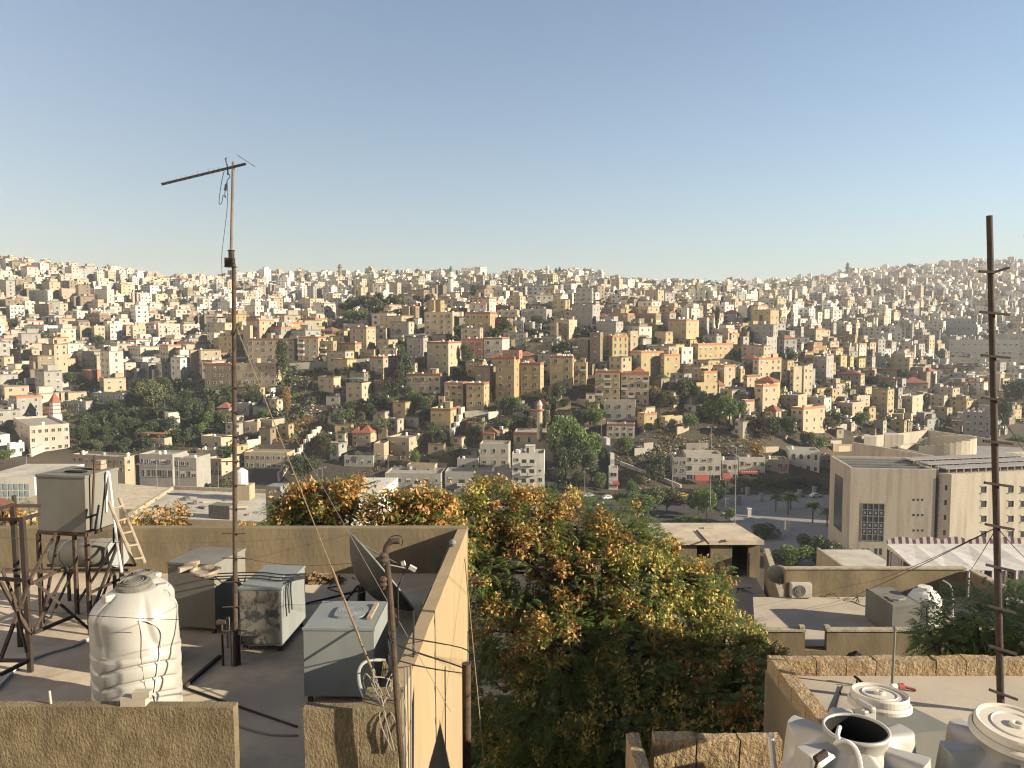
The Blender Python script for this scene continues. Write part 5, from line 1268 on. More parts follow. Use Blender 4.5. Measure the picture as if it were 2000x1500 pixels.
m = MB(); m.box(Wb * .55, .35, 1.102, Wb * .8, .6, 1.12); m.obj('plate', ['galv'], B_)
for k, (y0, a) in enumerate(((.45, .02), (.62, -.03), (.3, .05))):
    m = MB(); m.tube(bez([(-.6, y0, 1.13), (.1, y0 + .1, 1.125), (.6, y0 - .05, 1.13), (1.0, y0 + .05 + a, 1.125), (Wb + .05, y0 - .2, 1.1), (Wb + .07, y0 - .3, .6)]), .012, 5); o = m.obj('cable', ['black_rubber'], loc=(B_.location.x, B_.location.y, RZ)); tag(o, ('frontmost', 'rearmost', 'middle')[(0 if k == 2 else (1 if k == 1 else 2))] + ' black cable draped over the peeling steel tank', 'cable', 'cables over the peeling tank')
# bricks and clay pieces on tank A
za = RZ + A_['_s'][2] + .004
for k, (px, py, sx, sy, sz, rz) in enumerate(((362, 1118, .22, .11, .10, .7), (372, 1110, .22, .11, .08, .2), (378, 1104, .2, .1, .07, 1.1))):
    p = on_z(px, py, za); m = MB(); m.box(-sx / 2, -sy / 2, 0, sx / 2, sy / 2, sz); o = bevel(m.obj('brick', ['wood_light'], loc=(p.x, p.y, za), rot=(0, 0, rz)), .008); tag(o, ('nearest', 'middle', 'farthest')[k] + ' pale brick lying on the lid of the brick-topped steel tank', 'brick', 'bricks on the steel tank')
p = on_z(402, 1122, za); m = MB(); m.lathe([(.20, 0), (.25, .05), (.25, .09), (.22, .09), (.2, .04), (.02, .03)], 24); o = m.obj('clay_dish', ['wood_light'], loc=(p.x, p.y, za)); wob(o, .02, 6); tag(o, 'chipped clay dish on the lid of the brick-topped steel tank', 'dish')
# ---------------- raised steel tank on its iron stand
zb = at(72, 1036, 13.9).z
D_ = steel_tank('raised grey steel tank on a rusty iron stand', 70, 178, 926, 13.9, .86, at(70, 926, 13.9).z - zb, z=zb, rz=R(-11), legs=0.0, mats='galv_dull', hatch=False, group='steel box tanks')
Wd, Dd, Hd = D_['_s']
m = MB(); m.box(Wd * .4, .22, Hd + .004, Wd * .78, .34, Hd + .03); m.box(Wd * .5, .55, Hd + .004, Wd * .68, .62, Hd + .02); m.obj('top_slot', ['hole_black'], D_)
m = MB(); m.box(-.006, Dd + .02, 0, .01, Dd + .03, .02); 
m = MB(); M_ = Matrix.Translation((Wd * .80, .62, Hd + .05)); m.tbox(M_, .18, .16, .08); m.tbox(Matrix.Translation((Wd * .82, .62, Hd + .135)), .14, .14, .07)
o = m.obj('brick', ['wood_light'], loc=D_.location, rot=(0, 0, R(-11))); o.location.z += .004; tag(o, 'pair of stacked pale bricks on the raised steel tank', 'bricks')
MT['galv_side'] = MT['galv']
st = thing('tank_stand', 'rusty angle-iron stand carrying the raised steel tank', 'stand', (D_.location.x, D_.location.y, RZ), R(-11))
hs = zb - RZ
for (x, y) in ((.0, .0), (Wd, 0), (Wd, Dd), (0, Dd)): m = MB(); m.bar((x, y, 0), (x, y, hs - .06), .06); m.obj('leg', ['rust'], st)
for a, b in (((0, 0), (Wd, 0)), ((Wd, 0), (Wd, Dd)), ((Wd, Dd), (0, Dd)), ((0, Dd), (0, 0))): m = MB(); m.bar((*a, hs - .032), (*b, hs - .032), .055); m.obj('rail', ['rust'], st)
for a, b in (((0, 0, .2), (Wd * .42, .0, hs - .08)), ((Wd, 0, .75), (Wd, Dd, .75)), ((0, Dd, .2), (Wd, Dd, hs - .3)), ((Wd, .0, .3), (Wd, Dd, hs - .3))): m = MB(); m.bar(a, b, .04); m.obj('brace', ['black_iron'], st)
m = MB(); m.cyl(at(179, 1036, 13.8), at(185, 889, 13.8) , .02, 6); o = m.obj('upright_rod', ['rust']); tag(o, 'thin rusty rod rising along the front edge of the raised steel tank', 'rod')
m = MB(); m.cyl(at(222, 1060, 14.6), at(224, 900, 14.6), .02, 6); tag(m.obj('upright_rod', ['rust']), 'thin dark rod rising behind the ladder', 'rod')
m = MB(); m.tube(bez([at(208, 1000, 14.2), at(208, 930, 14.2), at(211, 924, 14.2), at(214, 935, 14.2), at(226, 1040, 13.9), at(238, 1118, 13.5)]), .022, 8); tag(m.obj('downpipe', ['cable_white']), 'white hooked pipe leaning down the right side of the raised tank', 'pipe')
# ladder
lad = thing('wooden_ladder', 'weathered wooden ladder leaning against the raised steel tank', 'ladder', (0, 0, 0))
l0, l1 = at(213, 980, 13.6), at(262, 1102, 13.0); r0, r1 = at(233, 973, 13.9), at(283, 1100, 13.3)
for a, b in ((l0, l1), (r0, r1)): m = MB(); m.cyl(a, b, .03, 8); m.obj('rail', ['wood_light'], lad)
for k in range(5): t = .12 + .2 * k; m = MB(); m.cyl(l0.lerp(l1, t), r0.lerp(r1, t), .02, 6); m.obj('rung', ['wood_light'], lad)
# horizontal boiler on its stand
a = at(112, 1081, 15.6); b = at(228, 1079, 14.9); rr = .27
boi = thing('solar_boiler', 'horizontal grey boiler cylinder under the raised tank', 'boiler', (0, 0, 0))
m = MB(); ax = (b - a).normalized(); m.cyl(a + ax * .12, b, rr, 32); m.cyl(a, a + ax * .12, rr * .82, 32, rr); 
for q in (.25, .75): p = a.lerp(b, q); m.cyl(p - ax * .01, p + ax * .01, rr + .006, 32)
m.obj('shell', ['galv_dull'], boi, True)
m = MB(); m.cyl(b + ax * .001, b + ax * .05, rr * 1.0, 32); m.obj('end_cap', ['galv'], boi)
MT['galv']  # sunlit end
bst = thing('boiler_stand', 'rusty braced frame under the grey boiler', 'stand', (0, 0, 0))
zf = at(110, 1106, 15.0).z
for q, pys in ((.18, (1105, 1190)), (.30, (1105, 1192)), (.95, (1105, 1180))):
    p = a.lerp(b, q); m = MB(); m.bar((p.x, p.y, RZ), (p.x, p.y, p.z - rr), .05); m.obj('leg', ['rust'], bst)
    m = MB(); m.bar((p.x, p.y - .9, RZ), (p.x, p.y - .05, p.z - rr - .03), .035); m.obj('brace', ['black_iron'], bst)
for dy in (-.16, .16): m = MB(); m.bar(a + Vector((-.3, dy, -rr - .02)), b + Vector((.3, dy, -rr - .02)), .05); m.obj('rail', ['rust'], bst)
# old empty frame at far left
fr_ = thing('empty_tank_frame', 'dark empty iron frame with crossed braces at the far left of the roof', 'frame', (0, 0, 0))
def fpt(px, py, Y): return at(px, py, Y)
for (p, q) in (((25, 985), (33, 1235)), ((43, 1010), (58, 1240))):
    A0 = at(*p, 12.2 if p[0] == 43 else 13.2); bb = rp(*q) if q[1] < 1245 else rp(q[0], 1245); m = MB(); bb = Vector((A0.x + .03, A0.y, RZ)); m.bar(A0, bb, .07); m.obj('leg', ['black_iron'], fr_)
for p, q, w in (((22, 988, 13.2), (80, 988, 13.4), .05), ((0, 1014, 12.3), (46, 1014, 12.2), .05), ((44, 1014, 12.2), (76, 1004, 13.3), .05), ((24, 986, 13.2), (-20, 1000, 12.5), .05),
                ((0, 1130, 12.4), (62, 1135, 12.2), .05), ((5, 1112, 12.8), (105, 1116, 13.2), .045), ((62, 1140, 12.2), (134, 1105, 14.2), .045),
                ((112, 1038, 13.9), (62, 1125, 12.3), .045), ((62, 1125, 12.3), (0, 1290, 11.5), .045), ((0, 1135, 12.2), (58, 1238, 12.0), .045), ((5, 1115, 12.6), (52, 1225, 12.1), .04),
                ((70, 1138, 12.4), (178, 1232, 12.8), .04), ((132, 1110, 13.6), (66, 1232, 12.2), .035), ((66, 1236, 12.2), (140, 1205, 13.4), .05), ((26, 1160, 11.6), (52, 1275, 11.35), .03), ((0, 1290, 11.5), (56, 1290, 11.4), .045), ((56, 1290, 11.4), (0, 1318, 11.2), .05)):
    A0, B0_ = at(*p), at(*q)
    if B0_.z < RZ + .02: B0_.z = RZ + .02
    if A0.z < RZ + .02: A0.z = RZ + .02
    m = MB(); m.bar(A0, B0_, w); m.obj('brace', ['rust' if w < .046 else 'black_iron'], fr_)
# ---------------- antenna mast
mb_ = rp(460, 1300); mt_ = at(455.5, 316, mb_.y)
mast = thing('antenna_mast', 'tall rusty climbing mast carrying a rod aerial and clamp box', 'mast', mb_)
o_ = Vector(mb_); ctop = at(456.5, 515, mb_.y)
m = MB(); m.cyl((0, 0, 0), ctop - o_, .040, 10, .030); m.obj('lower_pole', ['rust'], mast)
m = MB(); m.cyl(at(451, 515, mb_.y) - o_, mt_ - o_ , .024, 10, .022); m.obj('upper_pole', ['lid_grey2'], mast)
M_ = at(451, 510, mb_.y) - o_; m = MB(); m.box(M_.x - .08, -.07, M_.z - .08, M_.x + .05, .06, M_.z + .05); m.box(M_.x - .09, -.08, M_.z - .095, M_.x + .08, .07, M_.z - .08); m.cyl(M_ + Vector((.01, 0, .04)), M_ + Vector((.01, 0, .16)), .045, 10); m.cyl(M_ + Vector((.01, 0, .155)), M_ + Vector((.01, 0, .17)), .06, 10); m.cyl(M_ + Vector((.06, -.08, -.05)), M_ + Vector((.06, -.08, .04)), .03, 8)
bevel(m.obj('clamp_box', ['black_iron'], mast), .012)
for k, py in enumerate((757, 803, 852, 900, 947, 993, 1041, 1088, 1135, 1183, 1231)):
    c = at(457.5 + (py - 750) * .004, py, mb_.y) - o_; m = MB(); dz = .02 if k else .05; s = .19
    m.bar(c + Vector((-s, -.035, -dz * rnd.uniform(-.6, .6) )), c + Vector((s, -.035, dz * rnd.uniform(-.8, .5))), .020, .014); m.obj('rung', ['rust'], mast)
b0, b1 = at(316, 360, mb_.y + .25), at(480, 320, mb_.y - .05)
aer = thing('rod_aerial', 'black horizontal rod aerial with short cross elements on the mast top', 'aerial', (0, 0, 0))
m = MB(); m.bar(b0, b1, .032); m.obj('boom', ['black_rubber'], aer)
bd = (b1 - b0).normalized(); el = Vector((-.42, .85, .36)).normalized()
for k, t in enumerate((.0, .07, .13, .19, .25, .31, .385, .45, .52, .58, .64, .70)):
    p = b0.lerp(b1, t); L = .20 if k not in (7, 9) else .30; m = MB(); m.cyl(p - el * L * .55, p + el * L, .006, 5); m.obj('element', ['shade_metal'], aer)
m = MB(); m.cyl(b1 + Vector((-.30, .5, .24)), b1 + Vector((.30, -.5, -.14)), .006, 5); m.obj('reflector', ['shade_metal'], aer)
p = b0.lerp(b1, .79); m = MB(); m.tube([p + Vector((0, 0, -.1)), p, p + Vector((-.03, 0, .14)), p + Vector((-.03, .04, .16))], .012, 6); m.obj('dipole', ['black_rubber'], aer)
m = MB(); q = at(443, 350, mb_.y); m.tube(bez([p, at(446, 338, mb_.y), at(449, 345, mb_.y), at(444, 352, mb_.y), at(442, 362, mb_.y), at(439, 378, mb_.y), at(441, 386, mb_.y), at(436, 382, mb_.y), at(433, 396, mb_.y), at(428, 396, mb_.y), at(432, 360, mb_.y), at(438, 334, mb_.y)]), .006, 5)
m.cyl(at(442, 360, mb_.y), at(440, 372, mb_.y), .022, 8); tag(m.obj('aerial_lead', ['black_rubber']), 'looped black lead with balun hanging under the rod aerial', 'cable')
m = MB(); m.tube(bez([at(444, 355, mb_.y), at(444, 400, mb_.y), at(440, 440, mb_.y), at(435, 480, mb_.y), at(433, 505, mb_.y), at(434, 545, mb_.y)]), .004, 4); tag(m.obj('aerial_lead', ['black_rubber']), 'long thin lead hanging free left of the mast', 'cable')
# guy ropes
pier = Vector((-1.5, 9.1, PT))
g0 = at(462, 640, mb_.y); g1 = at(700, 1255, 10.2)
m = MB(); m.tube([g0.lerp(pier, k / 20) for k in range(15)], .008, 5); o = m.obj('guy_wire', ['rope']); tag(o, 'upper taut part of the guy wire from mast to corner pier', 'guy wire')
m = MB(); m.tube([g0.lerp(pier, .70 + .30 * k / 12) + Vector((0, 0, .012 * math.sin(k * 2.4))) for k in range(13)], .016, 6); tag(m.obj('guy_rope', ['rope']), 'thick knotted lower end of the guy rope tied to the corner pier', 'rope')
m = MB(); m.tube(sag(at(468, 660, mb_.y), at(880, 1390, 9.3), .02), .004, 4); tag(m.obj('guy_wire', ['cable_grey']), 'thin second guy wire crossing the pale steel tank', 'guy wire')
m = MB(); m.tube(sag(at(452, 690, mb_.y), at(300, 845, 30), .2), .006, 4)
# pipe bundle at the mast foot
for k, (x0, y0, x1, y1, r_, mt) in enumerate(((433, 1215, 436, 1300, .02, 'rust'), (443, 1205, 445, 1265, .016, 'wood_light'), (448, 1205, 452, 1300, .016, 'wood_light'), (466, 1240, 468, 1298, .022, 'rust'))):
    b = rp(x1, min(y1, 1300)); t_ = at(x0, y0, b.y); m = MB(); m.cyl(b, t_, r_, 8)
    if k == 0: m.box(t_.x - .07, b.y - .05, t_.z - .02, t_.x + .07, b.y + .05, t_.z + .03)
    tag(m.obj('standing_pipe', [mt]), ('short T-headed pipe left of the mast foot', 'left thin pale pipe beside the mast foot', 'right thin pale pipe beside the mast foot', 'rusty stub pipe just right of the mast foot')[k], 'pipe', 'pipes at the mast foot')
m = MB(); p = rp(418, 1300); q = rp(470, 1302); m.bar(rp(360, 1345) + Vector((0, 0, .03)), rp(430, 1285) + Vector((0, 0, .03)), .05); tag(m.obj('floor_pipe', ['black_iron']), 'dark pipe lying on the roof towards the mast foot', 'pipe')
m = MB(); m.tube(sag(rp(360, 1345) + Vector((0, 0, .02)), rp(580, 1422) + Vector((0, 0, .02)), 0), .016, 6); tag(m.obj('floor_cable', ['black_rubber']), 'black cable running over the roof to the front parapet', 'cable')
m = MB(); m.tube(bez([rp(440, 1410), rp(480, 1425), rp(530, 1437), rp(582, 1438)]), .014, 6); o = m.obj('floor_cable', ['cable_grey']); o.location.z = .016; tag(o, 'pale cable lying on the roof near the gap in the parapet', 'cable')
# ---------------- satellite dish seen edge-on
dc = at(746, 1118, 14.6); e0 = at(684, 1046, 14.6); e1 = at(808, 1198, 14.6)
rim = (e1 - e0).normalized(); nrm = Vector((-rim.z, 0, rim.x)); nrm = nrm if nrm.x > 0 else -nrm
vd = (dc - Vector((0, 0, CZ))).normalized(); nrm = rim.cross(vd).normalized(); nrm = nrm if nrm.x > 0 else -nrm; nrm = (nrm + vd * .05).normalized(); Rd = (e1 - e0).length / 2
dish = thing('satellite_dish', 'large grey satellite dish seen edge-on before the back parapet', 'satellite dish', dc)
u = rim; w = nrm.cross(u).normalized(); m = MB(); v = []; n, k_ = 48, 10; dp = Rd * .46
for j in range(k_ + 1):
    r_ = Rd * j / k_
    for i in range(n):
        a = 2 * math.pi * i / n; v.append(u * (r_ * math.cos(a)) + w * (r_ * math.sin(a)) - nrm * (dp * (1 - (j / k_) ** 2)))
m.add(v, [(j * n + i, j * n + (i + 1) % n, (j + 1) * n + (i + 1) % n, (j + 1) * n + i) for j in range(k_) for i in range(n)]); o = m.obj('reflector', ['dish_grey'] if 'dish_grey' in MT else ['shade_metal'], dish, True)
sm = o.modifiers.new('thick', 'SOLIDIFY'); sm.thickness = .012
m = MB(); m.tube([u * (Rd * math.cos(2 * math.pi * i / 48)) + w * (Rd * math.sin(2 * math.pi * i / 48)) for i in range(49)], .016, 6); m.obj('rim', ['galv'], dish)
fp = at(806, 1110, 14.3) - dc
for q in (at(700, 1060, 14.6), at(772, 1158, 14.5), at(745, 1100, 13.9)): m = MB(); m.cyl(q - dc, fp - Vector((.12, 0, 0)), .012, 6); m.obj('strut', ['galv_dull'], dish)
m = MB(); m.tbox(Matrix.Translation(fp) @ Matrix.Rotation(.5, 4, 'Y'), .14, .09, .07); m.cyl(fp + Vector((-.2, 0, .08)), fp + Vector((-.14, 0, .1)), .05, 10); m.obj('receiver', ['frame_white'], dish)
m = MB(); b = Vector((-.42, .1, RZ - dc.z)); m.cyl(b, (-.40, .1, -.28), .075, 10); m.obj('post', ['black_iron'], dish)
m = MB(); m.cyl((-.40, .1, -.30), -nrm * dp, .05, 8); m.cyl((-.4, .1, -.6), u * .45 - nrm * dp * .8, .03, 8); m.cyl((-.45, 0, -.25), (-.9, -.3, -.8), .025, 6); m.obj('mount', ['black_iron'], dish)
m = MB(); m.tube(bez([at(560, 1190, 15.5) * 1.0, rp(600, 1180), rp(650, 1168), rp(700, 1155)]), .02, 6); o = m.obj('floor_cable', ['black_rubber']); o.location.z = .02; tag(o, 'black cable trailing across the roof to the dish post', 'cable')
m = MB(); m.tube(bez([rp(600, 1135), rp(640, 1140), rp(668, 1132), rp(660, 1145), rp(640, 1150), rp(670, 1160)]), .012, 5); o = m.obj('floor_cable', ['black_rubber']); o.location.z = .013; tag(o, 'loose curl of black cable by the leaf heap', 'cable')
# leaf heap
m = MB()
for k in range(420):
    c = rp(612, 1134) + Vector((rnd.gauss(0, .26), rnd.gauss(0, .13), 0)); h = max(0, .10 - .25 * abs(c.x - rp(612, 1134).x)); c.z = RZ + .01 + rnd.random() * h
    d = Vector((rnd.uniform(-1, 1), rnd.uniform(-1, 1), rnd.uniform(-.5, .5))).normalized(); e = d.orthogonal() * .02; L = rnd.uniform(.04, .10)
    m.quad(c - d * L - e, c + d * L - e, c + d * L + e, c - d * L + e)
tag(m.obj('leaf_heap', ['leaf_litter']), 'swept heap of dry leaves at the foot of the back parapet', 'leaf heap', kind='stuff')
# leaning panels by the right parapet
def panel(label, c4, t, mt, nm='metal_sheet'):
    a, b, c, d = [Vector(p) for p in c4]; n = (b - a).cross(d - a).normalized() * t
    m = MB(); m.add([a, b, c, d, a + n, b + n, c + n, d + n], [(0, 3, 2, 1), (4, 5, 6, 7), (0, 1, 5, 4), (1, 2, 6, 5), (2, 3, 7, 6), (3, 0, 4, 7)]); o = m.obj(nm, [mt]); tag(o, label, 'panel', 'panels leaning on the right parapet'); return o
for k, (Y0, Y1, mt, h, lb) in enumerate(((13.6, 15.2, 'galv', .92, 'longer pale sheet leaning on the right parapet behind the dish'), (14.6, 16.4, 'galv_dull', .98, 'rear grey sheet leaning on the right parapet'))):
    dx = .32 + .1 * (1 - k)
    panel(lb, ((xi(Y0) - dx, Y0, RZ + .01), (xi(Y1) - dx, Y1, RZ + .01), (xi(Y1) - .04, Y1, RZ + h), (xi(Y0) - .04, Y0, RZ + h)), .03, mt)
frm = thing('old_window_frame', 'brown empty window frame leaning on the right parapet', 'frame', (0, 0, 0))
Y0, Y1 = 12.6, 13.5; A0 = Vector((xi(Y0) - .36, Y0, RZ + .03)); B0_ = Vector((xi(Y1) - .36, Y1, RZ + .03)); C0 = Vector((xi(Y1) - .06, Y1, RZ + .93)); D0 = Vector((xi(Y0) - .06, Y0, RZ + .93))
for a, b in ((A0, B0_), (B0_, C0), (C0, D0), (D0, A0), ((A0 + B0_) / 2, (C0 + D0) / 2)): m = MB(); m.bar(a, b, .05); m.obj('bar', ['wood_light'], frm)
m = MB(); m.lathe([(.0, 0), (.05, .02), (.075, .08), (.05, .14), (0, .16)], 14); p = Vector((xi(15.8) + .06, 15.8, PT)); tag(m.obj('knob_vent', ['galv_dull'], loc=p), 'small round metal vent on the right parapet', 'vent')
# ---------------- bent service pole at the corner
pole = thing('bent_service_pole', 'rusty service pole with hooked top and two insulators at the house corner', 'pole', (0, 0, 0))
pY = 8.75; pts = [at(790, 1560, pY), at(785, 1490, pY), at(776, 1380, pY), at(768, 1250, pY), at(761, 1150, pY), at(757, 1110, pY), at(753, 1085, pY), at(755, 1068, pY), at(764, 1058, pY), at(781, 1056, pY)]
b_ = pts[0].copy(); b_.z = 46; b_.x += .3
m = MB(); m.tube([b_] + bez(pts, 5), .034, 10); m.obj('shaft', ['rust'], pole)
for py in (1090, 1137):
    c = at(749, py, pY - .05); m = MB(); m.lathe([(.03, -.05), (.045, -.03), (.03, 0), (.045, .03), (.03, .06)], 12, c); m.cyl(c + Vector((0, 0, -.08)), c + Vector((0, 0, -.05)), .02, 8); m.obj('insulator', ['rust'], pole)
m = MB(); m.tube(bez([at(750, 1080, pY), at(760, 1052, pY), at(776, 1046, pY), at(787, 1052, pY), at(784, 1066, pY)]), .006, 5); tag(m.obj('drop_cable', ['black_rubber']), 'black cable looping over the hooked pole top', 'cable')
for k, (x0, y0, x1, y1, Yq) in enumerate(((808, 1192, 806, 1520, 9.3), (796, 1300, 799, 1520, 9.1), (790, 1302, 793, 1520, 9.1), (803, 1300, 803, 1520, 9.2))):
    m = MB(); m.cyl(at(x0, y0, Yq if k else 10.9), at(x1, y1, Yq), .010 if k else .014, 6); tag(m.obj('conduit', ['black_rubber' if k == 0 else 'cable_grey']), ('tall black conduit standing beside the bent pole', 'middle grey conduit on the corner', 'left grey conduit nearest the bent pole', 'right grey conduit under the black one')[k], 'conduit', 'conduits on the house corner')
# branch-like cables down the bright wall
def wallpt(px, py):     # point on the bright outer wall seen at a pixel
    lo, hi = 9.0, 17.2
    for _ in range(30):
        mid = (lo + hi) / 2; x = ray(px, py)[0] * mid
        if x < xo(mid) : lo = mid
        else: hi = mid
    # outer wall is met where the line of sight crosses x = xo
    Yw = lo; return Vector((xo(Yw) + .012, Yw, at(px, py, Yw).z))
for k, pts in enumerate((((912, 1145), (902, 1160), (893, 1190), (880, 1225), (868, 1260), (853, 1310), (838, 1350), (820, 1400), (806, 1430)), ((882, 1236), (866, 1290), (851, 1316)), ((870, 1242), (862, 1270), (852, 1305)), ((848, 1233), (849, 1270), (851, 1318)))):
    m = MB(); m.tube(bez([wallpt(*p) for p in pts], 5), .012 if k == 0 else .009, 5); tag(m.obj('wall_cable', ['black_rubber']), ('long dark cable slanting down the bright outer wall', 'right forked end of the wall cable', 'middle forked end of the wall cable', 'straight left forked end of the wall cable')[k], 'cable', 'cables on the bright wall')
# loops at the parapet step
m = MB(); pv = [at(711, 1362, 9.5), at(702, 1335, 9.6), at(701, 1310, 9.7), at(710, 1295, 9.8), at(728, 1289, 9.9), at(752, 1290, 10.0)]; m.tube(bez(pv), .022, 8); tag(m.obj('bent_pipe', ['galv']), 'bent pale plastic pipe arching over the parapet corner', 'pipe')
m = MB()
for k in range(9): m.tube(bez([at(750 + rnd.uniform(-3, 3), 1290, 9.95), at(752 + rnd.uniform(-6, 6), 1305, 9.9), at(752 + rnd.uniform(-8, 6), 1322, 9.9)], 4), .006, 4)
tag(m.obj('cable_tuft', ['rope']), 'frayed bundle of cable ends hanging from the bent plastic pipe', 'cable bundle')
for k in range(5):
    p0 = Vector((-1.5 + rnd.uniform(-.1, .1), 9.15, PT + .02)); m = MB(); m.tube(bez([p0, p0 + Vector((rnd.uniform(-.2, 0), -.1, .15 + .05 * k)), p0 + Vector((rnd.uniform(-.3, .2), .1, .32 - .06 * k)), p0 + Vector((rnd.uniform(-.05, .25), -.2, -.1)), p0 + Vector((.1 + .03 * k, -.24, -.5))], 6), .007, 5); o = m.obj('loose_cable', ['cable_grey']); tag(o, 'loose grey cable curling over the corner pier', 'cable', 'loose cables on the corner pier')
# thick rusty pipe and thin pole beside the outer wall
m = MB(); p = at(911, 1297, 13.2); m.cyl((p.x, p.y, 46), p, .075, 16); m.cyl(p + Vector((0, 0, -.01)), p + Vector((0, 0, .012)), .082, 16); tag(m.obj('vent_pipe', ['rust']), 'thick rusty vent pipe standing beside the bright outer wall', 'pipe')
m = MB(); m.tube(sag(at(905, 1060, 17.2), at(948, 1520, 11.5), .02), .012, 5); tag(m.obj('drop_cable', ['rope']), 'pale rope hanging from the far wall corner past the rusty pipe', 'rope')
for k, (x0, y0, Y0, x1, y1, Y1, s_) in enumerate(((757, 1090, 8.75, 460, 1085, 12.7, .12), (757, 1137, 8.75, 560, 1180, 13.2, .10), (0, 1050, 12, 700, 1040, 17.3, .15), (0, 1185, 9.5, 350, 1210, 10.0, .03))):
    m = MB(); m.tube(sag(at(x0, y0, Y0), at(x1, y1, Y1), s_), .004, 4); tag(m.obj('overhead_wire', ['black_rubber']), ('thin wire from upper insulator to the mast', 'thin wire from lower insulator to the peeling tank', 'thin wire along the back parapet', 'thin wire stretched across the big white tank')[k], 'wire', 'thin wires over the roof')
# ================================================================== NEIGHBOUR ROOFS, right side
# camera-side terrace with two plastic tanks
TZ_ = 55.35
ter = thing('stone_terrace', 'low rough-stone walled terrace at the bottom edge under the white tanks', 'terrace', (0, 0, 0))
a0 = at(1252, 1446, 7.25); a1 = at(1530, 1450, 7.25)
m = MB(); m.prism([(a0.x, 3.6), (7.2, 3.6), (7.2, 7.4), (a0.x, 7.4)], 46, TZ_); m.obj('deck', ['concrete_pale'], ter)
def blocks(nm, A, B_, z0, z1, th_, parent, bw=.34):
    d = Vector((B_[0] - A[0], B_[1] - A[1], 0)); L = d.length; d.normalize(); n = Vector((-d.y, d.x, 0)); k = max(1, int(L / bw)); m = MB()
    for j in range(k):
        s0, s1 = L * j / k + .006, L * (j + 1) / k - .006; dz = rnd.uniform(-.012, .012)
        p = [Vector((A[0], A[1], 0)) + d * s + n * w_ for s, w_ in ((s0, 0), (s1, 0), (s1, th_), (s0, th_))]
        if (p[1] - p[0]).cross(p[3] - p[0]).z < 0: p.reverse()
        m.prism([(q.x, q.y) for q in p], z0, z1 + dz)
    o = m.obj(nm, ['rough_stone'], parent)
    import bmesh
    bm = bmesh.new(); bm.from_mesh(o.data)
    for _ in range(3):
        lg = [e for e in bm.edges if e.calc_length() > .09]
        if not lg or len(bm.verts) > 30000: break
        bmesh.ops.subdivide_edges(bm, edges=lg, cuts=1, use_grid_fill=True)
    bm.to_mesh(o.data); bm.free(); wob(o, .014, 9); wob(o, .006, 30); return o
blocks('back_wall', (a0.x + .12, 7.25), (a1.x, 7.25), TZ_ - .3, a0.z, .15, ter, .33)
blocks('left_wall', (a0.x, 5.0), (a0.x, 7.4), TZ_ - .3, a0.z, .118, ter, .4)
m = MB(); m.box(a1.x - .25, 6.6, TZ_ - .3, a1.x + .1, 7.0, a0.z - .24); o = m.obj('stone_block', ['rough_stone'], ter); wob(o, .02, 5)
m = MB(); m.cyl((a1.x - .12, 6.9, TZ_), at(1505, 1437, 6.9), .028, 10); bevel(m.obj('white_pipe', ['cable_white'], ter), .01) if False else tag(m.obj('standing_pipe', ['cable_white']), 'short white plastic pipe standing at the stone terrace corner', 'pipe')
def lobed_tank(label, loc, Rr, H, rz, opened):
    """wide plastic tank seen from above: drum body, six rounded shoulder lobes, open neck"""
    root = thing('plastic_water_tank', label, 'water tank', loc, rz, 'large white plastic tanks')
    nu, nv = 144, 60; v = []; f = []
    for j in range(nv + 1):
        q = j / nv
        for i in range(nu):
            a = 2 * math.pi * i / nu; lob = .5 + .5 * math.cos(6 * a); ridge = max(0.0, min(1.0, (lob - .18) / .66)); ridge = ridge * ridge * (3 - 2 * ridge)
            if q < .5: r = Rr * (1 if q < .45 else 1 - .02 * (q - .45) / .05); z = q / .5 * (H - .42)
            else:
                s = (q - .5) / .5
                base_r = Rr * (.98 - .56 * s); zl = (H - .42) + .34 * s ** .85           # plain cone between the ridges
                hr = .98 - .10 * s if s < .55 else .925 - .505 * ((s - .55) / .45)           # ridge stays out, then drops to the neck
                zr_ = (H - .42) + .36 * min(1, s / .5) ** .6
                r = base_r * (1 - ridge) + Rr * hr * ridge; z = zl * (1 - ridge) + zr_ * ridge
            v.append((r * math.cos(a), r * math.sin(a), z))
    for j in range(nv):
        for i in range(nu): f.append((j * nu + i, j * nu + (i + 1) % nu, (j + 1) * nu + (i + 1) % nu, (j + 1) * nu + i))
    me = bpy.data.meshes.new('body'); me.from_pydata(v, [], f); me.materials.append(MT['pe_white']); link('body', me, root, True)
    rn = Rr * .415
    m = MB(); z0 = H - .10
    m.lathe([(rn * 1.02, z0), (rn * 1.02, H - .01), (rn * 1.08, H), (rn * 1.08, H + .03), (rn * .985, H + .03), (rn * .985, H + .013)], 48, cap0=False, cap1=False); m.obj('neck', ['pe_white'], root, True)
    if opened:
        m = MB(); m.lathe([(rn * .975, H + .012), (rn * .95, H - .05), (rn * .9, H - .5), (.02, H - .52)], 40, cap0=False, cap1=False); m.obj('inside', ['hole_black'], root)  # black lining paints in the dark of the white tank's interior
    return root, rn
c1 = at(1672, 1424, 6.05); T1, rn1 = lobed_tank('white lobed plastic tank with open black mouth at the bottom', (c1.x, c1.y, TZ_ + .002), .56, c1.z - TZ_ - .02, R(20), True)
h1 = c1.z - TZ_
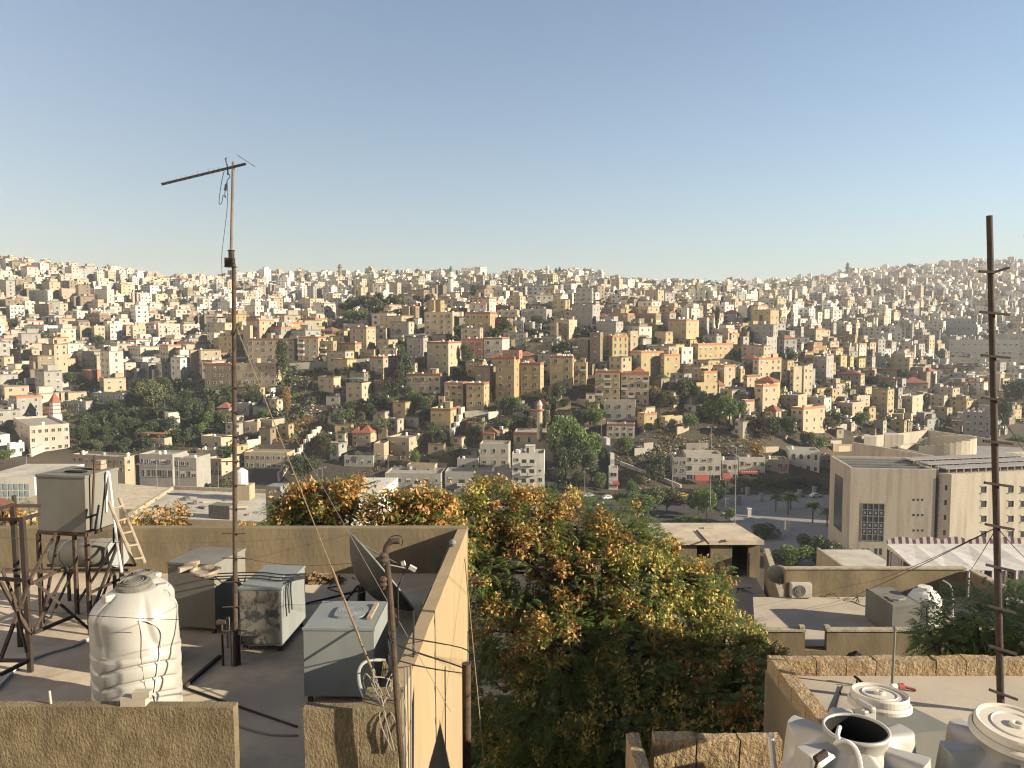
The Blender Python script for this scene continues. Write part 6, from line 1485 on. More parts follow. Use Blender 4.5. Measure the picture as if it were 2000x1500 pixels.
def ring_lid(parent, Rl, loc, rot):
    m = MB(); m.lathe([(Rl, 0), (Rl, .05), (Rl * .96, .065), (Rl * .9, .06), (Rl * .88, .045), (Rl * .62, .045), (Rl * .60, .055), (Rl * .57, .045), (Rl * .2, .05), (Rl * .17, .075), (Rl * .10, .075), (.06 * Rl, .05)], 48)
    m.lathe([(Rl * 1.10, -.05), (Rl * 1.10, -.02), (Rl * 1.02, .0)], 48, cap1=False)
    o = m.obj('lid', ['pe_lid'], parent, False); o.location = loc; o.rotation_euler = rot; return o
MT['pe_lid'] = mat('pe_lid', (.70, .64, .54), (.62, .56, .47), scale=5, rough=.6)
lc = at(1718, 1366, 6.75); iv = (Matrix.Translation(T1.location) @ Matrix.Rotation(R(20), 4, 'Z')).inverted()
ring_lid(T1, rn1 * 1.02, iv @ lc, (R(-3), R(4), 0))
m = MB(); hp = iv @ at(1694, 1395, 6.4); M_ = Matrix.Translation(hp); m.tbox(M_, .13, .07, .10); m.tbox(Matrix.Translation(hp + Vector((.02, .04, .05))), .05, .18, .05); m.cyl(hp + Vector((-.07, 0, .03)), hp + Vector((.07, 0, .03)), .025, 10); bevel(m.obj('hinge', ['pe_white'], T1), .012, 2)
m = MB(); m.tube(bez([at(1640, 1420, 5.72), at(1636, 1434, 5.6), at(1638, 1446, 5.55), at(1632, 1452, 5.5), at(1650, 1447, 5.45), at(1668, 1458, 5.42), at(1678, 1480, 5.4), at(1684, 1520, 5.4)]), .016, 8); tag(m.obj('hose', ['cable_white']), 'white hose curving from the open tank mouth over its shoulder', 'hose')
m = MB(); p = at(1607, 1481, 5.55); m.cyl(p + Vector((-.06, -.02, 0)), p + Vector((.03, .02, .03)), .028, 10); m.cyl(p + Vector((-.05, -.02, -.03)), p + Vector((-.05, -.02, .04)), .012, 8); m.tube([p + Vector((-.05, -.02, -.02)), p + Vector((-.08, -.02, -.15)), p + Vector((-.07, -.02, -.4))], .010, 6); tag(m.obj('float_valve', ['black_iron']), 'brass float valve on the shoulder of the open white tank', 'valve')
c2 = at(1985, 1420, 6.1); T2, rn2 = lobed_tank('white lobed plastic tank with closed round lid in the bottom right corner', (c2.x, c2.y, TZ_ + .002), .58, c2.z - TZ_ - .13, R(-8), False)
ring_lid(T2, rn2 * 1.25, (0, 0, c2.z - TZ_ - .035), (R(6), R(4), 0))
# roof with stone kerb
R3 = 55.07
nb = thing('stone_kerbed_house', 'flat house with rough stone kerb round its pale roof at lower right', 'house', (0, 0, 0))
xl = at(1575, 1330, 10.9).x
m = MB(); m.prism([(3.66, 7.6), (12.5, 7.6), (12.5, 11.2), (3.66, 11.2)], 44, R3, 0, None, 1); m.obj('wall', ['stained_render', 'concrete_pale'], nb)
blocks('back_kerb', (3.9, 11.0), (12.4, 11.0), R3 - .002, R3 + .225, .18, nb, .42)
blocks('left_kerb', (3.88, 7.65), (3.88, 11.18), R3 - .002, R3 + .225, .2, nb, .5)
pt = thing('iron_roof_tank', 'flat grey steel tank sunk behind the open white tank', 'water tank', (0, 0, 0), 0, 'steel box tanks')
z = 55.55; p = [on_z(x, y, z) for x, y in ((1740, 1400), (1838, 1372), (1868, 1418), (1745, 1430))]
q = [on_z(1660, 1385, z), on_z(1775, 1378, z), on_z(1870, 1424, z), on_z(1740, 1436, z)]
m = MB(); pl = [(w.x, w.y) for w in (q[3], q[2], q[1], q[0])]; m.prism(pl, R3 + .003, z); bevel(m.obj('box', ['galv_dull'], pt), .01)
m = MB(); m.tube(bez([on_z(1645, 1340, R3 + .01), on_z(1638, 1360, R3 + .01), on_z(1632, 1385, R3 + .02), on_z(1634, 1395, R3 + .02)]), .012, 6); tag(m.obj('floor_cable', ['black_rubber']), 'dark cable on the pale stone-kerbed roof', 'cable')
m = MB(); g = on_z(1742, 1346, R3); m.cyl(g, at(1748, 1229, g.y), .022, 8, .016); m.lathe([(0, -.03), (.03, -.015), (.035, .0), (.03, .015), (0, .03)], 10, at(1748, 1227, g.y)); tag(m.obj('thin_pole', ['galv_dull']), 'thin grey pole with knob standing by the stone kerb', 'pole')
m = MB(); g = on_z(1758, 1342, R3 + .05); m.cyl(g + Vector((-.12, 0, 0)), g + Vector((.02, .02, 0)), .045, 10); o = m.obj('plastic_bottle', ['cable_white']); tag(o, 'crushed clear bottle lying by the stone kerb', 'bottle')
m = MB(); m.cyl(g + Vector((-.03, .004, 0)), g + Vector((.05, .02, .0)), .048, 10); m.tube([g + Vector((.05, .02, 0)), g + Vector((.14, .0, -.02)), g + Vector((.2, -.03, -.03))], .02, 6); m.obj('red_label', ['awning_red'], o)
m = MB(); g = on_z(1688, 1337, R3 + .03); m.tube([g + Vector((-.1, .1, .08)), g, g + Vector((.1, -.08, 0))], .02, 6); m.cyl(g + Vector((-.1, .0, -.03)), g + Vector((-.1, 0, .06)), .015, 6); tag(m.obj('scrap_pipe', ['black_iron']), 'bent scrap pipe lying by the stone kerb', 'pipe')
m = MB()
for k in range(50):
    g = on_z(rnd.gauss(1790, 22), rnd.gauss(1428, 6), z if False else R3 + .02); s = rnd.uniform(.01, .035); m.box(g.x - s, g.y - s, R3 + .002, g.x + s * 1.4, g.y + s, R3 + s * 1.3)
tag(m.obj('roof_rubble', ['concrete_pale']), 'crumbs of broken plaster on the stone-kerbed roof', 'rubble', kind='stuff')
# right rung pole
MT['dark_rust'] = mat('dark_rust', (.060, .038, .028), (.030, .022, .019), scale=7, rough=.75, bump=.25, c3=(.09, .05, .032), s3=3)
g = on_z(1955, 1394, R3); tp = at(1932.5, 421, g.y)
rp2 = thing('rung_pole', 'tall dark steel pole with cross rungs at the right edge', 'mast', g)
m = MB(); m.cyl((0, 0, 0), tp - g, .044, 14, .036); m.obj('shaft', ['dark_rust'], rp2)
for k, py in enumerate((529, 612, 696, 779, 863, 945, 1027, 1107, 1187, 1266, 1353)):
    t = (1394 - py) / (1394 - 421); c = Vector((0, 0, 0)).lerp(tp - g, t); c = at(1955 + (1932.5 - 1955) * t, py, g.y) - g
    M_ = Matrix.Translation(c + Vector((0, -.045, 0)))
    m = MB()
    if k == 0: m.bar(c + Vector((-.17, -.045, -.01)), c + Vector((.02, -.045, -.02)), .035, .03); m.bar(c + Vector((.02, -.045, -.02)), c + Vector((.19, -.06, .035)), .03)
    else: dz = -.018 - .05 * max(0, (py - 850) / 500); m.bar(c + Vector((-.17, -.045, -dz * .9)), c + Vector((.19, -.045, dz)), .032, .03)
    m.obj('rung', ['black_iron'], rp2)
m = MB(); m.cyl((-.0, -.05, (tp - g).z - .25), (0.06, -.05, (tp - g).z - .25), .02, 8); m.obj('bolt', ['rust'], rp2)
for k, (px, py, Yk) in enumerate(((1560, 1180, 60), (1870, 1120, 60), (2080, 1110, 40), (1660, 1130, 72), (2100, 980, 60))):
    m = MB(); m.tube(sag(at(1947, 1030 if k != 4 else 800, g.y), at(px, py, Yk), .5), .006, 4); tag(m.obj('overhead_wire', ['black_rubber']), ('wire from right pole down to the air conditioner roof', 'wire from right pole to the tent middle', 'wire from right pole leaving at lower right', 'wire from right pole towards the green bushes', 'wire from right pole leaving at upper right')[k], 'wire', 'wires of the right pole')
# ---- roof with notch parapet, air conditioner, tanks
z2 = 48.5
r2 = thing('notched_parapet_house', 'flat house with notched stained parapet and air conditioner on its pale roof', 'house', (0, 0, 0))
def z2p(px, py): return on_z(px, py, z2)
fl = [z2p(1527, 1262), z2p(1905, 1262), z2p(1905, 1166), z2p(1532, 1166)]
Yf, Yb_ = fl[0].y, fl[3].y; xL = z2p(1526, 1222).x
m = MB(); m.prism([(xL - 1.6, Yf), (21.5, Yf), (21.5, Yb_), (xL - .1, Yb_)], 38, z2, 0, None, 1); m.obj('wall', ['stained_render', 'concrete_pale'], r2)
xa = at(1400, 1300, Yf).x; zf = at(1500, 1229, Yf).z
def fpx(px): return at(px, 1240, Yf - .1).x
for x0, x1, zt in ((1440, 1570, zf), (1570.3, 1612, at(1590, 1266, Yf).z), (1612.3, 1960, zf)):
    subd_wall('front_parapet', ['stained_render'], r2, [(fpx(x0), Yf - .22), (fpx(x1), Yf - .22), (fpx(x1), Yf - .002), (fpx(x0), Yf - .002)], 38, zt, .01)
for x0, x1 in ((1440, 1571), (1611.5, 1960)):
    m = MB(); m.box(fpx(x0), Yf - .27, zf + .002, fpx(x1), Yf + .04, zf + .07); o = m.obj('coping', ['coping'], r2); wob(o, .01)
for x in (1565, 1614): m = MB(); m.box(fpx(x) - .12, Yf - .2, zf + .072, fpx(x) + .1, Yf, zf + .2); bevel(m.obj('coping_end', ['coping'], r2), .03)
zbk = at(1700, 1112, Yb_).z
subd_wall('back_parapet', ['stained_render'], r2, [(at(1535, 1112, Yb_).x, Yb_ + .002), (at(1885, 1120, Yb_).x, Yb_ + .002), (at(1885, 1120, Yb_).x, Yb_ + .22), (at(1535, 1112, Yb_).x, Yb_ + .22)], 40, zbk, .012)
m = MB(); m.box(at(1532, 1112, Yb_).x, Yb_ - .05, zbk + .002, at(1887, 1120, Yb_).x, Yb_ + .26, zbk + .06); o = m.obj('coping', ['coping'], r2); wob(o, .01)
e1_ = at(1887, 1120, Yb_); 
for k in range(2):
    ya, yb = Yb_ - .1 - 2.2 * k, Yb_ - 2.2 - 2.2 * k; xk = e1_.x + .1 + .35 * k
    m = MB(); m.box(xk, yb, z2 - 2, xk + .22, ya, zbk - .05 - .45 * k); m.obj('side_parapet', ['stained_render'], r2)
    m = MB(); m.box(xk - .04, yb, zbk - .048 - .45 * k, xk + .26, ya, zbk + .02 - .45 * k); m.obj('coping', ['coping'], r2)
ac = thing('air_conditioner', 'white air conditioner unit standing on the notched-parapet roof', 'air conditioner', z2p(1561, 1165) + Vector((-.45, -.35, 0)))
m = MB(); m.box(0, 0, .06, .86, .34, .66); m.box(.05, .05, 0, .15, .3, .06); m.box(.7, .05, 0, .8, .3, .06); bevel(m.obj('case', ['frame_white'], ac), .02)
m = MB(); m.cyl((.34, -.004, .36), (.34, -.03, .36), .245, 28); m.obj('fan_grille', ['shade_metal'], ac)
for q in (.08, .15, .22): m = MB(); m.tube([(.34 + q * math.cos(t), -.034, .36 + q * math.sin(t)) for t in np.linspace(0, 2 * math.pi, 25)], .006, 4); m.obj('grille_ring', ['black_iron'], ac)
dc2 = at(1521, 1122, 35.2); d2 = thing('satellite_dish', 'dark round satellite dish seen from behind near the air conditioner', 'satellite dish', dc2)
nr = Vector((.35, .85, .40)).normalized(); u = nr.orthogonal().normalized(); w = nr.cross(u); v = []; n = 36; Rd2 = 0.55
for j in range(7):
    r_ = Rd2 * j / 6
    for i in range(n): a = 2 * math.pi * i / n; v.append(u * (r_ * math.cos(a)) + w * (r_ * math.sin(a)) - nr * (.16 * (1 - (j / 6) ** 2)))
m = MB(); m.add(v, [(j * n + i, j * n + (i + 1) % n, (j + 1) * n + (i + 1) % n, (j + 1) * n + i) for j in range(6) for i in range(n)]); o = m.obj('reflector', ['shade_metal'], d2, True); o.modifiers.new('t', 'SOLIDIFY').thickness = .02
m = MB(); m.cyl((0, -.12, z2 - dc2.z), (0, -.12, -.05), .04, 8); m.cyl((0, -.12, -.05), -nr * .15, .03, 8); m.obj('post', ['black_iron'], d2)
a = z2p(1741, 1246); tk = thing('steel_water_tank', 'grey steel box tank on the notched-parapet roof', 'water tank', (a.x, a.y, z2), R(3), 'steel box tanks')
Wt = (z2p(1796, 1246) - a).length * 1.0; Dp = 2.0; Hh = 1.25
m = MB(); m.add([(0, 0, .08), (Wt, 0, .08), (Wt, Dp, .08), (0, Dp, .08), (0, 0, Hh), (Wt, 0, Hh), (Wt, Dp, Hh), (0, Dp, Hh)], [(4, 5, 6, 7), (0, 1, 5, 4), (1, 2, 6, 5), (2, 3, 7, 6), (3, 0, 4, 7)]); bevel(m.obj('box', ['galv_dull'], tk), .01)
m = MB(); m.box(Wt * .2, .3, Hh + .002, Wt * .7, .9, Hh + .04); m.tube([(Wt * .2, .45, Hh + .05), (Wt * .4, .35, Hh + .06), (Wt * .75, .5, Hh + .05)], .03, 6); m.obj('hatch', ['galv_dull'], tk)
wt = link('plastic_water_tank', roof_tank_mesh(0), loc=z2p(1820, 1236) + Vector((0, .6, .003))); wt.scale = (1.08, 1.08, 1.12); tag(wt, 'small white ribbed tank beside the grey box tank on the notched roof', 'water tank', 'large white plastic tanks')
m = MB(); m.tube(bez([z2p(1840, 1190) + Vector((0, 0, 1.2)), z2p(1856, 1200) + Vector((0, 0, 1.1)), z2p(1860, 1220) + Vector((0, 0, .5)), z2p(1856, 1236)]), .03, 7); tag(m.obj('hose', ['cable_white']), 'pale hose bowing from the small ribbed tank', 'hose')
for k, (x, y, rz) in enumerate(((1665, 1172, .3), (1672, 1176, 1.1), (1610, 1166, .1), (1640, 1170, 2.4), (1678, 1178, 1.6))):
    p = z2p(x, y); m = MB(); d = Vector((math.cos(rz), math.sin(rz) * .5, .25)) * .55; m.tube([p, p + d * .5 + Vector((0, 0, .12)), p + d], .018, 5); tag(m.obj('scrap_rod', ['rust']), 'bent rusty rod lying on the notched-parapet roof', 'rod', 'rusty rods on the notched roof')
m = MB(); m.cyl(at(1811, 1225, Yf + 1), at(1810, 1185, Yf + 1), .03, 6); tag(m.obj('thin_pole', ['rust']), 'thin dark post before the small ribbed tank', 'pole')
m = MB(); c = at(1675, 1278, Yf - .25); m.tbox(Matrix.Translation(c) @ Matrix.Rotation(.6, 4, 'Y'), .22, .12, .18); m.cyl(c, c + Vector((.25, -.1, -.3)), .012, 6); tag(m.obj('wall_bracket', ['black_iron']), 'small dark bracket on the notched parapet face', 'bracket')
m = MB(); c = at(1530, 1273, Yf - .5); m.cyl(c + Vector((0, 0, -1.6)), c, .06, 8); m.tbox(Matrix.Translation(c + Vector((0, 0, .05))), .22, .16, .14); tag(m.obj('wall_bracket', ['black_iron']), 'dark pipe head at the tree edge of the notched parapet', 'bracket')
m = MB()
for k in range(40): x = fpx(1545) + k * (fpx(1830) - fpx(1545)) / 40; m.cyl((x, Yf - .9, 46.7), (x + .01, Yf - .32, 46.95), .085, 7)
# ---- concrete shed and its terrace
z1 = 45.6
def z1p(px, py): return on_z(px, py, z1)
sh = thing('concrete_shed', 'flat concrete shed with three dark openings behind a grey terrace', 'shed', (0, 0, 0))
Ys = z1p(1440, 1127).y; Yn = z1p(1480, 1222).y
x0, x1 = at(1285, 1090, Ys).x, at(1484, 1090, Ys).x; zt = at(1400, 1062, Ys).z; zro = at(1400, 1056, Ys).z
ops = [(1296, 1316, 1096), (1361, 1388, 1090), (1430, 1462, 1122)]
cur = x0; m = MB()
for a, b, yb in ops:
    xa, xb = at(a, 1080, Ys).x, at(b, 1080, Ys).x; zb_ = at(a, yb, Ys).z if yb < 1110 else z1
    m.box(cur, Ys, z1, xa, Ys + .2, zt); 
    if zb_ > z1 + .1: m.box(xa, Ys, z1, xb, Ys + .2, zb_)
    m.box(xa, Ys + .006, zt - .12, xb, Ys + .2, zt); cur = xb
m.box(cur, Ys, z1, x1, Ys + .2, zt); dpt = on_z(1440, 1023, zro).y - Ys
m.box(x1 - .2, Ys + .2, z1, x1, Ys + dpt, zt); m.box(x0, Ys + .2, z1, x0 + .2, Ys + dpt, zt); m.box(x0 + .2, Ys + dpt - .2, z1, x1 - .2, Ys + dpt, zt)
m.obj('wall', ['stained_render'], sh)
m = MB(); m.prism([(x0 - .3, Ys - .25), (x1 + .15, Ys - .25), (x1 - .35, Ys + dpt), (x0 - .3, Ys + dpt)], zt + .002, zro + .06); o = m.obj('roof_slab', ['roof_deck'], sh); wob(o, .02)
m = MB(); m.prism([(z1p(1300, 1222).x, Yn), (z1p(1528, 1222).x, Yn), (x1 + .3, Ys + dpt), (x0 - .3, Ys + dpt)], 36, z1, 0, None, 1); m.obj('terrace', ['stained_render', 'roof_grey'], sh)
a = z1p(1526, 1224); zp0 = at(1526, 1166, Yn).z; zp1 = at(1486, 1064, Ys).z
m = MB(); xb1 = at(1487, 1075, Ys).x + .1
m.prism([(a.x - .05, Yn + .005), (a.x + .17, Yn + .005), (xb1 + .22, Ys - .3), (xb1, Ys - .3)], z1 - 3, [zp0, zp0, zp1 - .2, zp1 - .2]); o = m.obj('terrace_parapet', ['stained_render'], sh)
m = MB(); m.prism([(a.x - .09, Yn - .03), (a.x + .2, Yn - .03), (xb1 + .25, Ys - .3), (xb1 - .04, Ys - .3)], [zp0 + .003, zp0 + .003, zp1 - .197, zp1 - .197], [zp0 + .08, zp0 + .08, zp1 - .12, zp1 - .12]); o = m.obj('coping', ['coping'], sh)
m = MB(); m.box(z1p(1300, 1222).x, Yn - .25, 36, a.x + .15, Yn - .002, z1 + .12); m.obj('front_kerb', ['concrete_pale'], sh)
for k, (px, py, sx) in enumerate(((1326, 1052, .35), (1383, 1032, .3), (1421, 1056, .15))):
    p = on_z(px, py, zro + .06); m = MB(); m.box(-sx, -.12, 0, sx, .12, .09); o = m.obj('loose_slab', ['concrete_pale'], loc=(p.x, p.y, zro + .075), rot=(0, 0, .15)); tag(o, ('left flat pale slab on the shed roof edge', 'pale slab with upright stone on the shed roof', 'small stone at the front of the shed roof')[k], 'slab', 'stones on the shed roof')
m = MB(); m.cyl(on_z(1361, 1036, zro + .10), on_z(1384, 1062, zro + .1), .05, 6); tag(m.obj('old_plank', ['rust']), 'dark plank slanting over the shed roof edge', 'plank')
m = MB(); p = z1p(1445, 1155)
for k in range(6): d = Vector((rnd.uniform(-.9, .9), rnd.uniform(-.6, .6), 0)); m.tube([p - d + Vector((0, 0, .03)), p + Vector((0, 0, .18)), p + d + Vector((0, 0, .03))], .02, 5)
tag(m.obj('dry_branch', ['rust']), 'dry forked branch lying on the grey terrace', 'branch')
# ---- white-lit wall and low roofs behind the left house
nl = thing('sunlit_stair_house', 'small house with bright white end wall between the orange-tipped trees', 'house', (0, 0, 0))
a = at(655, 990, 30); b = at(703, 985, 30); m = MB(); m.prism([(a.x, 30), (b.x, 30.6), (b.x + .6, 36), (a.x, 36)], 40, a.z); m.obj('wall', ['white_wall'], nl)
# ---- left middle roofs
zl = 44.0
def lp(px, py, z=zl): return on_z(px, py, z)
lf = thing('wide_flat_house', 'wide flat-roofed house with cluttered pale roof behind the back parapet', 'house', (0, 0, 0))
pl = [lp(250, 1010), lp(700, 1025), lp(640, 968), lp(336, 955)]
m = MB(); m.prism([(p.x, p.y) for p in pl], 30, zl, 0, None, 1); m.obj('wall', ['sand_wall', 'roof_light'], lf)
for a, b in ((0, 3), (3, 2)):
    A0, B0_ = pl[a], pl[b]; m = MB(); d = (B0_ - A0); d.z = 0; d.normalize(); n = Vector((d.y, -d.x, 0)) * .25
    q = [A0, B0_, B0_ + n, A0 + n]; ar = (q[1] - q[0]).cross(q[3] - q[0]).z; q = q if ar > 0 else q[::-1]
    m.prism([(v.x, v.y) for v in q], zl + .003, zl + .35); m.obj('kerb', ['coping'], lf)
p = lp(477, 975); sb = thing('tank_plinth', 'small concrete plinth house on the wide cluttered roof', 'plinth', (p.x, p.y, zl))
m = MB(); m.box(-.9, -.6, .003, .7, 1, 1.3); m.box(-.9, -.6, 1.303, .7, 1, 1.38); m.obj('wall', ['sand_wall'], sb)
wt = link('plastic_water_tank', roof_tank_mesh(2), loc=(p.x - .25, p.y + .2, zl + 1.39)); wt.scale = (.95, .95, .95); tag(wt, 'white domed tank on the plinth just right of the antenna mast', 'water tank', 'large white plastic tanks')
p = at(534, 982, 62); m = MB(); s = at(549, 982, 62).x - at(517, 982, 62).x; h = at(534, 950, 62).z - zl
root = thing('steel_water_tank', 'pale steel cube tank on the wide cluttered roof above the orange foliage', 'water tank', (p.x, 62, zl), R(-14), 'steel box tanks'); m.box(-s / 2, 0, .25, s / 2, s, h); m.obj('box', ['galv'], root)
m = MB(); [m.box(x, y, 0, x + .1, y + .1, .25) for x in (-s / 2, s / 2 - .1) for y in (0, s - .1)]; m.obj('stand', ['rust'], root)
p = lp(428, 1014); root = thing('steel_water_tank', 'dark weathered steel tank partly behind the antenna mast', 'water tank', (p.x, p.y, zl), R(-14), 'steel box tanks'); m = MB(); m.box(-1, 0, .05, 1, 1.2, 1.15); m.obj('box', ['lid_grey'], root)
root = thing('satellite_dish', 'small dark satellite dish on the wide cluttered roof', 'satellite dish', lp(352, 996)); m = MB(); nr = Vector((.75, .3, .5)).normalized(); u = nr.orthogonal().normalized(); w = nr.cross(u)
v = [u * (.5 * j / 5 * math.cos(2 * math.pi * i / 24)) + w * (.5 * j / 5 * math.sin(2 * math.pi * i / 24)) - nr * (.14 * (1 - (j / 5) ** 2)) + Vector((0, 0, .7)) for j in range(6) for i in range(24)]
m.add(v, [(j * 24 + i, j * 24 + (i + 1) % 24, (j + 1) * 24 + (i + 1) % 24, (j + 1) * 24 + i) for j in range(5) for i in range(24)]); o = m.obj('reflector', ['galv_dull'], root, True); o.modifiers.new('t', 'SOLIDIFY').thickness = .02
m = MB(); m.cyl((0, 0, 0), (0, 0, .6), .04, 6); m.obj('post', ['black_iron'], root)
for k in range(16):
    px, py = rnd.uniform(300, 510), rnd.uniform(975, 1008); p = lp(px, py); m = MB(); s = rnd.uniform(.2, .7); m.box(-s, -s * .4, .003, s, s * .4, rnd.uniform(.05, .25)); o = m.obj('roof_scrap', [rnd.choice(['galv_dull', 'lid_grey', 'wood_light', 'concrete_pale'])], loc=(p.x, p.y, zl), rot=(0, 0, rnd.uniform(0, 3))); place(o, 'flat scrap piece on the wide roof', px, py); tag(o, 'x', 'scrap', 'scrap on the wide roof')
# large plain beige roof below the street, with ledge
big = thing('market_hall', 'broad plain beige flat hall roof above the cluttered roof', 'hall', (0, 0, 0))
zh = 14; q = [on_z(225, 993, zh), on_z(470, 1008, zh), on_z(440, 962, zh), on_z(232, 944, zh)]
m = MB(); m.prism([(v.x, v.y) for v in q], 0, zh, 0, None, 1); m.obj('wall', ['sand_wall', 'roof_deck'], big)
gh = thing('greenhouse_block', 'low building with panes of pale glass at the far left', 'building', (0, 0, 0))
a = at(-40, 965, 60); b = at(68, 962, 60); zt = at(30, 932, 60).z; zb_ = at(30, 985, 60).z
m = MB(); m.prism([(a.x, 60), (b.x, 60), (b.x + .6, 66), (a.x, 66)], zb_ - 8, zt, 0, None, 1); m.obj('wall', ['white_wall', 'roof_light'], gh)
MT['pale_glass'] = mat('pale_glass', (.42, .47, .47), (.30, .35, .36), scale=2, rough=.2, spec=.6)
for k in range(9):
    x = a.x + (b.x - a.x - .5) * k / 9 + .2; m = MB(); wv_ = (b.x - a.x - .5) / 9 - .12
    for j in range(3): m.box(x, 59.97, zb_ + .1 + j * (zt - zb_ - .5) / 3, x + wv_, 60.0, zb_ + (j + 1) * (zt - zb_ - .5) / 3)
    m.obj('pane', ['pale_glass'], gh)
rt = thing('red_tiled_house', 'red pantiled roof cut by the left edge of the picture', 'house', (0, 0, 0))
A0, B0_, C0, D0 = at(-60, 1000, 42), at(44, 1003, 42), at(44, 985, 46), at(-60, 962, 50)
m = MB(); m.add([A0, B0_, at(46, 984, 47), at(-20, 966, 50), D0], [(0, 1, 2, 3, 4)]); o = m.obj('roof', ['red_tile'], rt); o.modifiers.new('t', 'SOLIDIFY').thickness = .15
m = MB(); m.prism([(A0.x, 42.4), (B0_.x - .4, 42.4), (B0_.x - .4, 48), (A0.x, 48)], A0.z - 8, A0.z - .35); m.obj('wall', ['sand_wall'], rt)
m = MB(); p = at(28, 985, 44); m.cyl(p, p + Vector((0, 0, .5)), .12, 10); m.obj('flue', ['black_iron'], rt)
# unseen block added right of the view to shade the gully trees
sh_ = thing('added_shade_block', 'tall plain unseen block added right of the view to shade the trees', 'house', (0, 0, 0))
m = MB(); m.prism([(15.5, 9), (26, 9), (26, 19.4), (15.5, 19.4)], 36, 55.8); m.obj('wall', ['sand_wall'], sh_)
# ================================================================== VEGETATION
nr_ = np.random.default_rng(4)
def leafmat(name, a, b, c=None, sc_=2.5, trans=.3):
    m = bpy.data.materials.new(name); m.use_nodes = True; nt = m.node_tree; nt.nodes.clear(); L = nt.links
    out = N(nt, 'ShaderNodeOutputMaterial'); d = N(nt, 'ShaderNodeBsdfPrincipled'); t = N(nt, 'ShaderNodeBsdfTranslucent'); mixs = N(nt, 'ShaderNodeMixShader'); mixs.inputs[0].default_value = trans
    d.inputs['Roughness'].default_value = .55; d.inputs['Specular IOR Level'].default_value = .25
    tc = N(nt, 'ShaderNodeTexCoord'); n = N(nt, 'ShaderNodeTexNoise', Scale=sc_, Detail=3); L.new(tc.outputs['Object'], n.inputs['Vector'])
    cr = N(nt, 'ShaderNodeValToRGB'); cr.color_ramp.elements[0].position = .32; cr.color_ramp.elements[1].position = .68
    cr.color_ramp.elements[0].color = (*a, 1); cr.color_ramp.elements[1].color = (*b, 1)
    if c: e = cr.color_ramp.elements.new(.5); e.color = (*c, 1)
    L.new(n.outputs[0], cr.inputs[0]); L.new(cr.outputs[0], d.inputs['Base Color']); L.new(cr.outputs[0], t.inputs['Color'])
    L.new(d.outputs[0], mixs.inputs[1]); L.new(t.outputs[0], mixs.inputs[2]); L.new(mixs.outputs[0], out.inputs['Surface']); MT[name] = m; return m
leafmat('ailanthus_leaf', (.058, .092, .022), (.145, .165, .045), (.090, .128, .030))
leafmat('seed_cluster', (0.2856, 0.1428, 0.0462), (0.3696, 0.2520, 0.0756), (0.3360, 0.1932, 0.0588), 1.3, .25)
leafmat('seed_yellow', (0.3528, 0.2604, 0.0672), (0.2772, 0.2436, 0.0672), None, 1.5, .25)
leafmat('leaf_dark', (0.0252, 0.0378, 0.0151), (0.0462, 0.0588, 0.0202), None, .8, .15)
leafmat('leaf_bright', (0.0546, 0.0966, 0.0235), (0.1008, 0.1344, 0.0336), None, .8, .25)
leafmat('leaf_olive', (0.0630, 0.0714, 0.0336), (0.1092, 0.1092, 0.0504), None, .8, .2)
leafmat('leaf_dry', (0.1680, 0.1008, 0.0378), (0.2352, 0.1512, 0.0588), None, .8, .2)
leafmat('scrub_leaf', (0.0714, 0.0630, 0.0294), (0.1596, 0.1134, 0.0504), (0.1008, 0.0840, 0.0378), .12, .15)
def quads(name, V, mats, parent, mi=None):
    """V: (n, 4, 3) array of quads -> one mesh"""
    n = len(V); me = bpy.data.meshes.new(name); me.vertices.add(n * 4); me.vertices.foreach_set('co', V.reshape(-1).astype(np.float32))
    me.loops.add(n * 4); me.loops.foreach_set('vertex_index', np.arange(n * 4, dtype=np.int32)); me.polygons.add(n)
    me.polygons.foreach_set('loop_start', np.arange(0, n * 4, 4, dtype=np.int32)); me.polygons.foreach_set('loop_total', np.full(n, 4, dtype=np.int32))
    for m in mats: me.materials.append(MT[m])
    if mi is not None: me.polygons.foreach_set('material_index', mi.astype(np.int32))
    me.update(); me.validate()
    return me if parent is False else link(name, me, parent)
def norm(a): return a / np.maximum(np.linalg.norm(a, axis=-1, keepdims=True), 1e-9)
def pinnate(P, D, L, pairs=9, wk=.040):
    """compound leaves: bases P, directions D, lengths L -> quads"""
    n = len(P); up = np.array([0, 0, 1.0]); S = norm(np.cross(D, up) + 1e-4); Q = []
    for k in range(pairs):
        t = .15 + .85 * (k + .5) / pairs
        B = P + D * (L * t)[:, None] - up * (L * .45 * t * t)[:, None]
        w = .26 * math.sin(math.pi * min(1, .25 + .75 * t)) + .06
        for sgn in (-1, 1):
            dr = norm(S * sgn + D * .55 - up * .45 + nr_.normal(0, .16, (n, 3)))
            T = B + dr * (L * w)[:, None]; wd = norm(np.cross(dr, S * .2 + up)) * (L * wk)[:, None]
            mid = (B + T) / 2
            Q.append(np.stack([B, mid - wd, T, mid + wd], 1))
    return np.concatenate(Q)
def clusters(P, r, k=26):
    n = len(P); Q = []
    for _ in range(k):
        o = nr_.normal(0, 1, (n, 3)) * np.array([.55, .55, .5]) * r[:, None] - np.array([0, 0, .25]) * r[:, None]
        a = norm(nr_.normal(0, 1, (n, 3)) + np.array([0, 0, -.9])); b = norm(np.cross(a, nr_.normal(0, 1, (n, 3))))
        s = nr_.uniform(.045, .085, n)[:, None]
        C = P + o; Q.append(np.stack([C - a * s - b * s * .35, C + a * s * .2 - b * s * .5, C + a * s, C + b * s * .5], 1))
    return np.concatenate(Q)
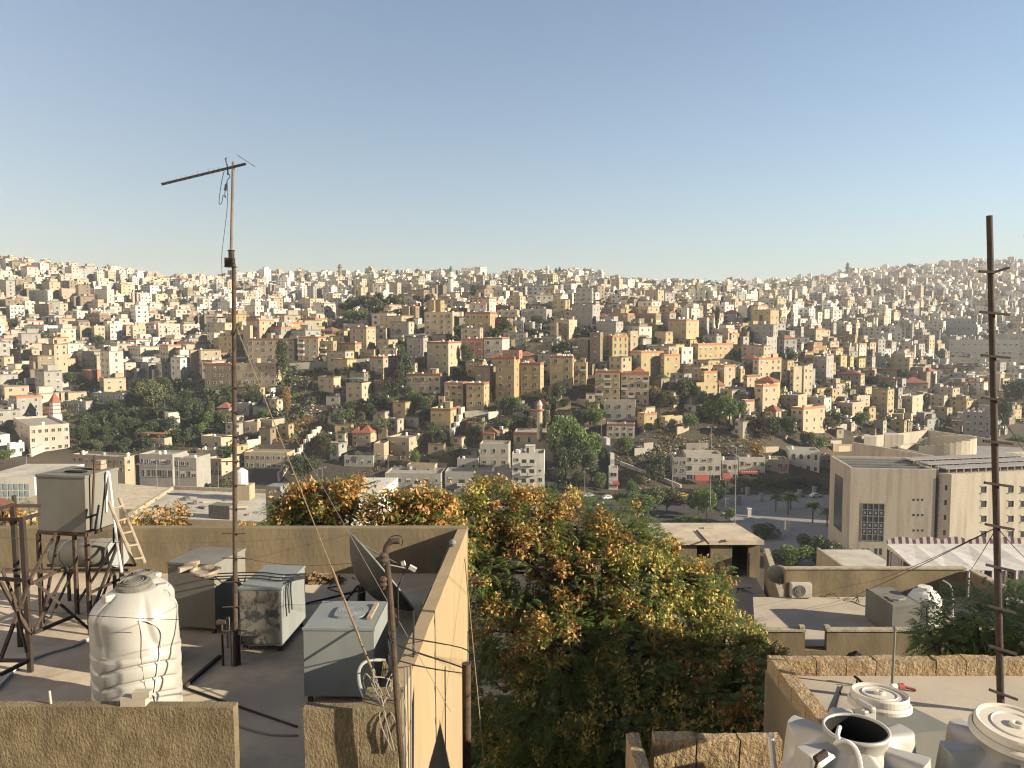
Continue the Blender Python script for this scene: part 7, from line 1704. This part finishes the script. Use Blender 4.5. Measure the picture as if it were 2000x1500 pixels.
def lobes_surface(lobes, dens, shell=(.45, 1.05)):
    P = []; D = []
    for c, r in lobes:
        n = int(dens * 4 * math.pi * r * r); d = norm(nr_.normal(0, 1, (n, 3))); rad = r * nr_.uniform(shell[0] ** 2, shell[1] ** 2, n) ** .5
        p = np.array(c) + d * rad[:, None] * np.array([1, 1, .92])
        P.append(p); D.append(norm(d + np.array([0, 0, .25]) + nr_.normal(0, .35, d.shape)))
    P = np.concatenate(P); D = np.concatenate(D)
    # thin out points deep inside other lobes
    keep = np.ones(len(P), bool)
    for c, r in lobes: keep &= ~((np.linalg.norm((P - np.array(c)) / np.array([1, 1, .92]), axis=1) < r * .42))
    return P[keep], D[keep]
def ailanthus(label, lobes_px, trunk, Lr=(.34, .62), dens=27, fruit=.20, yellow=None):
    lobes = []
    for px, py, Y, rp_ in lobes_px: p = at(px, py, Y); lobes.append(((p.x, p.y, p.z), rp_ * Y / F))
    root = thing('ailanthus_tree', label, 'tree', trunk[0], 0, 'trees with orange seed clusters'); o = np.array(trunk[0])
    P, D = lobes_surface(lobes, dens); Q = pinnate(P, D, nr_.uniform(*Lr, len(P)))
    quads('crown', Q - o, ['ailanthus_leaf'], root)
    P2, D2 = lobes_surface(lobes, dens * fruit, (.86, 1.14)); k = (D2[:, 2] > -.25); P2 = P2[k]
    if len(P2):
        # clusters gather in patches
        g = np.array([mnoise.noise(Vector(p) * .55) for p in P2]); P2 = P2[g > -.22]
        g2 = np.array([mnoise.noise(Vector(p) * .3 + Vector((5, 5, 5))) + .35 * (p[2] - P2[:, 2].mean()) / 4 for p in P2]); sel = (g2 < .02) if yellow else (g2 < -9)
        for A, nm, mt in ((P2[~sel], 'seed_clusters', 'seed_cluster'), (P2[sel], 'seed_clusters', 'seed_yellow')):
            if len(A): quads(nm, clusters(A, nr_.uniform(.16, .30, len(A)), 40) - o, [mt], root)
    m = MB(); top = Vector(trunk[1]); b = Vector(trunk[0])
    m.tube([b - b, (top - b) * .35 + Vector((.15, .1, 0)), (top - b) * .7 + Vector((-.1, 0, 0)), top - b], trunk[2], 8)
    for c, r in lobes:
        s0 = b.lerp(top, rnd.uniform(.55, 1)); e = Vector(c); mid = s0.lerp(e, .5) + Vector((rnd.uniform(-.2, .2), rnd.uniform(-.2, .2), .2)); m.tube([s0 - b, mid - b, e - b], trunk[2] * .33, 5)
        for q in range(3): d = Vector((rnd.gauss(0, 1), rnd.gauss(0, 1), rnd.gauss(.3, .6))).normalized() * r * .85; m.tube([e - b, e + d * .5 + Vector((0, 0, .05)) - b, e + d - b], trunk[2] * .13, 4)
    m.obj('trunk', ['dark_trunk'], root); return root
ml = [(905, 1040, 66), (962, 995, 62), (1040, 1018, 70), (1125, 1030, 74), (1215, 1052, 72), (1268, 1075, 50), (935, 1115, 58), (1035, 1120, 92), (1150, 1140, 98), (1248, 1150, 78), (1345, 1140, 48), (1385, 1128, 38), (1378, 1180, 42),
      (1330, 1225, 82), (1415, 1265, 72), (1470, 1292, 56), (1000, 1235, 84), (1115, 1265, 104), (1235, 1280, 104), (1345, 1330, 96), (1440, 1365, 82), (985, 1350, 80), (1090, 1385, 106), (1215, 1400, 106), (1330, 1430, 104), (1440, 1450, 88), (975, 1450, 76), (1060, 1490, 90), (1190, 1500, 90)]
mlw = [(px, py, 28 - (py - 1000) / 500 * 7 + max(0, py - 1200) / 300 * max(0, (1360 - px) / 400) * 4.5 + rnd.uniform(-.7, .7), r) for px, py, r in ml]
gt = tz(2.5, 25)
ailanthus('great spreading tree with orange and yellow seed clusters filling the lower middle', mlw, ((2.2, 24.5, gt - .5), (2.6, 25, 52.5), .26), yellow=True)
def lw(l, Y): return [(px, py, Y + rnd.uniform(-.5, .5), r) for px, py, r in l]
ailanthus('orange-tipped tree just behind the right half of the back parapet', lw([(765, 1002, 46), (822, 985, 42), (850, 1003, 40), (800, 1038, 50), (862, 1040, 40), (880, 1075, 35), (745, 1035, 26)], 22), ((-2.9, 22.3, 44), (-2.8, 22, 53), .13), fruit=.34)
ailanthus('orange-tipped tree behind the back parapet right of the mast', lw([(560, 1000, 38), (602, 980, 38), (650, 985, 42), (690, 965, 32), (632, 1020, 40), (575, 1035, 34), (545, 1010, 24)], 23), ((-5.6, 23.4, 44), (-5.5, 23, 53), .12), fruit=.36)
ailanthus('small yellow-green leafy top beside the antenna mast foot of the parapet', lw([(487, 1043, 20), (478, 1030, 13)], 19), ((-6.3, 19.2, 46), (-6.25, 19, 54), .06), Lr=(.25, .4), dens=22)
ailanthus('yellowish leafy tree tops right of the wooden ladder', lw([(300, 1018, 24), (335, 1010, 24), (350, 1000, 14), (270, 1028, 20)], 24), ((-10.5, 24.3, 44), (-10.4, 24, 52.5), .09), Lr=(.25, .45), dens=18)
ailanthus('yellowish leafy tree tops behind the empty iron frame', lw([(20, 1015, 26), (60, 1010, 26), (5, 1000, 18), (40, 1030, 22)], 21), ((-13.2, 21.3, 44), (-13, 21, 53), .09), Lr=(.25, .45), dens=18)
dk = [(1850, 1225, 50), (1905, 1200, 60), (1960, 1230, 75), (1890, 1270, 60), (1830, 1258, 36), (1985, 1290, 70), (1940, 1300, 55), (1815, 1235, 24), (2040, 1230, 80)]
r_ = ailanthus('shaded dark tree reaching in from the right before the notched parapet', [(a, b, 19.5 + rnd.uniform(-.6, .6), c) for a, b, c in dk], ((12.3, 19.6, 38), (12.2, 19.5, 51), .16), fruit=0)
ailanthus('brighter green tree at the right edge behind the dark one', [(a, b, 40, c) for a, b, c in ((1975, 1160, 30), (2010, 1180, 50), (1990, 1200, 40))], ((26, 40, 34), (25.6, 40, 46), .12), fruit=0)
# ---- prototypes of the small trees
def blob(name, n, lobes, size, mt, flat=1.0):
    P = []; D = []
    for (x, y, z, r) in lobes:
        k = int(n * r * r / sum(q[3] ** 2 for q in lobes)); d = norm(nr_.normal(0, 1, (k, 3))); rad = r * nr_.uniform(.35, 1.0, k) ** .45
        P.append(np.array([x, y, z]) + d * rad[:, None] * np.array([1, 1, flat])); D.append(d)
    P = np.concatenate(P); D = np.concatenate(D)
    a = norm(nr_.normal(0, 1, P.shape) + D * .4); b = norm(np.cross(a, nr_.normal(0, 1, P.shape))); s = (size * nr_.uniform(.5, 1.2, len(P)))[:, None]
    V = np.stack([P - a * s, P - b * s * .55, P + a * s, P + b * s * .55], 1)
    return quads(name, V, [mt], False)
PROTO = {}
def proto(kind, var):
    if (kind, var) in PROTO: return PROTO[(kind, var)]
    rr = random.Random(var * 31 + len(kind)); m = MB()
    col = kind.split('_')[1]; shape = kind.split('_')[0]; mt = {'dark': 'leaf_dark', 'bright': 'leaf_bright', 'olive': 'leaf_olive', 'dry': 'leaf_dry'}[col]
    if shape == 'round':
        lob = [(rr.uniform(-.32, .32), rr.uniform(-.32, .32), rr.uniform(.42, .82), rr.uniform(.17, .30)) for _ in range(9)]; cr = blob('crown', 2600, lob, .045, mt)
        m.tube([(0, 0, -.3), (.01, 0, .25), (0, .01, .55)], .03, 6); [m.tube([(0, 0, .4), (l[0] * .6, l[1] * .6, l[2] - .1), l[:3]], .012, 4) for l in lob[:6]]
    elif shape == 'pine':
        lob = [(rr.uniform(-.4, .4), rr.uniform(-.4, .4), rr.uniform(.66, .9), rr.uniform(.14, .24)) for _ in range(9)]; cr = blob('crown', 2400, lob, .04, mt, .6)
        m.tube([(0, 0, -.3), (.03, 0, .35), (0, .02, .75)], .03, 6); [m.tube([(0, 0, .5), l[:3]], .012, 4) for l in lob]
    elif shape == 'cypress':
        lob = [(rr.uniform(-.02, .02), rr.uniform(-.02, .02), .08 + .86 * k / 11, .105 * math.sin(math.pi * min(1, .22 + .78 * (1 - k / 11) ** .75)) ** 1 + .012) for k in range(12)]; cr = blob('crown', 2200, lob, .022, mt, 1.3)
        m.tube([(0, 0, -.2), (0, 0, .8)], .015, 5)
    else:  # bush
        lob = [(rr.uniform(-.35, .35), rr.uniform(-.35, .35), rr.uniform(.2, .65), rr.uniform(.2, .32)) for _ in range(8)]; cr = blob('crown', 2200, lob, .05, mt)
        m.tube([(0, 0, -.3), (0, 0, .4)], .03, 5)
    PROTO[(kind, var)] = (cr, m.mesh('trunk', ['dark_trunk'])); return PROTO[(kind, var)]
KINDW = {'round': 'tree', 'pine': 'pine tree', 'cypress': 'cypress', 'bush': 'bush'}
COLW = {'dark': 'dark green', 'bright': 'bright green', 'olive': 'olive green', 'dry': 'dry brownish'}
def tree(kind, px, yb, yt, wpx=None, Y=None, label=None):
    g = ground_at(px, yb) if Y is None else at(px, yb, Y)
    if g is None: return
    H = at(px, yt, g.y).z - g.z; shape, col = kind.split('_')
    cr, tr = proto(kind, rnd.randrange(4)); root = thing({'round': 'broadleaf_tree', 'pine': 'pine_tree', 'cypress': 'cypress_tree', 'bush': 'bush'}[shape], label or 'x', 'bush' if shape == 'bush' else 'tree', g, rnd.uniform(0, 6.3), 'trees and bushes of the town')
    base_w = {'round': 1.05, 'pine': 1.1, 'cypress': .21, 'bush': 1.1}[shape]
    w = (wpx * g.y / F / base_w) if wpx else H * (1 if shape != 'bush' else 1.3)
    root.scale = (w, w, H); link('crown', cr, root); link('trunk', tr, root)
    if not label: place(root, f'{COLW[col]} {KINDW[shape]}', px, (yb + yt) / 2)
TR = [('cypress_dark', 552, 752, 664, 20), ('cypress_dry', 561, 818, 758, 15), ('cypress_dark', 367, 836, 763, 17), ('cypress_olive', 414, 836, 784, 14), ('cypress_dark', 995, 585, 537, 6), ('cypress_dark', 927, 600, 556, 18),
      ('cypress_dark', 944, 552, 531, 5), ('cypress_dark', 870, 552, 532, 5), ('cypress_dark', 1093, 546, 522, 5), ('cypress_dark', 1086, 546, 524, 5), ('cypress_dark', 1131, 585, 556, 10), ('cypress_dark', 1400, 655, 600, 9), ('cypress_dark', 720, 600, 570, 7), ('cypress_dark', 776, 545, 527, 6), ('cypress_dark', 797, 545, 528, 6),
      ('pine_dark', 690, 640, 578, 60), ('pine_dark', 722, 640, 574, 50), ('pine_dark', 757, 632, 570, 55), ('pine_olive', 775, 632, 580, 40), ('pine_dark', 825, 610, 574, 42), ('pine_dark', 700, 650, 605, 50), ('round_bright', 690, 645, 608, 46), ('round_bright', 672, 650, 618, 30), ('pine_dark', 742, 640, 590, 40), ('round_dark', 775, 640, 600, 30),
      ('round_bright', 515, 655, 630, 24), ('round_dark', 610, 648, 622, 42), ('round_olive', 625, 645, 620, 26), ('round_bright', 965, 590, 568, 32), ('round_dark', 1003, 590, 570, 26), ('round_bright', 1055, 605, 588, 16), ('round_dark', 985, 660, 626, 36), ('round_dark', 968, 660, 640, 20), ('round_olive', 905, 660, 632, 20), ('round_dark', 900, 665, 636, 24),
      ('round_dark', 1050, 640, 615, 30), ('round_dark', 1040, 662, 642, 24), ('round_dark', 910, 712, 672, 26), ('round_bright', 920, 712, 690, 20), ('round_dark', 790, 750, 672, 36), ('round_dark', 780, 770, 705, 30), ('round_bright', 795, 692, 668, 22), ('round_dark', 1098, 698, 662, 30), ('round_dark', 1210, 712, 700, 26),
      ('round_dark', 750, 720, 700, 30), ('round_dark', 830, 650, 640, 20), ('round_olive', 770, 800, 770, 34), ('round_dark', 740, 800, 765, 40), ('round_dark', 765, 775, 735, 34), ('round_bright', 900, 745, 720, 24), ('round_dark', 893, 750, 715, 24),
      ('round_bright', 1000, 812, 776, 30), ('round_olive', 1025, 815, 790, 26), ('round_dark', 1075, 800, 765, 34), ('round_dark', 1090, 790, 750, 28), ('round_dark', 1066, 815, 790, 24), ('round_olive', 1065, 840, 800, 22), ('round_dark', 840, 852, 822, 26), ('round_dark', 858, 870, 836, 34),
      ('round_bright', 1112, 920, 808, 84), ('round_bright', 1142, 930, 850, 62), ('round_olive', 1155, 940, 880, 40), ('round_dark', 1105, 950, 870, 60), ('round_dark', 1090, 960, 910, 50), ('round_dark', 1130, 962, 915, 40), ('round_bright', 1165, 842, 806, 24), ('round_dark', 1158, 815, 782, 28), ('round_dark', 1170, 905, 862, 24),
      ('round_bright', 1219, 888, 848, 34), ('round_bright', 1348, 840, 806, 36), ('round_bright', 1425, 828, 775, 48), ('round_bright', 1392, 828, 776, 46), ('round_bright', 1445, 820, 785, 30), ('round_dark', 1365, 795, 752, 36), ('round_dark', 1330, 790, 738, 50), ('round_bright', 1290, 752, 730, 26), ('round_dark', 1345, 775, 735, 30), ('round_dark', 1410, 805, 765, 30),
      ('round_olive', 1310, 800, 770, 30), ('round_dark', 1290, 800, 760, 34), ('round_dry', 1275, 790, 752, 34), ('round_dark', 1270, 850, 825, 26), ('round_olive', 1360, 770, 745, 22), ('round_dark', 1475, 850, 812, 40), ('round_dark', 1505, 860, 812, 40), ('round_dark', 1540, 860, 815, 40), ('round_dry', 1500, 830, 800, 26), ('round_olive', 1580, 880, 838, 40), ('round_bright', 1600, 882, 850, 30), ('round_dry', 1480, 905, 860, 40),
      ('round_dark', 1290, 935, 885, 34), ('round_dark', 1280, 950, 905, 40), ('round_olive', 1250, 955, 925, 26), ('round_bright', 1172, 965, 925, 26), ('round_bright', 1232, 968, 935, 24),
      ('round_dark', 595, 945, 888, 60), ('round_olive', 575, 930, 885, 34), ('round_dry', 640, 895, 868, 26), ('round_bright', 650, 895, 870, 24), ('round_olive', 700, 905, 880, 26), ('round_olive', 705, 800, 778, 24), ('round_bright', 685, 825, 795, 28), ('round_olive', 745, 855, 812, 36), ('round_dark', 755, 850, 815, 32), ('round_dark', 660, 840, 805, 30), ('round_dark', 640, 880, 845, 34), ('round_dark', 670, 870, 840, 24),
      ('round_olive', 890, 900, 865, 40), ('round_bright', 812, 915, 875, 30), ('round_dark', 930, 860, 830, 30), ('round_dry', 925, 850, 822, 30), ('round_dark', 955, 850, 830, 22), ('round_dark', 1000, 870, 845, 26), ('round_bright', 845, 960, 940, 14), ('round_dark', 500, 790, 760, 30), ('round_bright', 510, 820, 800, 26), ('round_olive', 490, 780, 745, 28),
      ('round_dark', 442, 905, 868, 40), ('round_bright', 430, 895, 870, 26), ('round_bright', 406, 840, 806, 30), ('round_dark', 325, 900, 868, 36), ('round_olive', 440, 835, 800, 34), ('round_dark', 445, 800, 770, 30), ('round_bright', 395, 850, 822, 26),
      ('round_olive', 300, 800, 740, 52), ('round_dark', 275, 775, 738, 42), ('round_dark', 320, 780, 735, 38), ('round_dark', 260, 800, 765, 40), ('round_dark', 225, 810, 780, 40), ('round_dark', 250, 830, 795, 44), ('round_dark', 290, 830, 795, 46), ('round_dark', 200, 830, 800, 44), ('round_dark', 170, 845, 812, 46), ('round_bright', 235, 850, 815, 44), ('round_bright', 262, 848, 815, 36), ('round_bright', 300, 850, 820, 46), ('round_dark', 330, 845, 812, 40), ('round_dark', 210, 860, 828, 44), ('round_bright', 275, 865, 835, 30), ('round_dark', 155, 868, 830, 40), ('round_olive', 190, 880, 855, 40), ('round_dark', 240, 882, 855, 36), ('round_dark', 345, 815, 775, 34), ('round_dark', 300, 876, 850, 40), ('round_bright', 205, 878, 848, 30), ('round_dark', 385, 815, 775, 34), ('round_dark', 360, 870, 835, 30),
      ('round_bright', 60, 690, 648, 34), ('round_dark', 82, 690, 645, 34), ('round_dark', 72, 680, 645, 30), ('round_bright', 325, 695, 668, 32), ('round_dark', 290, 700, 680, 30), ('round_dark', 105, 800, 778, 20), ('round_bright', 52, 720, 700, 22), ('round_dark', 380, 640, 612, 26), ('round_dark', 225, 640, 620, 22), ('round_dark', 150, 610, 585, 24), ('round_dark', 30, 580, 555, 30), ('round_dark', 300, 615, 595, 20), ('round_dark', 370, 600, 580, 24),
      ('round_dark', 1560, 560, 548, 20), ('round_dark', 1540, 700, 672, 26), ('round_dark', 1700, 760, 732, 34), ('round_dark', 1730, 770, 742, 30), ('round_dark', 1640, 775, 745, 40), ('round_olive', 1620, 770, 748, 26), ('round_bright', 1680, 840, 806, 30), ('round_dark', 1610, 835, 800, 34), ('round_dark', 1630, 840, 805, 36), ('round_olive', 1700, 815, 800, 20), ('round_dark', 1985, 800, 740, 60), ('round_dark', 1960, 830, 780, 40), ('round_bright', 1985, 880, 848, 44), ('round_dark', 1760, 740, 720, 24), ('round_dark', 1550, 745, 720, 22), ('round_dark', 1465, 730, 705, 22),
      ('round_olive', 322, 955, 920, 50), ('round_olive', 300, 955, 925, 30), ('round_olive', 440, 962, 932, 34), ('round_dry', 25, 945, 915, 26), ('round_bright', 8, 905, 880, 30)]
for k, px, yb, yt, w in TR:
    if px < 350 and 735 < yt < 870 and k == 'round_bright': k = 'round_dark'  # darker leaf colour here paints the hill's shade into the park wood
    tree(k, px, yb, yt, w)
# plaza planting: given by its place on the flat ground
for k, px, yb, yt, w in [('bush_dark', 1495, 1050, 1012, 62), ('bush_bright', 1555, 1108, 1056, 76), ('bush_dark', 1610, 1106, 1042, 80), ('bush_dark', 1588, 1070, 1040, 50), ('bush_bright', 1628, 1112, 1066, 60), ('bush_dark', 1530, 1106, 1070, 40), ('round_olive', 1268, 1005, 948, 70), ('round_olive', 1302, 1000, 948, 60), ('round_bright', 1240, 1012, 965, 60), ('round_bright', 1365, 1005, 950, 52), ('round_bright', 1380, 1015, 962, 40),
                   ('round_dark', 1395, 985, 950, 50), ('round_bright', 1425, 1020, 995, 26), ('bush_bright', 1345, 1024, 1006, 60), ('bush_olive', 1390, 1026, 1012, 50), ('bush_dark', 1330, 1022, 1004, 40), ('round_dark', 1405, 965, 935, 40), ('round_dark', 1460, 955, 930, 40), ('round_dark', 1495, 955, 932, 40), ('round_dark', 1530, 958, 932, 44), ('round_dark', 1565, 955, 930, 40), ('round_dark', 1595, 960, 935, 40), ('bush_dark', 1655, 1100, 1060, 40), ('bush_bright', 1710, 1104, 1092, 40), ('round_dark', 1215, 990, 960, 40), ('bush_olive', 1330, 985, 965, 40)]:
    Y = -CZ / ray(px, yb)[1]
    if Y < 172:
        a, b = ray(px, yb); lo, hi = 60, 300; Yq = 60
        while Yq < 300 and CZ + b * Yq > tz(a * Yq, Yq): Yq += 1
        Y = Yq
    tree(k, px, yb, yt, w, Y)
# palms
def palm(label, px, py, top):
    Y = -CZ / ray(px, py)[1]; g = at(px, py, Y); H = at(px, top, Y).z - g.z; root = thing('palm_tree', label, 'palm', (g.x, g.y, .08), rnd.uniform(0, 6), 'palms of the plaza')
    m = MB(); h = H * .66; m.lathe([(.24, 0), (.2, h * .3), (.22, h * .6), (.2, h)], 8); m.obj('trunk', ['dark_trunk'], root); Q = []
    for k in range(44):
        a = rnd.uniform(0, 6.28); el_ = rnd.uniform(-.3, 1.2); L = rnd.uniform(1.5, 2.2) * H / 6; d = np.array([math.cos(a) * math.cos(el_), math.sin(a) * math.cos(el_), math.sin(el_)])
        P = np.array([[0, 0, h]]); Q.append(pinnate(P, d[None], np.array([L]), 12, .085))
    quads('crown', np.concatenate(Q), ['leaf_bright'], root)
for lb, px, py, t in (('leftmost palm of the plaza row', 1515, 999, 958), ('taller second palm of the plaza row', 1539, 1006, 950), ('thin palm just behind the second plaza palm', 1544, 995, 957), ('fourth palm of the plaza, nearest to its pale kerb', 1587, 1022, 970), ('rightmost palm hugging the museum wall', 1615, 1030, 984)): palm(lb, px, py, t)
# little trees scattered among the far houses
rt_ = random.Random(3); n_s = 0
while n_s < 150:
    px = rt_.uniform(0, 2000); py = rt_.uniform(555, 760)
    if n_s > 90: px = rt_.uniform(640, 1640); py = rt_.uniform(650, 850)
    if n_s > 90 and any(b[0] - 4 < px < b[2] + 4 and b[1] < py < b[3] + 10 for _, _, _, b, _ in FOOT): continue
    if n_s <= 90 and 640 < px < 1480 and py > 660: continue
    g = ground_at(px, py)
    if g is None: continue
    h = rt_.uniform(3.5, 8) * F / g.y; tree(rt_.choice(['round_dark', 'round_dark', 'round_olive', 'round_bright', 'cypress_dark']), px, py, py - h); n_s += 1
# wood on the far knoll, scrub and rubble: nobody could count them
def scatter(name, n, region, size, mt, per=10, label=None, cat='undergrowth', ymax=2600, hgt=1.0, Yr=None):
    Q = []; rr = random.Random(len(name)); k = 0; tries = 0
    while k < n and tries < n * 6:
        tries += 1; x0, y0, x1, y1 = rr.choice(region); px, py = rr.uniform(x0, x1), rr.uniform(y0, y1); g = ground_at(px, py)
        if g is None or g.z < 1: continue
        if any((fx - g.x) ** 2 + (fy - g.y) ** 2 < (fr * .8) ** 2 for fx, fy, fr, bb, fY in FOOT): continue
        if size < 1.2 and mnoise.noise(Vector((g.x * .05, g.y * .05, 7))) < -.1: continue
        s = size * rr.uniform(.5, 1.4); P = np.array(g) + nr_.normal(0, .45, (per, 3)) * s * np.array([1, 1, .5 * hgt]) + np.array([0, 0, .3 * s * hgt])
        a = norm(nr_.normal(0, 1, (per, 3))); b = norm(np.cross(a, nr_.normal(0, 1, (per, 3)))); q = s * nr_.uniform(.2, .45, per)[:, None]
        Q.append(np.stack([P - a * q, P - b * q * .6, P + a * q, P + b * q * .6], 1)); k += 1
    tag(quads(name, np.concatenate(Q), [mt], None), label, cat, kind='stuff')
scatter('knoll_wood', 420, [(1275, 538, 1420, 572)], 7, 'leaf_dark', 14, 'dark wood covering the far knoll', 'wood', hgt=1.4)
scatter('gully_undergrowth', 500, [(500, 585, 660, 640), (640, 560, 760, 640), (1845, 600, 2000, 660)], 3.2, 'leaf_dark', 10, 'dark undergrowth of the far hollows, its far-right patch standing in for shade', 'undergrowth')  # far-right patch puts shade into that slope by dark leaf colour
scatter('hillside_scrub', 6000, [(560, 705, 720, 900), (640, 700, 860, 930), (860, 800, 1090, 930), (1190, 740, 1480, 930), (1240, 780, 1480, 930), (1030, 650, 1200, 800), (460, 740, 660, 900), (700, 640, 840, 720), (1480, 700, 1660, 880), (1640, 720, 1850, 850)], 1.0, 'scrub_leaf', 9, 'dry brown scrub covering the slopes')
scatter('town_undergrowth', 2600, [(0, 540, 640, 860), (640, 560, 1480, 700), (1450, 560, 2000, 840), (1450, 540, 2000, 700), (1750, 520, 2000, 700)], 3.2, 'leaf_dark', 12, 'dark bushes and tree tops between the town houses, also standing in for far-right shade', 'undergrowth', hgt=1.2)  # on the far right the dark leaves also replace shade on the slope
scatter('park_undergrowth', 1300, [(150, 745, 460, 885)], 1.8, 'leaf_dark', 10, 'dense dark green undergrowth standing in for shade over the park wood', 'undergrowth')  # dense dark leaves paint the shade lying over the park slope
scatter('dry_grass', 1500, [(560, 812, 640, 870), (490, 850, 600, 870)], .8, 'leaf_dry', 8, 'golden dry grass on the old terraces', 'grass')
# limestone outcrops and rubble on the cut slope
m = MB(); rr = random.Random(8)
for k in range(1500):
    px, py = rr.choice(((rr.uniform(1215, 1480), rr.uniform(845, 915)), (rr.uniform(1230, 1330), rr.uniform(870, 940)), (rr.uniform(560, 720), rr.uniform(720, 830)), (rr.uniform(900, 1000), rr.uniform(815, 860))))
    g = ground_at(px, py)
    if g is None or mnoise.noise(Vector((g.x * .06, g.y * .06, 2))) < -.05: continue
    s = rr.uniform(.15, .65); M_ = Matrix.Translation(g) @ Matrix.Rotation(rr.uniform(0, 3), 4, 'Z') @ Matrix.Rotation(rr.uniform(-.4, .4), 4, 'X'); m.tbox(M_, s * rr.uniform(.8, 2), s * rr.uniform(.6, 1.2), s * rr.uniform(.5, 1))
tag(m.obj('limestone_rubble', ['pale_wall']), 'pale limestone rubble and outcrops on the cut slope', 'rubble', kind='stuff')
# undergrowth of the gully below the great tree
Q = []
for k in range(900):
    x, y = rnd.uniform(-2, 14), rnd.uniform(12, 30)
    if x > 3 and y < 12: continue
    P = np.array([[x, y, tz(x, y) + rnd.uniform(0, .8)]]); d = norm(np.array([[rnd.gauss(0, 1), rnd.gauss(0, 1), .6]])); Q.append(pinnate(P, d, np.array([rnd.uniform(.4, .8)]), 6))
tag(quads('undergrowth', np.concatenate(Q), ['leaf_dark'], None), 'dark undergrowth on the gully floor beneath the great tree', 'undergrowth', kind='stuff')
# ================================================================== haze
HAZE = 0.000085
if HAZE:
    m = MB(); m.box(-3600, -300, -330, 3600, 5600, 330); me = m.mesh('haze', [])
    hm = bpy.data.materials.new('haze_air'); hm.use_nodes = True; nt = hm.node_tree; nt.nodes.clear(); o = N(nt, 'ShaderNodeOutputMaterial'); v = N(nt, 'ShaderNodeVolumePrincipled')
    v.inputs['Color'].default_value = (.80, .88, 1.0, 1); v.inputs['Density'].default_value = HAZE; v.inputs['Anisotropy'].default_value = .0
    nt.links.new(v.outputs[0], o.inputs['Volume']); me.materials.append(hm); tag(link('haze', me), kind='stuff')
# roof tanks: things of their own, told apart by their house and their order along the roof
_byroof = {}
for p, k, lab in tank_rec:
    _byroof.setdefault(lab or ('near', round(p.x / 16), round(p.y / 16)), []).append((p, k))
_nt = 0
def short(l, n):
    w = l.split()[:n]
    while w and w[-1] in ('with', 'and', 'of', 'the', 'on', 'in', 'by', 'at', 'its', 'from', 'to', 'a', 'between', 'beside', 'behind', 'under', 'left', 'right', 'above', 'below', 'over', 'beneath', 'its', 'facing', 'near', 'just', 'directly', 'two', 'four', 'eight', 'long', 'dark', 'bright'): w.pop()
    return ' '.join(w)
for lab, l in _byroof.items():
    l.sort(key=lambda q: proj(q[0])[0])
    for k, (p, kind) in enumerate(l):
        o = link('water_tank', roof_tank_mesh(kind), loc=p, rot=(0, 0, rnd.uniform(0, 3)))
        word = 'steel box tank' if kind == 1 else ('domed white tank' if kind == 2 else 'ribbed white tank')
        tag(o, 'x', 'water tank', 'water tanks on the town roofs')
        if isinstance(lab, str):
            pre = '' if len(l) == 1 else (('left ', 'right ')[k] if len(l) == 2 else ORD[k].replace('nearest', 'first') + ' ')
            o['label'] = f'{pre}{word} on the {short(lab, 10)}'
        else:
            px, py = proj(p); place(o, word + ' on a roof', px, py)
finish_labels()
for o in bpy.data.objects:
    for k in ('_h', '_hl'):
        if k in o: del o[k]
